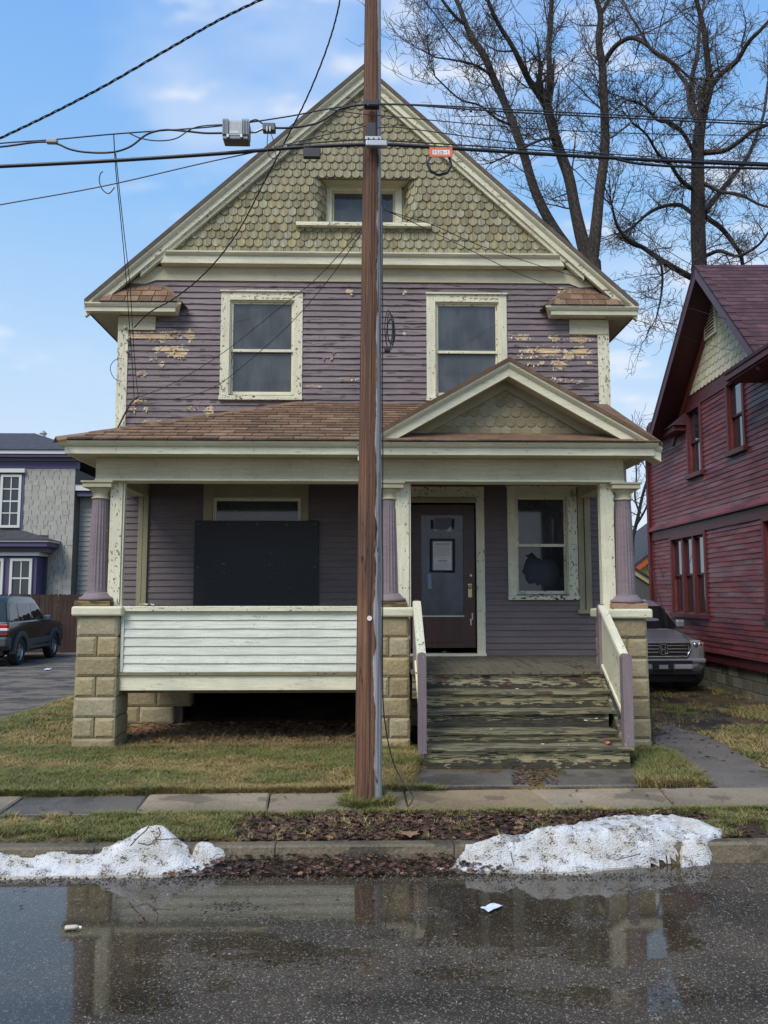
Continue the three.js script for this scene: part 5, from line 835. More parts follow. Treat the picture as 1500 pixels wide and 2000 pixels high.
// ================================================================ NEIGHBOURING HOUSES
// ---- red house: its side wall runs away from the street on the right
{
  const b = 1.86 * Math.PI / 180, A0 = V(7.2, 0, -17.2), dX = V(-Math.sin(b), 0, Math.cos(b)), nZ = V(-Math.cos(b), 0, -Math.sin(b));   // local x towards the street, local z out of the wall
  const RM = new THREE.Matrix4().makeBasis(dX, V(0, 1, 0), nZ).setPosition(A0);
  const on = (px, py, off = 0) => { const v = ray(px, py), o = V(0, EYE, 0), q = A0.clone().addScaledVector(nZ, off), t = q.clone().sub(o).dot(nZ) / v.dot(nZ), p = o.addScaledVector(v, t).sub(A0); return [p.dot(dX), p.y, off]; };
  const rect2 = (x0, x1, y0a, y0b, y1a, y1b) => { const a = on(x0, y0a), c = on(x1, y0b), d = on(x0, y1a), e = on(x1, y1b); return { x0: (a[0] + d[0]) / 2, x1: (c[0] + e[0]) / 2, y1: (a[1] + c[1]) / 2, y0: (d[1] + e[1]) / 2 }; };
  const redMap = mkTex(768, 768, (u, v) => { const g = fbm(u * 5, v * 80, 3, 80, 3) - .5, m = fbm(u * 4, v * 5, 4, 4, 7) - .5, f = vnoise(u * 250, v * 250, 250, 9) - .5; let c = mul3([118, 54, 54], 1 + g * .3 + m * .45 + f * .1); return mix3(c, [84, 34, 36], sstep(.6, .72, fbm(u * 6, v * 12, 4, 6, 15)) * .6); }, { size: [2.2, 2.2] });
  const redRough = mkTex(512, 512, (u, v) => .24 + .46 * fbm(u * 4, v * 14, 5, 4, 19), { srgb: false, size: [3.1, 3.1] });
  const red = std({ map: redMap, roughnessMap: redRough, roughness: 1, bumpMap: grainBump, bumpScale: .004 }), redTrim = std({ map: paintTex(0x592729, 0x4a2020, .1, 203), roughness: .5, bumpMap: grainBump, bumpScale: .002 }), redDark = std({ color: 0x4b1f22, roughness: .6 });
  const yel = [0xe0d7b2, 0xd8cfa8, 0xe6debd].map((h) => std({ color: h, roughness: .75, bumpMap: grainBump, bumpScale: .002 })), roofM = [0xffffff, 0xe8e2e2, 0xd9d2d4].map((h) => std({ map: plumMap, color: new THREE.Color(h), roughness: .9, bumpMap: fineBump, bumpScale: .003 }));
  const far = on(1271, 1000)[0], near = on(1640, 1000)[0], skirt = on(1380, 1271)[1], belt = on(1380, 1021)[1], gB = on(1324, 788)[1];
  const h = thing('red_house', 'two storey dark red clapboard house with cream shingled side gable and plum roof', 'house', A0.clone().addScaledVector(dX, (far + near) / 2).setY(0));
  const P = (n, g, m, par = h, l) => part(par, n, g.applyMatrix4(RM), m, l);
  const win = { a: rect2(1344, 1373, 800, 783, 938, 921), b: rect2(1422, 1457, 745, 722, 896, 872), c: rect2(1314, 1383, 1049, 1033, 1203, 1203), d: rect2(1495, 1540, 1010, 1000, 1205, 1210) };
  const foot = .02, topY = gB;
  P('wall', merge(splitRects(far, near, skirt - .1, topY, [win.a, win.b, win.c, win.d].map((r) => ({ x0: r.x0 + .08, x1: r.x1 - .08, y0: r.y0 + .08, y1: r.y1 - .08 }))).map(([a, c, d, e]) => box(a, c, d, e, -.16, -.002))), red); P('wall', box(far, far + .16, skirt - .1, topY, -7, -.17), red); P('wall', box(near - .16, near, skirt - .1, topY, -7, -.17), red); P('wall', box(far, near, skirt - .1, topY, -7.15, -7), red);
  P('floor', box(far + .17, near - .17, belt - .2, belt, -6.9, -.2), M.inside); P('floor', box(far + .17, near - .17, topY - .1, topY, -6.9, -.2), M.inside); P('floor', box(far + .17, near - .17, skirt - .1, skirt, -6.9, -.2), M.inside); P('partition', box(far + .17, near - .17, skirt, topY, -2.6, -2.5), M.inside);
  const frame = (n, r, o = .13) => ({ x0: r.x0, x1: r.x1, y0: r.y0, y1: r.y1 });
  const bands = [[skirt + .02, belt - .17], [belt + .2, gB - .34]];
  for (const [y0, y1] of bands) for (let y = y0; y < y1 - .01; y += .101) {
    let segs = [[far + .12, near]]; for (const k of ['a', 'b', 'c', 'd']) { const w = win[k]; if (w.y0 < y + .08 && w.y1 > y + .02) segs = segs.flatMap(([a, c]) => [[a, Math.min(c, w.x0)], [Math.max(a, w.x1), c]].filter(([p, q]) => q - p > .04)); }
    for (const [a, c] of segs) { const n = Math.max(1, Math.round((c - a) / .35)), st = Array.from({ length: n + 1 }, (_, i) => i / n), ph = R(0, 90), top = Math.min(y + .113, y1 + .02); P('clapboard', fixOut(new GB().sweep([[0, 0], [0, 1], [1, 1], [1, 0]], (t, up, out) => V(mix(a, c, t), up ? top : y + (vnoise(ph + t * n * .6, y * 7) - .5) * .008, out ? (up ? .005 : .018 + vnoise(ph + t * n * .4, y * 5, 256, 3) * .008) : 0), st).geo(false, [R(0, 9), 0])), red); }
  }
  P('belt_board', rbox(far, near, belt - .165, belt + .06, 0, .04, .005), redTrim); P('belt_cap', rbox(far, near, belt + .062, belt + .11, 0, .11, .01), redTrim); P('flare_board', fixOut(alongX([[belt + .112, .09], [belt + .2, .03], [belt + .2, 0], [belt + .112, 0]], far, near)), red);
  P('skirt_board', rbox(far - .03, near, skirt - .2, skirt - .02, 0, .05, .005), redTrim); P('skirt_cap', rbox(far - .03, near, skirt - .018, skirt + .015, 0, .09, .01), redTrim); P('frieze_board', rbox(far, near, gB - .33, gB - .06, 0, .035, .005), redTrim); P('corner_board', rbox(far - .03, far + .12, skirt, gB - .1, -.1, .035, .005, 1, true), redTrim);
  P('downspout', tube([V(far + .05, skirt - .4, .08), V(far + .05, belt, .08), V(far + .06, gB - .9, .08), V(far + .0, gB - .4, .3)], .04, 10), redTrim);
  // foundation of grey block
  const fm = [0xffffff, 0xe2e0da, 0xcfcabf].map((hh) => std({ map: concTex(0x7c7a6a, 33, 1, 2), color: new THREE.Color(hh), roughness: .85, bumpMap: softBump, bumpScale: .006 })); fm.forEach((m) => { m.map = fm[0].map; });
  const fd = sub(h, 'foundation'); for (let c = 0, y = skirt - .41; y > -.3; y -= .205, c++) for (let x = far + (c % 2 ? .2 : 0); x < near; x += .405) P('block', rbox(x + .004, x + .4, y + .003, y + .2, -.2, -.02 + R(-.004, .004), .008), fm[Math.floor(RND() * 3)], fd);
  // windows
  const gls = new THREE.MeshPhysicalMaterial({ color: new THREE.Color(.05, .055, .06), roughness: .04, transmission: .4, thickness: 0, ior: 2.4 });
  for (const [k, cols] of [['a', 1], ['b', 1], ['c', 3], ['d', 1]]) {
    const r = win[k], w = sub(h, 'window'), f = .085; P('casing', rbox(r.x0, r.x0 + f, r.y0, r.y1, 0, .05, .005, 1, true), redTrim, w); P('casing', rbox(r.x1 - f, r.x1, r.y0, r.y1, 0, .05, .005, 1, true), redTrim, w); P('head_casing', rbox(r.x0 + f, r.x1 - f, r.y1 - f, r.y1, 0, .052, .005), redTrim, w); P('sill', rbox(r.x0 - .03, r.x1 + .03, r.y0 - .04, r.y0 + f * .7, -.1, .1, .008), redTrim, w);
    for (let c = 0; c < cols; c++) { const a = mix(r.x0 + f, r.x1 - f, c / cols) + (c ? .05 : 0), e = mix(r.x0 + f, r.x1 - f, (c + 1) / cols) - (c < cols - 1 ? .05 : 0), m = mix(r.y0, r.y1, .5); if (c) P('mullion', rbox(a - .1, a, r.y0 + f * .7, r.y1 - f, -.06, .03, .004, 1, true), redTrim, w); for (const [y0, y1, z] of [[r.y0 + f * .7, m + .02, -.06], [m - .02, r.y1 - f, -.03]]) { P('sash', merge([box(a, a + .04, y0, y1, z - .03, z), box(e - .04, e, y0, y1, z - .03, z), box(a + .04, e - .04, y0, y0 + .045, z - .03, z - .001), box(a + .04, e - .04, y1 - .045, y1, z - .03, z - .001)]), redDark, w); P('pane', box(a + .039, e - .039, y0 + .044, y1 - .044, z - .02, z - .015), gls, w); } }
    P('shade', box(r.x0 + f, r.x1 - f, mix(r.y0, r.y1, .5), r.y1 - f, -.22, -.21), std({ color: 0x5f6266, roughness: .9 }), w);
  }
  // gable: cream scale shingles
  const gl = on(1324, 788), gr = on(1466, 692), ga = on(1383, 566), gmid = (gl[0] + gr[0]) / 2, gpk = ga[1], gs = (gpk - gB) / ((gr[0] - gl[0]) / 2), ghalf = (gr[0] - gl[0]) / 2;
  P('gable_wall', extrudeShape([[gl[0] - .4, gB - .06], [gr[0] + .4, gB - .06], [gmid, gpk + .2]], -.12, .118), redDark);
  const sw = .2, se = .165, sgeo = (() => { const p = [[-sw / 2 + .004, se + .03], [-sw / 2 + .004, .05], [-sw * .3, .012], [0, 0], [sw * .3, .012], [sw / 2 - .004, .05], [sw / 2 - .004, se + .03]]; const g = extrudeShape(p, 0, .016); g.rotateX(-.07); return g; })(), sc = sub(h, 'gable_scales'), rotY = Math.atan2(nZ.x, nZ.z);
  let rw = 0; for (let y = gB - .02; y < gpk - .15; y += se, rw++) for (let k = -16; k <= 16; k++) { const x = gmid + (rw % 2 ? sw / 2 : 0) + k * sw, hx = (gpk - y - .05) / gs; if (Math.abs(x - gmid) < hx - .02) placed(sc, 'shingle', sgeo, yel[Math.floor(RND() * 3)], V(x, y, .0).applyMatrix4(RM), [0, rotY, 0]); }
  const v0 = rect2(1381, 1399, 592, 581, 660, 648), vt = sub(h, 'vent'); P('vent_frame', merge([box(v0.x0 - .05, v0.x0, v0.y0, v0.y1, .02, .06), box(v0.x1, v0.x1 + .05, v0.y0, v0.y1, .02, .06), box(v0.x0 - .05, v0.x1 + .05, v0.y1, v0.y1 + .05, .02, .06), box(v0.x0 - .05, v0.x1 + .05, v0.y0 - .05, v0.y0, .02, .06)]), yel[2], vt); P('vent_back', box(v0.x0, v0.x1, v0.y0, v0.y1, .0, .028), M.dark, vt); for (let k = 0; k < 11; k++) { const y = mix(v0.y0, v0.y1, (k + .3) / 11); P('louvre', fixOut(alongX([[y, .06], [y + .012, .062], [y + .05, .032], [y + .04, .03]], v0.x0, v0.x1)), yel[2], vt); }
  // roof of the gable: slopes, deep overhang, rake boards
  const ov = .55, pk = on(1358, 518, ov)[1], eL = on(1270, 838, ov), eR = on(1474, 688, ov), pkx = on(1358, 518, ov)[0], ridge = V(pkx, pk, 0), slopes = [[V(eL[0], eL[1], 0), ridge], [ridge, V(eR[0] + .1, eR[1] - .06, 0)]];
  const roof = sub(h, 'roof');
  for (const [i, [a, c]] of slopes.entries()) {
    P('roof_slope', fixOut(new GB().sweep([[0, ov + .02], [.06, ov + .015], [.06, -7], [0, -7]], (t, v, z) => V(mix(a.x, c.x, t), mix(a.y, c.y, t) - v, z)).geo()), roofM[2], roof);
    P('rake_board', fixOut(new GB().sweep([[.062, ov + .01], [.28, ov + .01], [.28, ov - .03], [.062, ov - .03]], (t, v, z) => V(mix(a.x, c.x, t), mix(a.y, c.y, t) - v, z)).geo()), std({ color: i ? 0x5b4650 : 0x4a1f24, roughness: .55 }), roof); P('rake_soffit', fixOut(new GB().sweep([[.2, ov - .031], [.22, ov - .031], [.22, .0], [.2, .0]], (t, v, z) => V(mix(a.x, c.x, t), mix(a.y, c.y, t) - v, z)).geo()), redDark, roof); P('rake_frieze', fixOut(new GB().sweep([[.22, .05], [.42, .05], [.42, .0], [.22, .0]], (t, v, z) => V(mix(a.x, c.x, t), mix(a.y, c.y, t) - v, z)).geo()), std({ color: 0x8a4a30, roughness: .6 }), roof);
  }
  { const [a, c] = slopes[1], nrm = V(c.y < a.y ? (a.y - c.y) : 1, c.x - a.x, 0).normalize(), rows = 24; for (let r = 0; r < rows; r++) { const t0 = 1 - r / rows, t1 = 1 - (r + 1.25) / rows, p = V(mix(a.x, c.x, t0), mix(a.y, c.y, t0), 0), q = V(mix(a.x, c.x, Math.max(0, t1)), mix(a.y, c.y, Math.max(0, t1)), 0); let z = ov + .03 - (r % 2) * .15 ; for (; z > -5.6;) { const z2 = z - R(.3, .42); P('roof_shingle', fixOut(new GB().sweep([[0, 0], [1, 0], [1, 1], [0, 1]], (t, u, w) => { const s = u ? q : p; return V(s.x, s.y, t ? z2 + .004 : z).addScaledVector(nrm, w ? (u ? .004 : .014) : -.002); }).geo(false, [R(0, 3), R(0, 3)])), roofM[Math.floor(RND() * 3)], roof); z = z2; } } }
  // low eave of the main roof beside the gable, and the return at its far foot
  const e0 = on(1421, 745, .6), ey = e0[1]; P('eave_soffit', box(e0[0], near, ey - .03, ey + .0, 0, .6), redTrim); P('eave_fascia', rbox(e0[0] - .02, near, ey, ey + .16, .58, .64, .01), redTrim); P('main_roof', fixOut(new GB().sweep([[.66, ey + .17], [.66, ey + .11], [-3, ey + 1.7], [-3, ey + 1.9]], (t, z, y) => V(t ? near : e0[0] - .04, y, z)).geo()), roofM[2]);
  const q0 = on(1300, 850, .35), q1 = on(1331, 820, .3); P('cornice_return', rbox(on(1291, 840, .3)[0], on(1316, 830, .3)[0], q1[1] - .14, q1[1] - .02, -.1, .3, .01), redTrim); P('return_roof', fixOut(alongX([[q1[1] - .02, .34], [q1[1] + .3, .0], [q1[1] - .02, 0]], far + .15, on(1318, 830, .3)[0])), roofM[1]); P('gutter', tube([V(far - .35, eL[1] - .12, ov + .1), V(far + .2, eL[1] - .12, ov + .1)], .07, 8), redTrim);
}
// ---- grey shingled house on the left
{
  const z = -29.4, zq = z - 7, zr = z - 3.4, h = thing('grey_house', 'grey shingled two storey house with purple trim behind the board fence', 'house', V(-15, 0, -32.5)), P = (n, g, m, par = h) => part(par, n, g, m);
  const shM = [0xa3a197, 0xa09e94, 0xa6a49a, 0x9d9b91].map((c) => std({ color: c, roughness: .85, bumpMap: grainBump, bumpScale: .004 })), pur = std({ color: 0x50486a, roughness: .6 }), whi = std({ color: 0xc9c9c2, roughness: .6 }), gry = std({ color: 0x6d6a73, roughness: .7 }), dk = std({ map: darkRoofMap, roughness: .9 });
  const xr = xAt(145, 1000, z), eav = yAt(80, 887, z), xl = -21.5, fr = yAt(80, 916, z);
  P('wall', box(xl, xr, 0, fr, zq, z), std({ color: 0x5d5b54, roughness: .9 })); P('frieze_board', rbox(xl, xr + .04, fr, yAt(80, 901, z), z - .3, z + .04, .01), pur); P('frieze_board', rbox(xl, xr + .1, yAt(80, 901, z), yAt(80, 895, z), z - .3, z + .12, .01), gry); P('soffit', box(xl, xr + .3, yAt(80, 895, z), yAt(80, 890, z), zq - .3, z + .35), pur); P('fascia', rbox(xl, xr + .34, yAt(80, 890, z), eav + .1, zq - .3, z + .4, .01), whi);
  const rp = yAt(20, 846, z - 3.4); P('roof', fixOut(new GB().quad(V(xl, eav + .1, z + .45), V(xr + .4, eav + .1, z + .45), V(xr - 2.9, rp, zr), V(xl, rp, zr)).tri(V(xr + .4, eav + .1, z + .45), V(xr + .4, eav + .1, zq - .4), V(xr - 2.9, rp, zr)).quad(V(xr + .4, eav + .1, zq - .4), V(xl, eav + .1, zq - .4), V(xl, rp, zr), V(xr - 2.9, rp, zr)).quad(V(xl, eav + .09, zq - .4), V(xr + .4, eav + .09, zq - .4), V(xr + .4, eav + .09, z + .45), V(xl, eav + .09, z + .45)).geo()), dk);
  const vp = onZ(84, 862, zr + .6); P('vent_pipe', merge([tube([V(vp.x, vp.y - .6, vp.z), V(vp.x, vp.y + .32, vp.z)], .1, 10), tube([V(vp.x, vp.y + .3, vp.z), V(vp.x, vp.y + .42, vp.z)], [.16, .05], 10)]), whi);
  const bayR = { x0: xl, x1: xAt(80, 1100, z + .6), y0: .3, y1: yAt(40, 1086, z + .6) }, uw = rect(-60, 44, 905, 1040, z), sh = sub(h, 'siding');
  const rowH = .178; let n = 0; for (let y = 1.6; y < fr - .02; y += rowH) { let x = xr; while (x > xl + 1) { let w = R(.16, .34), a = x - w; x = a; const lim = Math.max(y + rowH > uw.y0 && y < uw.y1 ? uw.x1 : -99, y < bayR.y1 + .6 ? bayR.x1 : -99); if (a + w < lim + .02) continue; if (a < lim) { w -= lim - a; a = lim; } if (a < xAt(-40, 1000, z)) break; const dr2 = RND() < .35 ? -.035 : R(-.012, .008); P('shingle', box(a + .008, a + w - .008, y + dr2, Math.min(y + rowH + .02, fr), z, z + .022 + R(0, .012)), shM[Math.floor(RND() * 4)], sh); n++; } }
  // wing set back on the right
  const z2 = -29.95, xr2 = xAt(230, 1000, z2); P('wall', box(xr - .4, xr2, 0, yAt(160, 972, z2), zq, z2), shM[3]); for (let y = 1.6; y < yAt(160, 972, z2) - .1; y += rowH) P('siding_course', fixOut(alongX([[y, z2 + .035], [y + rowH, z2 + .006], [y + rowH, z2], [y, z2]], xr + .012, xr2)), shM[Math.floor(RND() * 4)]); P('fascia', rbox(xr - .02, xr2 + .3, yAt(160, 962, z2), yAt(160, 950, z2), z2 - .5, z2 + .55, .01), whi); P('soffit', box(xr - .01, xr2, yAt(160, 972, z2), yAt(160, 964, z2), z2 - .3, z2 + .45), pur); P('wing_roof', fixOut(alongX([[yAt(160, 950, z2), z2 + .58], [yAt(160, 925, z2), z2 - 2.2], [yAt(160, 950, z2), z2 - 2.2]], xr + .01, xr2 + .3)), dk);
  P('cable_run', tube([V(xAt(148, 1060, z2 + .05), yAt(148, 1060, z2 + .05), z2 + .06), V(xAt(147, 1160, z2 + .05), yAt(147, 1175, z2 + .05), z2 + .06)], .025, 6), M.wire);
  // windows
  const glz = new THREE.MeshPhysicalMaterial({ color: new THREE.Color(.03, .033, .04), roughness: .06, ior: 1.6 });
  const wdw = (r, rows, cols, zz, name = 'window') => { const w = sub(h, name); P('pane', box(r.x0, r.x1, r.y0, r.y1, zz + .01, zz + .03), glz, w); const f = .09; P('frame', merge([box(r.x0 - f, r.x0, r.y0 - f, r.y1 + f, zz, zz + .08), box(r.x1, r.x1 + f, r.y0 - f, r.y1 + f, zz, zz + .08), box(r.x0, r.x1, r.y1, r.y1 + f, zz, zz + .079), box(r.x0, r.x1, r.y0 - f, r.y0, zz, zz + .079)]), whi, w); for (let i = 1; i < rows; i++) { const y = mix(r.y0, r.y1, i / rows); P('glazing_bar', box(r.x0, r.x1, y - (i === rows / 2 ? .035 : .018), y + .02, zz + .03, zz + .06), whi, w); } for (let i = 1; i < cols; i++) { const x = mix(r.x0, r.x1, i / cols); P('glazing_bar', box(x - .018, x + .018, r.y0, r.y1, zz + .028, zz + .055), whi, w); } };
  wdw(rect(6, 37, 932, 1026, z), 4, 2, z); P('window_trim', rbox(uw.x0, xAt(46, 930, z), yAt(30, 925, z), fr - .16, z, z + .05, .01), gry); P('window_trim', rbox(xAt(41, 980, z), xAt(47, 980, z), yAt(30, 1034, z), yAt(30, 924, z), z, z + .05, .01), pur); P('window_hood', rbox(uw.x0, xAt(50, 918, z + .1), fr - .16, fr - .01, z, z + .16, .02), whi);
  const zb = z + .7, bx1 = xAt(71, 1120, zb); P('bay_wall', box(xl, bx1, .2, yAt(40, 1088, zb), z, zb), pur); P('bay_cornice', rbox(xl, bx1 + .12, yAt(40, 1086, zb), yAt(40, 1079, zb), z, zb + .1, .02), whi); P('bay_frieze', rbox(xl, xAt(101, 1060, zb), yAt(40, 1069, zb), yAt(40, 1060, zb), z, zb + .4, .02), pur); P('bay_fascia', rbox(xl, xAt(104, 1060, zb), yAt(40, 1060, zb), yAt(40, 1056, zb), z, zb + .46, .01), whi); P('bay_soffit', box(xl, bx1 + .3, yAt(40, 1079, zb), yAt(40, 1069, zb) + .02, z, zb + .02), gry);
  P('bay_roof', fixOut(new GB().quad(V(xl, yAt(40, 1056, zb), zb + .5), V(xAt(106, 1056, zb), yAt(40, 1056, zb), zb + .5), V(xAt(42, 1035, z), yAt(30, 1035, z), z), V(xl, yAt(30, 1035, z), z)).tri(V(xAt(106, 1056, zb), yAt(40, 1056, zb), zb + .5), V(xAt(106, 1056, zb), yAt(40, 1056, zb), z), V(xAt(42, 1035, z), yAt(30, 1035, z), z)).quad(V(xl, yAt(40, 1056, zb) - .005, z), V(xAt(106, 1056, zb), yAt(40, 1056, zb) - .005, z), V(xAt(106, 1056, zb), yAt(40, 1056, zb) - .005, zb + .5), V(xl, yAt(40, 1056, zb) - .005, zb + .5)).geo()), dk);
  wdw(rect(25, 58, 1096, 1162, zb), 2, 2, zb); wdw(rect(-28, 2, 1096, 1162, zb), 2, 2, zb);
}
// ---- board fence in front of it
{
  const z = -27.3, f = thing('board_fence', 'tall brown weathered dog-eared board fence across the end of the driveway', 'fence', V(xAt(120, 1280, z), .08, z)), wm = mkTex(256, 512, (u, v) => { const g = fbm(u * 40, v * 4, 4, 40, 3), m = fbm(u * 3, v * 3, 3, 3, 8); return mul3([74, 55, 46], .5 + g * .8 + (m - .5) * .5); }, { size: [.6, 2] }), ms = [0xffffff, 0xe4dcd6, 0xcfc6c0, 0xf3e4da].map((c) => std({ map: wm, color: new THREE.Color(c).multiplyScalar(.8), roughness: .85, bumpMap: grainBump, bumpScale: .004 }));
  const yt = yAt(100, 1160, z), x1 = xAt(330, 1200, z), g = [0, 1, 2].map((k) => { const w = .138, c = .035; const e = extrudeShape([[0, 0], [w, 0], [w, yt - .1 - c + k * .01], [w - c, yt - .1 + k * .01], [c, yt - .1 + k * .01], [0, yt - .1 - c + k * .01]], 0, .018); const u = e.attributes.uv; for (let i = 0; i < u.count; i++) u.setXY(i, u.getX(i) + k * .21, u.getY(i)); return e; });
  for (let x = xAt(-90, 1200, z); x < x1; x += .146) placed(f, 'picket', g[Math.floor(RND() * 3)], ms[Math.floor(RND() * 4)], V(x, .08 + R(-.01, .01), z + R(-.004, .004)), [0, 0, R(-.006, .006)]);
  for (const y of [.35, 1.05, 1.7]) part(f, 'rail', box(xAt(-90, 1200, z), x1, y, y + .09, z - .05, z - .006), ms[1]);
}
// ---- yellow house far behind, seen between the porch and the red house
{
  const z = -40, h = thing('yellow_house', 'small yellow house with orange rake boards far behind the driveway', 'house', V(xAt(1290, 1150, z), 0, z - 4)), P = (n, g, m, par = h) => part(par, n, g, m), ye = std({ color: 0xb9a65a, roughness: .75 }), or = std({ color: 0xb5562c, roughness: .6 }), dk = std({ map: darkRoofMap, roughness: .9 }), wh = std({ color: 0xc9c4ae, roughness: .6 });
  const a = onZ(1228, 1108, z), b = onZ(1330, 1030, z), xr = xAt(1420, 1100, z); const sl = (b.y - a.y) / (b.x - a.x), rf = (x) => a.y + (x - a.x) * sl, xm = b.x + 1.2, x0 = xAt(1215, 1100, z), x2 = 2 * xm - x0;
  P('wall', extrudeShape([[x0 + .3, 0], [x2 - .3, 0], [x2 - .3, rf(x0) + .1], [xm, rf(xm) - .15], [x0 + .3, rf(x0) + .1]], z - 8, 8), ye); for (let y = .6; y < rf(xm) - .8; y += .24) P('siding_course', fixOut(alongX([[y, z + .03], [y + .23, z + .008], [y + .23, z], [y, z]], Math.max(x0 + .3, x0 + (y - rf(x0)) / sl + .5), Math.min(x2 - .3, x2 - (y - rf(x0)) / sl - .5))), ye);
  for (const s of [0, 1]) { const A = s ? V(xm, rf(xm), 0) : V(x0, rf(x0), 0), B = s ? V(x2, rf(x0), 0) : V(xm, rf(xm), 0); P('rake_board', fixOut(new GB().sweep([[.06, z + .45], [.42, z + .45], [.42, z + .4], [.06, z + .4]], (t, v, zz) => V(mix(A.x, B.x, t), mix(A.y, B.y, t) - v, zz)).geo()), or); P('roof_slope', fixOut(new GB().sweep([[-.05, z + .5], [.06, z + .5], [.06, z - 8.4], [-.05, z - 8.4]], (t, v, zz) => V(mix(A.x, B.x, t), mix(A.y, B.y, t) - v, zz)).geo()), dk); P('soffit', fixOut(new GB().sweep([[.2, z + .4], [.24, z + .4], [.24, z], [.2, z]], (t, v, zz) => V(mix(A.x, B.x, t), mix(A.y, B.y, t) - v, zz)).geo()), or); }
  const w = rect(1268, 1276, 1093, 1108, z), ws = sub(h, 'window'); P('frame', rbox(w.x0 - .1, w.x1 + .1, w.y0 - .1, w.y1 + .1, z, z + .07, .01), wh, ws); P('pane', box(w.x0, w.x1, w.y0, w.y1, z + .05, z + .08), std({ color: 0x20232b, roughness: .15 }), ws); const v = rect(1246, 1253, 1092, 1097, z); P('vent', rbox(v.x0, v.x1, v.y0, v.y1, z, z + .06, .01), M.dark);
  const g = thing('garage', 'low grey garage with a pale rake board in front of the yellow house', 'garage', V(xAt(1240, 1170, -34), 0, -36)), ga = onZ(1238, 1112, -34), gb = onZ(1278, 1138, -34), gsl = (gb.y - ga.y) / (gb.x - ga.x), gx0 = ga.x - 3; part(g, 'wall', extrudeShape([[gx0, 0], [gb.x + .6, 0], [gb.x + .6, gb.y + gsl * .6 - .2], [ga.x - .6, ga.y - gsl * .6 - .2], [gx0, gb.y - .2]], -38, 4), std({ color: 0x5d5a55, roughness: .85 })); part(g, 'rake_board', fixOut(new GB().sweep([[0, -33.9], [.22, -33.9], [.22, -33.98], [0, -33.98]], (t, v2, zz) => V(mix(ga.x - .6, gb.x + .6, t), mix(ga.y - gsl * .6, gb.y + gsl * .6, t) - v2, zz)).geo()), std({ color: 0xc2b67e, roughness: .6 })); part(g, 'roof', fixOut(new GB().sweep([[-.08, -33.8], [0, -33.8], [0, -38.2], [-.08, -38.2]], (t, v2, zz) => V(mix(ga.x - .6, gb.x + .7, t), mix(ga.y - gsl * .6, gb.y + gsl * .7, t) - v2, zz)).geo()), dk);
}
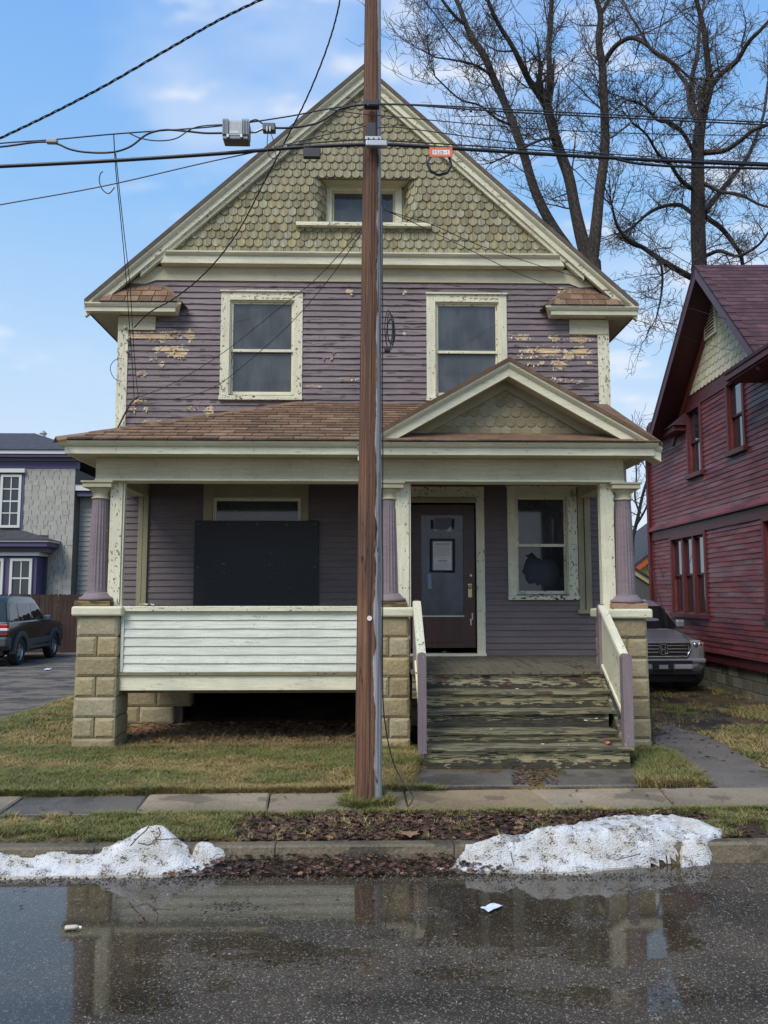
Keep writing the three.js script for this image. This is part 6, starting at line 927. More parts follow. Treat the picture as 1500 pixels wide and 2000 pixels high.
// ================================================================ BARE TREES
const barkMap = mkTex(512, 1024, (u, v) => { const r = Math.abs(fbm(u * 14, v * 10, 4, 14, 3) - .5) * 2, m = fbm(u * 4, v * 4, 3, 4, 7); return mul3([82, 73, 65], .5 + r * .9 + (m - .5) * .4); }, { size: [.5, 1.4] });
const barkBump = mkTex(512, 512, (u, v) => Math.abs(fbm(u * 16, v * 8, 4, 16, 3) - .5) * 2, { srgb: false, size: [.5, 1] });
M.bark = std({ map: barkMap, roughness: .95, bumpMap: barkBump, bumpScale: .03 }); M.twig = std({ color: new THREE.Color(.085, .068, .06), roughness: .9 });
function bareTree(name, label, z0, limbs, trunk, opt) {
  const rr = rng(opt.seed), Q = (a, b) => a + (b - a) * rr(), pxm = (z) => -z / F, t = thing(name, label, 'tree', V(trunk[0].x, 0, trunk[0].z), opt.group);
  const twigs = [];
  const grow = (p, d, len, r, lev) => {
    const n = lev === 0 ? 6 : lev === 1 ? 5 : 3, pts = [p.clone()], rad = [r]; const dir = d.clone().normalize(); let q = p.clone();
    for (let i = 1; i <= n; i++) {
      dir.add(V(Q(-1, 1), Q(-1, 1), Q(-1, 1)).multiplyScalar(opt.crook * (lev ? 1 : .7))); dir.y += opt.up * (lev === 0 ? 1 : .6); dir.normalize(); q = q.clone().addScaledVector(dir, len / n); pts.push(q); rad.push(Math.max(opt.rmin, r * (1 - i / n * .78)));
      if (lev < opt.levels) { const kids = lev === 0 ? opt.k0 : opt.k1; for (let k = 0; k < kids; k++) if (rr() < .8) { const sd = V(Q(-1, 1), Q(-.5, 1), Q(-1, 1)).normalize(), nd = dir.clone().multiplyScalar(.55).add(sd.multiplyScalar(.85)).normalize(); grow(q, nd, len * Q(.32, .55), Math.max(opt.rmin, rad[i] * .62), lev + 1); } }
    }
    twigs.push(tube(pts, rad, lev === 0 ? 5 : 3, true));
  };
  part(t, 'trunk', tube(curve(trunk, 14), curve(trunk.map((p) => V(p.r, 0, 0)), 14).map((v) => v.x), 14), M.bark);
  limbs.forEach((L, li) => {
    const pts = L.p.map(([x, y, w, dz]) => { const z = z0 + (dz || 0) + (L.z || 0), p = onZ(x, y, z); p.r = w * pxm(z) / 2; return p; }), n = Math.max(8, pts.length * 3), c = curve(pts, n), rad = curve(pts.map((p) => V(p.r, 0, 0)), n).map((v) => v.x);
    part(t, 'limb', tube(c, rad, rad[0] > .08 ? 12 : 8), M.bark);
    let acc = 0; for (let i = 1; i < c.length; i++) { acc += c[i].distanceTo(c[i - 1]); const gap = opt.gap * (L.gap || 1); while (acc > gap) { acc -= gap * Q(.7, 1.3); if (i / c.length < (L.from ?? .15)) continue; const d = c[i].clone().sub(c[i - 1]).normalize(), sd = V(Q(-1, 1), Q(-.35, .8), Q(-1, 1)).normalize(), nd = d.multiplyScalar(.45).add(sd).normalize(); grow(c[i], nd, Q(.8, 1.9) * opt.len, Math.min(rad[i] * .45, Q(.016, .034)), 0); } }
    const e = c[c.length - 1], d = e.clone().sub(c[c.length - 2]).normalize(); for (let k = 0; k < 3; k++) grow(e, d.clone().add(V(Q(-.5, .5), Q(-.3, .5), Q(-.5, .5))), Q(1, 2) * opt.len, rad[rad.length - 1] * .7, 0);
  });
  const tw = part(t, 'twigs', merge(twigs), M.twig); tw.userData.kind = 'stuff'; return t;
}
{
  const zA = -24, a = onZ(1152, 512, zA), r0 = 24 * 24 / F;
  const tk = [V(a.x - .1, .0, zA), V(a.x - .05, 2, zA), V(a.x, a.y - 1.2, zA), V(a.x, a.y, zA)]; [.52, .42, .36, .33].forEach((r, i) => { tk[i].r = r; });
  bareTree('bare_tree', 'bare tree with several dark upright stems rising behind the house gable', zA, [
    { p: [[1150, 560, 26, -.3], [1118, 500, 24, -.3], [1085, 451, 21, -.3], [1063, 413, 20, -.3], [1042, 365, 19, -.4], [1022, 298, 18, -.6], [1003, 245, 17, -.8], [982, 192, 16, -1], [962, 149, 15, -1], [948, 113, 15, -1.1], [924, 77, 12, -1.3], [910, 48, 11, -1.4], [900, 19, 9, -1.5], [884, -20, 8, -1.6], [860, -70, 6, -1.8]], from: .3 },
    { p: [[910, 48, 8, -1.4], [895, 38, 7, -1.2], [871, 10, 6, -1], [850, -20, 5, -.8]] },
    { p: [[1150, 520, 28], [1135, 461, 26], [1123, 408, 23], [1111, 346, 22], [1094, 298, 21], [1080, 254, 19, .2], [1070, 211, 20, .3]], from: .3 },
    { p: [[1070, 213, 14, .3], [1073, 158, 12, .3], [1072, 96, 11, .4], [1075, 38, 10, .4], [1078, 0, 9, .5], [1082, -60, 7, .6]] },
    { p: [[1070, 213, 15, .3], [1054, 187, 14, .5], [1034, 158, 13, .7], [1020, 130, 12, .9], [1001, 91, 10, 1.1], [977, 53, 9, 1.3], [958, 14, 8, 1.5], [940, -40, 6, 1.7]] },
    { p: [[1154, 525, 28, .1], [1164, 446, 24, .2], [1171, 374, 21, .2], [1181, 298, 20, .2], [1181, 230, 18, .2], [1179, 182, 17, .2], [1176, 125, 16, .2], [1169, 77, 14, .2], [1173, 29, 12, .2], [1162, -10, 9, .2], [1150, -60, 7, .2]], from: .25 },
    { p: [[1173, 30, 9, .2], [1188, 0, 8, .3], [1206, -50, 6, .4]] },
    { p: [[1180, 122, 12, .2], [1193, 101, 11, .4], [1207, 86, 10, .6], [1231, 74, 9, .8], [1255, 82, 8, 1], [1279, 101, 7, 1.2], [1308, 118, 6, 1.4], [1345, 150, 5, 1.5]] },
    { p: [[1094, 270, 6], [1060, 272, 6, .6], [1030, 285, 5, 1], [1000, 300, 4, 1.4], [960, 318, 3, 1.8]] },
    { p: [[1000, 245, 6, -.8], [970, 232, 5, -.4], [935, 205, 4, 0], [900, 195, 3.5, .3], [850, 150, 3, .6]] },
    { p: [[962, 149, 6, -1], [930, 128, 5, -.6], [890, 118, 4, -.2], [850, 112, 3, .2]] },
  ], tk, { seed: 5, up: .10, crook: .30, levels: 2, k0: 2, k1: 1, gap: .30, len: 1.1, rmin: .0065, group: 'bare trees behind the houses' });
  const zB2 = -27, b = onZ(1366, 520, zB2), tb = [V(b.x, 0, zB2), V(b.x, 2.5, zB2), V(b.x, b.y - 1, zB2), V(b.x, b.y, zB2)]; [.5, .36, .30, .28].forEach((r, i) => { tb[i].r = r; });
  bareTree('bare_tree', 'bare tree with one thick trunk and tangled crooked branches behind the red house', zB2, [
    { p: [[1366, 525, 30], [1363, 432, 29], [1363, 365, 27], [1363, 288, 25], [1368, 240, 23]], from: .05, gap: .7 },
    { p: [[1368, 245, 19], [1378, 205, 17, .2], [1387, 168, 16, .3], [1382, 120, 13, .4], [1375, 62, 11, .5], [1363, 10, 9, .6], [1346, -50, 7, .7]] },
    { p: [[1387, 170, 13, .3], [1409, 144, 12, .7], [1438, 120, 11, 1.1], [1462, 82, 9, 1.5], [1486, 58, 8, 1.8], [1520, 20, 6, 2]] },
    { p: [[1366, 245, 14], [1356, 220, 13, -.4], [1351, 192, 12, -.7], [1352, 150, 10, -1], [1362, 110, 8, -1.3], [1366, 60, 7, -1.5], [1376, 0, 5, -1.7]] },
    { p: [[1351, 175, 9, -.7], [1330, 150, 8, -1], [1308, 120, 7, -1.3], [1280, 105, 6, -1.6], [1250, 60, 5, -1.9], [1225, 20, 4, -2]] },
    { p: [[1372, 298, 13], [1395, 297, 11, .4], [1418, 293, 10, .8], [1447, 274, 9, 1.2], [1471, 254, 8, 1.5], [1520, 238, 6, 1.9]] },
    { p: [[1376, 415, 13], [1399, 384, 11, -.5], [1423, 355, 10, -.9], [1442, 331, 9, -1.2], [1462, 302, 8, -1.5], [1490, 230, 6, -1.7], [1500, 160, 5, -1.9]] },
    { p: [[1352, 543, 13], [1318, 524, 12, .6], [1288, 506, 11, 1], [1255, 483, 9, 1.4], [1227, 469, 8, 1.7], [1205, 440, 6, 2], [1195, 400, 4, 2.2]], gap: .6 },
    { p: [[1378, 424, 11], [1409, 446, 10, -.5], [1428, 470, 9, -.9], [1447, 499, 8, -1.2], [1452, 540, 6, -1.5]], gap: .7 },
    { p: [[1354, 370, 9], [1330, 352, 8, .6], [1308, 320, 7, 1.1], [1285, 300, 6, 1.5], [1262, 262, 5, 1.8], [1235, 240, 4, 2]], gap: .7 },
    { p: [[1356, 420, 9], [1325, 400, 8, -.6], [1290, 405, 7, -1], [1262, 420, 6, -1.4], [1240, 440, 5, -1.8]], gap: .6 },
    { p: [[1356, 300, 9, 0], [1335, 262, 8, .5], [1310, 240, 7, 1], [1285, 235, 6, 1.4], [1255, 205, 5, 1.8], [1225, 195, 4, 2]], gap: .7 },
    { p: [[1378, 500, 9], [1405, 490, 8, .5], [1440, 500, 6, 1], [1480, 480, 5, 1.4], [1510, 440, 4, 1.8]], gap: .7 },
    { p: [[1290, 506, 6, 1], [1294, 545, 5, 1.2], [1290, 585, 4, 1.4], [1282, 620, 3, 1.6]], gap: .6, from: 0 },
    { p: [[1378, 360, 8], [1410, 375, 7, .8], [1445, 380, 6, 1.3], [1485, 400, 5, 1.7], [1530, 410, 4, 2]], gap: .7 },
  ], tb, { seed: 9, up: .02, crook: .42, levels: 2, k0: 2, k1: 1, gap: .36, len: .98, rmin: .0068, group: 'bare trees behind the houses' });
  const zD = -31, d = onZ(1234, 1050, zD), td = [V(d.x - .2, 0, zD), V(d.x, d.y, zD)]; [.16, .1].forEach((r, i) => { td[i].r = r; });
  bareTree('bare_tree', 'slender bare tree seen between the porch column and the red house corner', zD, [{ p: [[1234, 1056, 8], [1246, 1010, 7], [1255, 968, 6], [1268, 925, 5], [1285, 870, 4]], from: 0 }, { p: [[1240, 1030, 5], [1258, 1000, 4, .5], [1270, 975, 3, .8], [1290, 960, 3, 1]], from: 0 }, { p: [[1248, 1000, 4], [1240, 970, 4, -.5], [1243, 930, 3, -.8], [1240, 880, 3, -1]], from: 0 }], td, { seed: 21, up: .06, crook: .3, levels: 1, k0: 2, k1: 1, gap: .5, len: .9, rmin: .008, group: 'bare trees behind the houses' });
  // leafless shrub at the red house corner
  const s = thing('bare_shrub', 'leafless shrub climbing at the far corner of the red house', 'shrub', V(onY(1290, 1300, .05).x - .2, .03, -20)), q = rng(33), st = []; for (let k = 0; k < 16; k++) { let p = V(s.position.x + (q() - .5) * .5, .03, -20 + (q() - .5) * .5); const pts = [p], dir = V((q() - .45) * .5, 1, (q() - .5) * .4); for (let i = 0; i < 7; i++) { dir.x += (q() - .5) * .35; dir.z += (q() - .5) * .3; p = p.clone().addScaledVector(dir.clone().normalize(), .38 + q() * .1); pts.push(p); } part(s, 'stem', tube(pts, pts.map((_, i) => .016 - i * .0014), 4), M.twig); }
}
// ================================================================ VEHICLES
const crease = (g, a = .6) => { const h = toCreasedNormals(g.index ? g : g, a); return boxUV(h.index ? h.toNonIndexed() : h); };
function loft(rings, capA = true, capB = true) { const P = [], I = [], n = rings[0].length; for (const r of rings) for (const p of r) P.push(p.x, p.y, p.z); for (let k = 0; k + 1 < rings.length; k++) for (let i = 0; i < n; i++) { const j = (i + 1) % n, a = k * n + i, b = k * n + j; I.push(a, b, a + n, b, b + n, a + n); } const cap = (k, flip) => { const c = P.length / 3, m = rings[k].reduce((s, p) => s.add(p), V()).multiplyScalar(1 / n); P.push(m.x, m.y, m.z); for (let i = 0; i < n; i++) { const a = k * n + i, b = k * n + (i + 1) % n; flip ? I.push(c, b, a) : I.push(c, a, b); } }; if (capA) cap(0, true); if (capB) cap(rings.length - 1, false); const g = new THREE.BufferGeometry(); g.setAttribute('position', new THREE.Float32BufferAttribute(P, 3)); g.setIndex(I); return fixOut(crease(g, .7)); }
function wheel(parent, Mx, c, r, w, sgn, spokes, tyreM, rimM) {       // axle along local z
  const wg = sub(parent, 'wheel'), T = (g) => g.applyMatrix4(Mx); const ty = new THREE.LatheGeometry([[r * .62, -w / 2], [r * .9, -w / 2], [r * .98, -w * .42], [r, -w * .3], [r, w * .3], [r * .98, w * .42], [r * .9, w / 2], [r * .62, w / 2]].map(([a, b]) => new THREE.Vector2(a, b)), 32); ty.rotateX(Math.PI / 2); ty.translate(c.x, c.y, c.z); part(wg, 'tyre', T(flat(ty)), tyreM);
  const rg = []; const rim = new THREE.LatheGeometry([[r * .56, w * .1], [r * .6, w * .42], [r * .64, w * .44], [r * .64, -w * .3], [r * .56, -w * .3]].map(([a, b]) => new THREE.Vector2(a, b * sgn)), 32); rim.rotateX(Math.PI / 2); rg.push(flat(rim)); for (let k = 0; k < spokes; k++) { const g = rbox(-r * .075, r * .075, r * .08, r * .58, sgn > 0 ? w * .22 : -w * .36, sgn > 0 ? w * .36 : -w * .22, .008); g.rotateZ(k / spokes * Math.PI * 2); rg.push(g); } const hub = new THREE.CylinderGeometry(r * .15, r * .17, w * .18, 16); hub.rotateX(Math.PI / 2); hub.translate(0, 0, sgn * w * .3); rg.push(flat(hub)); const m = merge(rg); m.translate(c.x, c.y, c.z); part(wg, 'rim', T(m), rimM);
  const dk = new THREE.CylinderGeometry(r * .6, r * .6, w * .1, 24); dk.rotateX(Math.PI / 2); dk.translate(c.x, c.y, c.z); part(wg, 'brake', T(flat(dk)), M.dark); return wg;
}
const paint = (c, r = .28) => new THREE.MeshPhysicalMaterial({ color: new THREE.Color(...c), metalness: .35, roughness: r, clearcoat: .8, clearcoatRoughness: .12 });
const tyreM = std({ color: new THREE.Color(.018, .018, .019), roughness: .85 }), rimM = std({ color: 0xaab0b6, metalness: .8, roughness: .32 }), carGlass = new THREE.MeshPhysicalMaterial({ color: new THREE.Color(.012, .014, .016), roughness: .03, ior: 1.75 }), chrome = std({ color: 0xc4c8cc, metalness: .95, roughness: .18 }), plastic = std({ color: new THREE.Color(.05, .052, .058), roughness: .65 }), blackP = std({ color: new THREE.Color(.012, .012, .013), roughness: .5 });
// ---- dark green SUV seen from behind its right side
{
  const g0 = .112, pr = onY(38, 1299, g0), pf = (() => { let z = pr.z - 2.6; for (let k = 0; k < 6; k++) { const x = xAt(104, 1288, z); z = pr.z - Math.sqrt(Math.max(.5, 2.65 ** 2 - (x - pr.x) ** 2)); } return V(xAt(104, 1288, z), g0, z); })(), h = pf.clone().sub(pr).setY(0).normalize(), right = V(-h.z, 0, h.x);
  const Mx = new THREE.Matrix4().makeBasis(h, V(0, 1, 0), right).setPosition(pr.clone().setY(g0)), c = thing('suv', 'dark green boxy suv with grey fender flares parked beside the board fence', 'car', pr.clone().addScaledVector(h, 1.3).addScaledVector(right, -.85).setY(g0));
  const P = (n, g, m, par = c) => part(par, n, g.applyMatrix4(Mx), m), body = paint([.012, .022, .022], .22), zc = -.84, hw2 = .84, wb = 2.65;
  const ext = (pts, w, bev) => { const s = new THREE.Shape(pts.map(([x, y]) => new THREE.Vector2(x, y))), g = new THREE.ExtrudeGeometry(s, { depth: w - 2 * bev, bevelEnabled: true, bevelSize: bev, bevelThickness: bev, bevelSegments: 3, curveSegments: 8 }); g.translate(0, 0, zc - w / 2 + bev); return g; };
  const arch = (x, r, n = 10) => Array.from({ length: n + 1 }, (_, i) => { const a = Math.PI - i / n * Math.PI; return [x + Math.cos(a) * r, .36 + Math.sin(a) * r]; });
  const lower = [[-.82, .62], [-.86, .95], [-.80, 1.10], [2.05, 1.12], [2.3, 1.10], [3.15, 1.03], [3.42, .92], [3.48, .6], [3.3, .45], [wb + .42, .45], ...arch(wb, .41).reverse().slice(1, -1), [wb - .42, .45], [.42, .45], ...arch(0, .41).reverse().slice(1, -1), [-.42, .45], [-.7, .48]];
  P('body', crease(ext(lower, 1.68, .05)), body); P('underbody', box(-.7, 3.3, .3, .9, zc - .7, zc + .66), blackP);
  const lean = (y) => 1 - .17 * clamp((y - 1.1) / .68), cab = ext([[-.80, 1.09], [-.66, 1.62], [-.5, 1.74], [-.1, 1.78], [1.1, 1.76], [1.32, 1.68], [2.06, 1.11]], 1.62, .05); { const p = cab.attributes.position; for (let i = 0; i < p.count; i++) p.setZ(i, zc + (p.getZ(i) - zc) * lean(p.getY(i))); cab.computeVertexNormals(); } P('cabin', crease(cab), body);
  const pane = (pts, name = 'window') => { const q = pts.map(([x, y]) => V(x, y, zc + .81 * lean(y) + .006)), gb = new GB(); for (let i = 1; i < q.length - 1; i++) gb.tri(q[0], q[i], q[i + 1]); const back = q.map((v) => v.clone().setZ(v.z - .02)); for (let i = 0; i < q.length; i++) { const j = (i + 1) % q.length; gb.quad(q[i], back[i], back[j], q[j]); } P(name, gb.geo(), carGlass); };
  pane([[-.68, 1.18], [-.12, 1.18], [-.12, 1.62], [-.5, 1.63], [-.6, 1.5]]); pane([[-.02, 1.18], [.78, 1.18], [.78, 1.63], [-.02, 1.63]]); pane([[.9, 1.18], [1.8, 1.18], [1.36, 1.58], [1.24, 1.63], [.9, 1.63]]);
  P('rear_window', fixOut(new GB().sweep([[-.6, 0], [.6, 0], [.5, 1], [-.5, 1]], (t, z, y) => V(mix(-.84, -.7, y) - (t ? .012 : 0) + .03, mix(1.16, 1.62, y), zc + z)).geo()), carGlass);
  for (const s of [1, -1]) for (const x of [0, wb]) { const sh = new THREE.Shape(); sh.absarc(x, .36, .52, -.05, Math.PI + .05, false); sh.absarc(x, .36, .405, Math.PI + .05, -.05, true); const g = new THREE.ExtrudeGeometry(sh, { depth: .12, bevelEnabled: true, bevelSize: .012, bevelThickness: .012, bevelSegments: 2, curveSegments: 14 }); g.translate(0, 0, s > 0 ? zc + hw2 - .08 : zc - hw2 - .04); P('fender_flare', crease(g), plastic); const wl = wheel(c, Mx, V(x, .365, zc + s * .74), .365, .23, s, 5, tyreM, rimM); }
  P('rear_bumper', rbox(-.98, -.6, .52, .78, zc - .84, zc + .85, .06, 3), plastic); P('front_bumper', rbox(3.2, 3.6, .48, .74, zc - .82, zc + .82, .06, 3), plastic); P('side_cladding', rbox(.4, wb - .42, .5, .66, zc + .8, zc + .865, .02, 2), plastic); P('side_step', rbox(.45, wb - .45, .38, .45, zc + .74, zc + .88, .02, 2), plastic);
  for (const s of [1, -1]) { const tl = sub(c, 'tail_light'); P('lens', rbox(-.9, -.76, .82, 1.1, zc + s * .72 - .1, zc + s * .72 + .115, .02, 2), std({ color: 0xa3181c, roughness: .2 }), tl); P('reverse_lens', rbox(-.912, -.78, .93, 1.0, zc + s * .72 - .085, zc + s * .72 + .122, .02, 2), std({ color: 0xd8c9c6, roughness: .2 }), tl); P('mirror', rbox(1.68, 1.82, 1.12, 1.28, zc + s * .92 - .1, zc + s * .92 + .1, .04, 3), tint(plastic, 0x596068)); P('roof_rail', tube([V(-.3, 1.77, zc + s * .58), V(-.2, 1.83, zc + s * .58), V(.9, 1.82, zc + s * .58), V(1.0, 1.76, zc + s * .58)], .018, 8), blackP); P('door_seam', box(.84, .846, .68, 1.1, zc + s * .836, zc + s * .842), blackP); P('door_seam', box(-.06, -.054, .9, 1.1, zc + s * .836, zc + s * .842), blackP); P('door_handle', rbox(.58, .76, 1.0, 1.03, zc + s * .83, zc + s * .86, .008), blackP); P('door_handle', rbox(1.5, 1.68, 1.0, 1.03, zc + s * .83, zc + s * .86, .008), blackP); }
  P('licence_plate', rbox(-.995, -.97, .84, .96, zc - .15, zc + .15, .005), std({ color: 0xc8ccd2, roughness: .5 }));
}
// ---- grey pickup nose-out in the driveway
{
  const zf = -16.2, x0 = xAt(1290, 1268, zf), gy = .03, Mx = new THREE.Matrix4().makeTranslation(x0, gy, zf), c = thing('pickup_truck', 'silver grey pickup truck parked nose-out between the porch and the red house', 'truck', V(x0, gy, zf - 2.5)), P = (n, g, m, par = c) => part(par, n, g.applyMatrix4(Mx), m);
  const body = paint([.30, .305, .33], .3), sup = (hw2, y0, y1, z, e = 5, n = 40) => Array.from({ length: n }, (_, i) => { const a = i / n * Math.PI * 2, cc = Math.cos(a), s = Math.sin(a); return V(Math.sign(cc) * Math.pow(Math.abs(cc), 2 / e) * hw2, (y0 + y1) / 2 + Math.sign(s) * Math.pow(Math.abs(s), 2 / e) * (y1 - y0) / 2, z); });
  P('body', loft([sup(.72, .5, .98, .10), sup(.84, .42, 1.03, .04), sup(.905, .40, 1.06, -.06), sup(.925, .40, 1.09, -.25), sup(.945, .40, 1.15, -.7), sup(.955, .40, 1.22, -1.2), sup(.955, .42, 1.24, -1.6), sup(.955, .42, 1.22, -4.6), sup(.94, .5, 1.2, -5.05), sup(.9, .55, 1.15, -5.15)]), body);
  const rr = (hx, za, zb, y, e = 6, n = 40) => Array.from({ length: n }, (_, i) => { const a = i / n * Math.PI * 2, cc = Math.cos(a), s = Math.sin(a); return V(Math.sign(cc) * Math.pow(Math.abs(cc), 2 / e) * hx, y, (za + zb) / 2 - Math.sign(s) * Math.pow(Math.abs(s), 2 / e) * (za - zb) / 2); });
  P('cabin', loft([rr(.90, -1.1, -3.6, 1.18), rr(.86, -1.38, -3.5, 1.4), rr(.78, -1.85, -3.4, 1.70), rr(.70, -2.1, -3.3, 1.80), rr(.5, -2.3, -3.1, 1.83)]), body);
  P('windscreen', fixOut(new GB().sweep([[-.80, 0], [.80, 0], [.69, 1], [-.69, 1]], (t, x, y) => V(x, mix(1.24, 1.69, y), mix(-1.13, -1.79, y) + (t ? .02 : -.02)).setZ(mix(-1.15, -1.82, y) + (t ? .03 : -.03) - .05 * x * x)).geo()), carGlass);
  for (const s of [1, -1]) { P('side_window', fixOut(new GB().sweep([[-1.6, 0], [-3.3, 0], [-3.2, 1], [-2.05, 1]], (t, z, y) => V(s * (mix(.90, .785, y) + (t ? .012 : -.02)), mix(1.27, 1.66, y), z)).geo()), carGlass); P('wiper', tube([V(-.6 + s * .1, 1.235, -1.1), V(s * .35, 1.26, -1.13)], .008, 5), blackP); }
  // grille with bars and emblem
  const gr = sub(c, 'grille'); P('opening', rbox(-.52, .52, .72, 1.0, .03, .118, .03, 3), blackP, gr); for (const y of [.80, .865, .93]) P('bar', rbox(-.50, .50, y, y + .026, .09, .138, .008, 2), chrome, gr); const frm = [[-.54, 1.0], [.54, 1.0], [.545, .86], [.47, .73], [-.47, .73], [-.545, .86]], q = frm.map(([x, y]) => V(x, y, .125)); P('frame', tube([...q, q[0]], .022, 8), chrome, gr); P('top_trim', rbox(-.55, .55, 1.0, 1.035, .06, .135, .015, 2), chrome, gr);
  { const e = sub(c, 'emblem'); const o = [[-.075, .095], [.075, .095], [.085, .03], [.07, -.07], [-.07, -.07], [-.085, .03]].map(([x, y]) => V(x, y + .865, .15)); P('emblem_frame', tube(curve([...o, o[0]], 40), .008, 6), chrome, e); P('emblem_back', rbox(-.078, .078, .80, .955, .12, .142, .01), blackP, e); P('letter_h', merge([extrudeShape([[-.062, .945], [-.034, .945], [-.028, .86], [-.03, .80], [-.052, .80], [-.05, .86]], .142, .012, .003), extrudeShape([[.062, .945], [.034, .945], [.028, .86], [.03, .80], [.052, .80], [.05, .86]], .142, .012, .003), extrudeShape([[-.03, .885], [.03, .885], [.03, .862], [-.03, .862]], .1425, .011, .003)]), chrome, e); }
  for (const s of [1, -1]) {
    const hl = sub(c, 'headlight'), S = (pts) => pts.map(([x, y, z]) => V(s * x, y + (0), z)); const f = S([[.57, .87, .09], [.57, 1.04, .06], [.72, 1.05, .01], [.84, 1.03, -.09], [.905, 1.0, -.22], [.90, .93, -.2], [.82, .89, -.05], [.70, .87, .06]]); const gb = new GB(), ctr = f.reduce((a, p) => a.add(p), V()).multiplyScalar(1 / f.length).add(V(s * .02, 0, .05)); for (let i = 0; i < f.length; i++) { const j = (i + 1) % f.length; s > 0 ? gb.tri(ctr, f[j], f[i]) : gb.tri(ctr, f[i], f[j]); } P('lens', gb.geo(), new THREE.MeshPhysicalMaterial({ color: new THREE.Color(.7, .72, .74), roughness: .08, metalness: .35 }), hl); for (const [x, y, r, z] of [[.66, .955, .05, .1], [.77, .96, .04, .045]]) { const t = new THREE.SphereGeometry(r, 14, 10); t.scale(1, 1, .5); t.translate(s * x, y, z); P('reflector', flat(t), chrome, hl); } P('marker_lens', rbox(s * .84, s * .885, .945, 1.0, -.12, -.05, .01), std({ color: 0xc8774a, roughness: .2 }), hl);
    P('fog_light', rbox(s * .74, s * .86, .56, .64, .0, .05, .02, 2), chrome); P('mirror', rbox(s * 1.0 - .1, s * 1.0 + .1, 1.22, 1.4, -1.62, -1.5, .05, 3), body); wheel(c, Mx, V(s * .83, .385, -.95), .385, .25, s, 5, tyreM, rimM); wheel(c, Mx, V(s * .83, .385, -4.05), .385, .25, s, 5, tyreM, rimM);
    P('hood_seam', tube(curve([V(s * .56, 1.045, .02), V(s * .6, 1.1, -.3), V(s * .68, 1.185, -.8), V(s * .76, 1.235, -1.25)], 12), .006, 4), blackP); P('bumper_strip', rbox(s * .23, s * .58, .49, .58, .09, .135, .015, 2), std({ color: 0x9a9da2, roughness: .4 }));
  }
  P('bumper', rbox(-.86, .86, .60, .70, -.06, .13, .04, 3), body); P('lower_intake', rbox(-.58, .58, .60, .655, .11, .137, .01), blackP); P('valance', rbox(-.8, .8, .36, .48, -.1, .08, .04, 3), blackP); P('plate_mount', rbox(-.2, .2, .46, .60, .1, .14, .01), blackP); P('plate_bracket', rbox(-.09, .09, .495, .575, .14, .146, .003), std({ color: 0x8d9096, roughness: .5 })); P('underbody', box(-.72, .72, .22, .6, -4.9, -.15), blackP);
}
// ================================================================ SNOW, GRASS, LEAVES, LITTER
const inPoly = (poly, x, z) => { let r = false; for (let i = 0, j = poly.length - 1; i < poly.length; j = i++) { const [ax, az] = poly[i], [bx, bz] = poly[j]; if ((az > z) !== (bz > z) && x < (bx - ax) * (z - az) / (bz - az) + ax) r = !r; } return r; };
const polyDist = (poly, x, z) => { let d = 1e9; for (let i = 0, j = poly.length - 1; i < poly.length; j = i++) { const [ax, az] = poly[j], [bx, bz] = poly[i], t = clamp(((x - ax) * (bx - ax) + (z - az) * (bz - az)) / ((bx - ax) ** 2 + (bz - az) ** 2)); d = Math.min(d, Math.hypot(x - ax - t * (bx - ax), z - az - t * (bz - az))); } return d; };
const snowMap = mkTex(1024, 1024, (u, v) => {
  const m = fbm(u * 8, v * 8, 4, 8, 3), p = fbm(u * 100, v * 100, 3, 100, 9), q = vnoise(u * 150, v * 150, 150, 15), big = fbm(u * 5, v * 5, 3, 5, 19);
  const gr = fbm(u * 14, v * 14, 4, 14, 29); let c = mul3([214, 214, 213], .84 + m * .22); c = mix3(c, [150, 146, 138], sstep(.54, .74, gr) * .55); c = mix3(c, [182, 172, 152], sstep(.55, .75, big) * .4); c = mix3(c, [74, 63, 52], sstep(.70, .78, p + (gr - .5) * .7) * .8); return q > .945 && gr > .48 ? [60, 50, 42] : c;
}, { size: [.95, .95] });
M.snow = new THREE.MeshPhysicalMaterial({ map: snowMap, roughness: .75, bumpMap: fineBump, bumpScale: .010 });
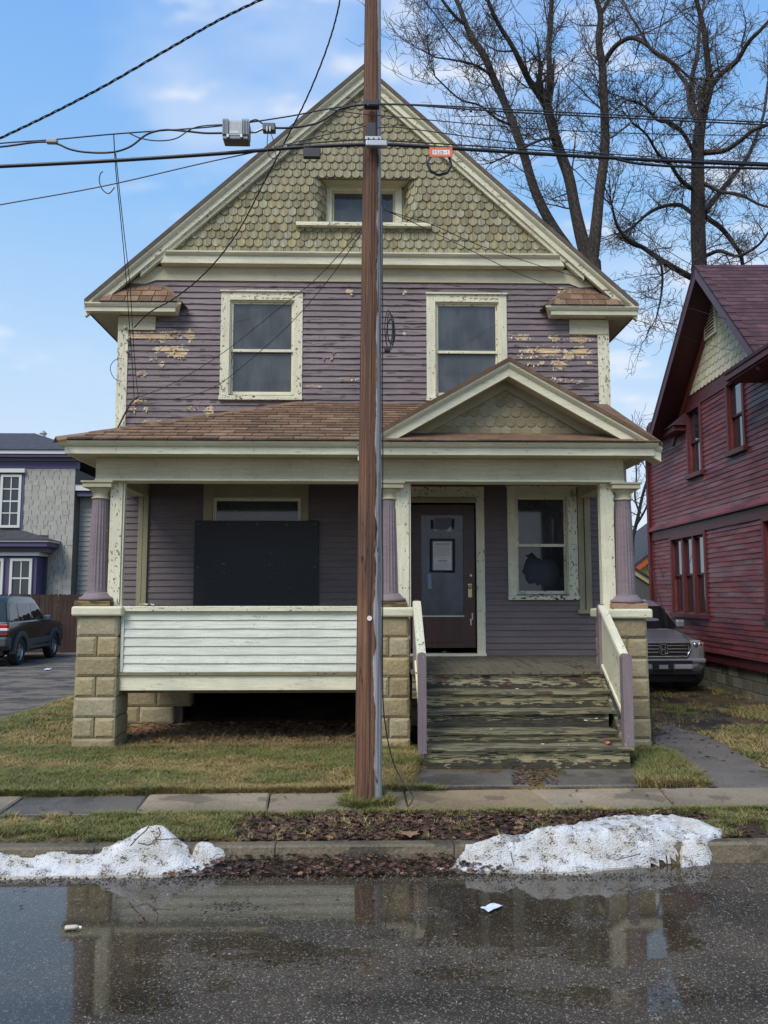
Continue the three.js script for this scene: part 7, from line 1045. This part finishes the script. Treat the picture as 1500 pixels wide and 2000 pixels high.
function snowPile(label, poly, height, over = () => true, step = .011) {
  let x0 = 1e9, x1 = -1e9, z0 = 1e9, z1 = -1e9; for (const [x, z] of poly) { x0 = Math.min(x0, x); x1 = Math.max(x1, x); z0 = Math.min(z0, z); z1 = Math.max(z1, z); } x0 -= .08; x1 += .08; z0 -= .08; z1 += .08;
  const gy = (z) => mix(.0, .152, sstep(-6.06, -6.18, z)), nx = Math.ceil((x1 - x0) / step), nz = Math.ceil((z1 - z0) / step);
  const sd = (x, z) => { const wx = x + (fbm(x * 9 + 3, z * 9 + 3, 4) - .5) * .06, wz = z + (fbm(x * 9 + 33, z * 9 + 53, 4) - .5) * .045; return inPoly(poly, wx, wz) ? polyDist(poly, wx, wz) : -polyDist(poly, wx, wz); };
  const g = sheet(x0, x1, z0, z1, nx, nz, (x, z) => { const d = sd(x, z), lump = (fbm(x * 9, z * 9, 4, 256, 5) - .45) * .07 + (fbm(x * 30, z * 30, 3, 256, 8) - .5) * .018 + (vnoise(x * 90, z * 90, 256, 2) - .5) * .008; const curbTop = d > .012 && z < -6.13 && over(x) ? .152 + Math.min(.03, d * .3) + lump * .4 : -1; return Math.max(curbTop, gy(z) + (d <= 0 ? d * 3 - .012 : height(x, z) * (1 - Math.exp(-d / .11)) + lump * Math.min(1, d / .07) + .003)); }, (x, z) => sd(x, z) > -.02);
  { const p = g.attributes.position, u = g.attributes.uv; for (let i = 0; i < p.count; i++) u.setXY(i, p.getX(i), p.getZ(i) - p.getY(i) * 1.1); }
  return single('snow_pile', label, 'snow', g, M.snow, 'old snow along the curb');
}
{
  const L = [...[[-260, 1713], [0, 1712], [130, 1711], [260, 1709], [350, 1708], [395, 1702], [438, 1692]].map(([x, y]) => gp(x, y, .005)), ...[[424, 1686], [392, 1678]].map(([x, y]) => gp(x, y, .03)), ...[[376, 1664]].map(([x, y]) => gp(x, y, .12)), ...[[362, 1650], [330, 1642], [265, 1644], [222, 1652]].map(([x, y]) => gp(x, y, .15)), ...[190, 130, 60, -60, -260].map((px, i) => [xAt(px, 1680, -6.15), -6.145])];
  const pk = gp(288, 1668, .12), pk2 = gp(215, 1676, .12), pk3 = gp(345, 1672, .12), ga = (x, z, p, sx, sz) => Math.exp(-((x - p[0]) ** 2) / sx - ((z - p[1]) ** 2) / sz);
  snowPile('dirty old snow heap with a fallen twig on it, against the curb', L, (x, z) => .03 + .045 * sstep(xAt(190, 1680, -6.1), xAt(110, 1680, -6.1), x) + .17 * ga(x, z, pk, .05, .06) + .08 * ga(x, z, pk2, .08, .05) + .05 * ga(x, z, pk3, .03, .05), (x) => x > xAt(195, 1680, -6.1) && x < xAt(385, 1680, -6.1));
  const Rr = [...[[835, 1696], [930, 1701], [1000, 1701], [1060, 1703], [1125, 1702], [1190, 1696], [1250, 1690], [1320, 1684], [1388, 1678]].map(([x, y]) => gp(x, y, .005)), ...[[1372, 1672], [1340, 1668]].map(([x, y]) => gp(x, y, .03)), ...[[1330, 1647], [1378, 1641], [1412, 1626], [1414, 1616], [1352, 1600], [1290, 1592], [1240, 1592], [1190, 1593], [1130, 1603], [1055, 1624], [1015, 1633], [1006, 1644]].map(([x, y]) => gp(x, y, .17)), ...[[1030, 1655], [1000, 1660], [960, 1668], [905, 1676], [850, 1686]].map(([x, y]) => gp(x, y, .06))];
  const c1 = gp(1110, 1662, .1), c2 = gp(1250, 1640, .14);
  snowPile('wide dirty snow bank melting over the curb on to the tree lawn', Rr, (x, z) => .05 + .055 * Math.exp(-((x - c1[0]) ** 2) / .3 - ((z - c1[1]) ** 2) / .05) + .03 * Math.exp(-((x - c2[0]) ** 2) / .4 - ((z - c2[1]) ** 2) / .06), (x) => x > xAt(905, 1680, -6.1) && x < xAt(1330, 1680, -6.1));
  // twigs on the heap
  const tw = (label, pts, y, r, group) => single('twig', label, 'twig', tube(curve(pts.map(([px, py, h]) => onY(px, py, y + (h || 0))), 14), r, 5), M.twig, group);
  const k = thing('twig', 'forked dark twig lying on the snow heap', 'twig', V(...(() => { const p = onY(290, 1650, .18); return [p.x, p.y, p.z]; })())); part(k, 'stem', tube(curve([[255, 1652], [270, 1635], [285, 1622], [291, 1613]].map(([x, y]) => onZ(x, y, pk[1] + .06)), 10), .0045, 5), M.twig); part(k, 'side_shoot', tube(curve([[270, 1646], [292, 1650], [303, 1640], [313, 1630], [310, 1616]].map(([x, y]) => onZ(x, y, pk[1] + .07)), 12), .004, 5), M.twig); part(k, 'side_shoot', tube(curve([[303, 1640], [325, 1639], [348, 1638]].map(([x, y]) => onZ(x, y, pk[1] + .07)), 8), .0035, 5), M.twig);
  tw('thin crooked twig lying on the wide snow bank', [[998, 1664, .06], [1000, 1676, .05], [1004, 1690, .02]], .05, .0035); tw('long thin twig half sunk in the snow bank', [[1200, 1680, .04], [1225, 1674, .06], [1250, 1668, .06]], .06, .003);
}
// wet leaf muck heaped in the gutter between the snow piles
{
  const mk = sheet(-1.75, 1.35, -6.18, -5.9, 150, 24, (x, z) => { const a = sstep(-1.7, -1.0, x) * sstep(1.3, .6, x); return -.02 + a * (.075 * sstep(-5.96, -6.18, z + (fbm(x * 5, z * 5, 3) - .5) * .1) + (fbm(x * 14, z * 14, 3) - .5) * .03) - .02 * (1 - a); });
  struct('gutter_muck', mk, std({ map: dirtTex, color: new THREE.Color(.5, .42, .38), roughness: .55, bumpMap: fineBump, bumpScale: .015 }));
}
function scatter(name, geo, mat, list, kind = 'stuff') { const m = new THREE.InstancedMesh(geo, mat, list.length), o = new THREE.Object3D(), c = new THREE.Color(); list.forEach(([x, y, z, ry, rx, rz, s, col, sy], i) => { o.position.set(x, y, z); o.rotation.set(rx, ry, rz, 'YXZ'); o.scale.set(s, sy || s, s); o.updateMatrix(); m.setMatrixAt(i, o.matrix); m.setColorAt(i, c.setRGB(...col)); }); m.name = name; m.userData.kind = kind; scene.add(m); return m; }
{
  const blade = (h, w, lean, a) => { const g = new GB(), d = V(Math.sin(a), 0, Math.cos(a)), s = V(Math.cos(a), 0, -Math.sin(a)); let prev = null; for (let i = 0; i <= 3; i++) { const t = i / 3, p = d.clone().multiplyScalar(lean * t * t).add(V(0, h * t * (1 - .25 * t), 0)), ww = w * (1 - t * .9), q = [p.clone().addScaledVector(s, -ww), p.clone().addScaledVector(s, ww)]; if (prev) g.quad(prev[0], prev[1], q[1], q[0]); prev = q; } return g.geo(); };
  const tuft = (seed, n, h0, h1, l0, l1) => { const q = rng(seed), l = []; for (let i = 0; i < n; i++) { const g = blade(mix(h0, h1, q()), .0026 + q() * .0022, mix(l0, l1, q()), q() * 6.283); g.translate((q() - .5) * .07, -.004, (q() - .5) * .07); l.push(g); } return merge(l); };
  const gm = new THREE.MeshPhysicalMaterial({ color: 0xffffff, roughness: .8, side: THREE.DoubleSide }), gShort = tuft(3, 14, .025, .07, .02, .09), gLong = tuft(7, 18, .06, .15, .05, .16);
  const q = rng(17), tan = [.37, .28, .105], gre = [.145, .18, .04], dry = [.22, .15, .065], dark = [.06, .075, .025];
  const col = (x, z, g) => { const m = fbm(x * 1.5 + 30, z * 2.2 + 30, 3), b = q(); let c = mix3(tan, gre, clamp(sstep(.42, .60, m + g) * (.45 + b * .8))); c = mix3(c, q() < .5 ? dry : dark, q() * .55); return mul3(c, .75 + q() * .5); };
  const A = [], B = [], walkIn = (x, z) => z < walkF(x) + .02 && z > walkB(x) - .02, pathPoly = [gp(1274, 1418), gp(1392, 1442), gp(1500, 1512), gp(1640, 1580), gp(1395, 1541), gp(1280, 1455)], padPoly = [gp(815, 1490), gp(1250, 1490), gp(1250, 1540), gp(800, 1540)];
  const blocked = (x, z) => walkIn(x, z) || inPoly(pathPoly, x, z) || inPoly(padPoly, x, z) || pierX.some((px) => Math.abs(x - px) < pierW / 2 && Math.abs(z - pierZ) < pierW / 2) || (x > .55 && x < 2.75 && z < -8.5 && z > -11.5);
  const put = (list, x, z, g, s, lim) => { if (blocked(x, z)) return; list.push([x, yardY(x, z) + .002, z, q() * 6.28, (q() - .5) * .3, (q() - .5) * .3, s, col(x, z, g)]); };
  for (let i = 0; i < 26000; i++) { const x = mix(-5.4, .75, q()), z = mix(-7.6, -9.75, q()); if (x < -4.95 && z < -7.9) continue; put(A, x, z, x < -2.6 ? .14 : z < -9.0 ? .09 : -.03, .7 + q() * .7); }
  for (let i = 0; i < 3200; i++) { const x = mix(-3.1, .4, q()), z = mix(-9.5, -10.7, q()); if (q() < (z + 10.7) / 1.2) { if (!blocked(x, z)) A.push([x, yardY(x, z) + .012, z, q() * 6.28, (q() - .5) * .8, (q() - .5) * .8, .7 + q() * .6, mul3(dry, .6 + q() * .6)]); } }
  for (let i = 0; i < 9000; i++) { const x = mix(-5, 5, q()), z = mix(-6.33, -7.05, q()), m = fbm(x * 3 + 5, z * 5 + 5, 3); if (x > -1 && x < 2.6 && q() > .06) continue; if (m < .38) continue; put(A, x, z, z < -6.75 ? .16 : .05, .6 + q() * .5); }
  for (let i = 0; i < 380; i++) { const x = mix(-2.2, 3.6, q()); put(A, x, walkF(x) + .03 + q() * .06, .2, .7 + q() * .6); }
  for (let i = 0; i < 900; i++) { const x = mix(-5, .6, q()); put(B, x, walkB(x) - .03 - q() * .05, -.02, .45 + q() * .4); }
  for (let i = 0; i < 2600; i++) { const x = mix(2.2, 3.35, q()), z = mix(-7.85, -9.3, q()); put(B, x, z, z < -8.5 ? .25 : -.02, .55 + q() * .5); }
  for (let i = 0; i < 900; i++) { const x = mix(.1, .62, q()), z = mix(-7.8, -9.2, q()); put(B, x, z, -.04, .5 + q() * .45); }
  for (let i = 0; i < 420; i++) { const a = q() * 6.283, r = .1 + q() * .1, x = poleX + Math.cos(a) * r, z = poleZ + Math.sin(a) * r; B.push([x, .155, z, q() * 6.28, (q() - .5) * .4, (q() - .5) * .4, .6 + q() * .5, col(x, z, -.05)]); }
  for (let i = 0; i < 7000; i++) { const x = mix(2.95, 8, q()), z = mix(-9, -17, q()), m = fbm(x * 1.1 + 40, z * 1.6, 3); if (m < .55 && q() > .06) continue; put(A, x, z, -.02, .8 + q() * .9); }
  for (let i = 0; i < 900; i++) { const x = mix(3.9, 5.6, q()), z = mix(-7.75, -10.5, q()); put(A, x, z, -.02, .8 + q() * .6); }
  for (let i = 0; i < 1800; i++) { const z = mix(-9, -17, q()), x = -4.9 + (q() - .5) * .5; put(A, x, z, .12, .8 + q() * .8); }
  for (let i = 0; i < 3000; i++) { const z = mix(-9.6, -15, q()), x = mix(-4.85, -3.2, q()); put(A, x, z, .1, .8 + q() * .7); }
  scatter('grass', gShort, gm, A); scatter('long_grass', gLong, gm, B);
  // leaves
  const lf = (() => { const g = new GB(), o = [[0, -.5], [.22, -.28], [.42, -.3], [.3, -.02], [.46, .2], [.2, .2], [0, .55], [-.2, .2], [-.46, .2], [-.3, -.02], [-.42, -.3], [-.22, -.28]].map(([x, z]) => V(x * .07, Math.abs(x) * .03 + z * z * .04, z * .07)), c = V(0, .004, 0); for (let i = 0; i < o.length; i++) g.tri(c, o[(i + 1) % o.length], o[i]); return g.geo(); })();
  const lm = new THREE.MeshPhysicalMaterial({ roughness: .6, side: THREE.DoubleSide }), Lv = [], lc = [[.095, .045, .028], [.06, .031, .021], [.14, .07, .042], [.036, .022, .016], [.19, .11, .06]];
  const leaf = (x, y, z, k = 1) => Lv.push([x, y, z, q() * 6.28, (q() - .5) * .75, (q() - .5) * .75, (.28 + Math.pow(q(), 1.6) * .95) * k, mul3(lc[Math.floor(Math.pow(q(), 1.3) * 5)], .7 + q() * .6)]);
  for (let i = 0; i < 6500; i++) { const x = mix(-1.45, 2.9, q()), z = mix(-6.3, -7.02, q()); if (x > .5 && q() > .55) continue; if (x < -.9 && q() > .3) continue; leaf(x, yardY(x, z) + .003 + q() * .012, z, .72); }
  for (let i = 0; i < 1000; i++) { const x = mix(-1.4, 1.0, q()), z = mix(-5.95, -6.17, q()), a = sstep(-1.6, -.9, x) * sstep(1.2, .5, x); leaf(x, .008 + a * .07 * sstep(-5.97, -6.18, z) + q() * .012, z, .62); }
  for (let i = 0; i < 520; i++) { const x = mix(-4, 4.2, q()), z = mix(-6.3, -7.02, q()); leaf(x, yardY(x, z) + .012, z, .8); }
  for (let i = 0; i < 260; i++) { const x = mix(-3.6, .6, q()), z = mix(-7.5, -9.5, q()); if (!blocked(x, z)) leaf(x, yardY(x, z) + .03, z, .7); }
  for (let i = 0; i < 300; i++) { const p = gp(1000 + q() * 90, 1496 + q() * 40); leaf(p[0], .192, p[1], .7); }
  for (let i = 0; i < 160; i++) { const x = mix(-3.5, 4, q()), z = mix(walkF(0), walkB(0), q()); if (q() < .3) leaf(x, .18, z, .6); }
  for (let i = 0; i < 230; i++) { const x = mix(-2.8, 2.8, q()), z = -6.1 + Math.pow(q(), 2.2) * 2; Lv.push([x, Math.max(WL, roadY(x, z, false)) + .004, z, q() * 6.28, (q() - .5) * .2, (q() - .5) * .2, .12 + q() * .35, mul3(lc[Math.floor(q() * 5)], .8 + q() * .5)]); }
  for (let i = 0; i < 900; i++) { const x = mix(3, 6.5, q()), z = mix(-8, -14, q()); leaf(x, yardY(x, z) + .02, z, .8); }
  for (let i = 0; i < 1500; i++) { const x = mix(-3.0, .4, q()), z = mix(-9.7, -11.6, q()); if (!blocked(x, z)) Lv.push([x, yardY(x, z) + .016 + q() * .02, z, q() * 6.28, (q() - .5) * .9, (q() - .5) * .9, .4 + q() * .6, mul3([.24, .14, .075], .6 + q() * .8)]); }
  scatter('fallen_leaves', lf, lm, Lv);
  // crumbs of dirt and grit on the snow and along the gutter
  const gr = new THREE.IcosahedronGeometry(.006, 0), Gv = []; for (let i = 0; i < 1600; i++) { const x = mix(-3.4, 3.4, q()), z = -5.83 - q() * .1 + (q() - .5) * .1; Gv.push([x, Math.max(roadY(x, z, false), WL) + .001, z, q() * 6, q() * 6, q() * 6, .4 + q() * 1.1, mul3([.07, .06, .05], .6 + q())]); } scatter('grit', flat(gr), std({ roughness: .9 }), Gv);
}
// ---- litter
{
  const paper = std({ color: 0xcfd6de, roughness: .75, side: THREE.DoubleSide });
  const crumple = (px, py, y, w, d, h, seed) => { const p = onY(px, py, y), g = new THREE.PlaneGeometry(w, d, 10, 7), a = g.attributes.position; g.rotateX(-Math.PI / 2); for (let i = 0; i < a.count; i++) a.setY(i, .004 + h * Math.pow(vnoise(a.getX(i) * 40 + seed * 7, a.getZ(i) * 40 + 9, 256, seed), 1.2)); g.computeVertexNormals(); g.rotateY(seed * .7); g.translate(p.x, y, p.z); return g; };
  single('paper_scrap', 'flat crumpled pale paper scrap on the wet road', 'litter', crumple(961, 1774, .008, .14, .07, .012, 1), paper);
  { const p = onY(140, 1816, .006), c = thing('plastic_bottle', 'small crushed pale bottle lying at the edge of the puddle', 'bottle', V(p.x, .004, p.z)); const b = lathe([[0, 0], [.014, .001], [.017, .01], [.0165, .055], [.012, .068], [.006, .075], [.006, .085], [0, .085]], 0, 0, 14); b.rotateZ(-Math.PI / 2 + .03); b.rotateY(.15); b.scale(1, .75, 1); b.translate(p.x - .04, .018, p.z); part(c, 'bottle_body', b, std({ color: 0xb9b09c, roughness: .5 })); const cp = new THREE.CylinderGeometry(.0075, .0075, .012, 12); cp.rotateZ(Math.PI / 2); cp.translate(p.x + .05, .018, p.z - .004); part(c, 'cap', flat(cp), std({ color: 0xd7d3c8, roughness: .5 })); }
  const lw = M.deck; const yf = yAt(870, 1284, zW + .2);
  { const y = floorW - .006, p = onY(870, 1280, y), c = thing('paper_cup', 'empty white cup lying on its side by the door sill', 'cup', V(p.x, y, p.z)), g = new THREE.CylinderGeometry(.033, .026, .075, 20, 1, true); g.rotateZ(Math.PI / 2); g.rotateY(-1.2); g.translate(p.x, y + .036, p.z + .02); part(c, 'cup_wall', flat(g), std({ color: 0xcac8c2, roughness: .6, side: THREE.DoubleSide })); const e = new THREE.CircleGeometry(.027, 18); e.rotateY(Math.PI - 1.2 + Math.PI / 2); e.translate(p.x + .016, y + .036, p.z + .02 - .035); part(c, 'cup_base', e.toNonIndexed(), std({ color: 0x3b302a, roughness: .8, side: THREE.DoubleSide })); }
  const yT = yAt(1030, 1460, -8.52) + .003; single('red_wrapper', 'crumpled red wrapper on the lowest step', 'litter', crumple(1190, 1454, yT, .10, .06, .035, 3), std({ color: 0xb4524a, roughness: .6, side: THREE.DoubleSide }));
  single('white_rag', 'crumpled white scrap lying on the porch railing cap', 'litter', (() => { const y = yAt(450, 1185, -9.69) + .006, g = crumple(285, 1182, y, .16, .06, .04, 5); g.computeBoundingBox(); g.translate(xAt(286, 1182, -9.76) - (g.boundingBox.min.x + g.boundingBox.max.x) / 2, 0, -9.78 - (g.boundingBox.min.z + g.boundingBox.max.z) / 2); return g; })(), std({ color: 0xc6c6bd, roughness: .8, side: THREE.DoubleSide }));
  const butt = (px, py, y, i) => { const p = onY(px, py, y), g = new THREE.CylinderGeometry(.004, .004, .035, 8); g.rotateX(Math.PI / 2); g.rotateY(i * 1.3); g.translate(p.x, y + .005, p.z); single('cigarette_end', 'white cigarette end lying on the worn wooden steps', 'litter', flat(g), std({ color: 0xd8d4c8, roughness: .7 }), 'cigarette ends on the steps'); };
  const ys = [[-9.2, 1350], [-8.98, 1389], [-8.76, 1428], [-8.52, 1460]].map(([z, py]) => yAt(1030, py, z) + .004); [[890, 1346, 0], [1010, 1346, 0], [960, 1425, 2], [1144, 1408, 1], [1165, 1404, 1], [856, 1443, 3], [1060, 1454, 3], [1110, 1456, 3]].forEach(([x, y, k], i) => butt(x, y, ys[k], i));
  single('white_scrap', 'white paper scrap on the gravel driveway', 'litter', crumple(93, 1308, yardY(-9, -20) + .016, .35, .12, .03, 7), paper);
  single('broken_stick', 'grey broken stick lying on the bare earth under the porch skirt', 'stick', merge([tube([onY(672, 1447, .22), onY(684, 1438, .25), onY(699, 1428, .3)], .012, 6), tube([onY(688, 1440, .23), onY(698, 1435, .24)], .007, 5)]), std({ color: 0x6b6257, roughness: .85 }));
  const bl = onY(800, 1636, .15); single('oak_leaf', 'large pale brown dead leaf on the dark leaf litter', 'leaf', (() => { const g = new GB(), o = [[0, -.5], [.25, -.3], [.5, -.35], [.36, 0], [.5, .3], [.18, .25], [0, .6], [-.18, .25], [-.5, .3], [-.36, 0], [-.5, -.35], [-.25, -.3]].map(([x, z]) => V(bl.x + x * .15, .175 + Math.abs(x) * .03, bl.z + z * .15)), c = V(bl.x, .18, bl.z); for (let i = 0; i < o.length; i++) g.tri(c, o[(i + 1) % o.length], o[i]); return g.geo(); })(), std({ color: 0x8a6a50, roughness: .7, side: THREE.DoubleSide }));
}
scene.traverse((o) => { if (o.isMesh) { o.castShadow = true; o.receiveShadow = true; } });
renderer.render(scene, camera);
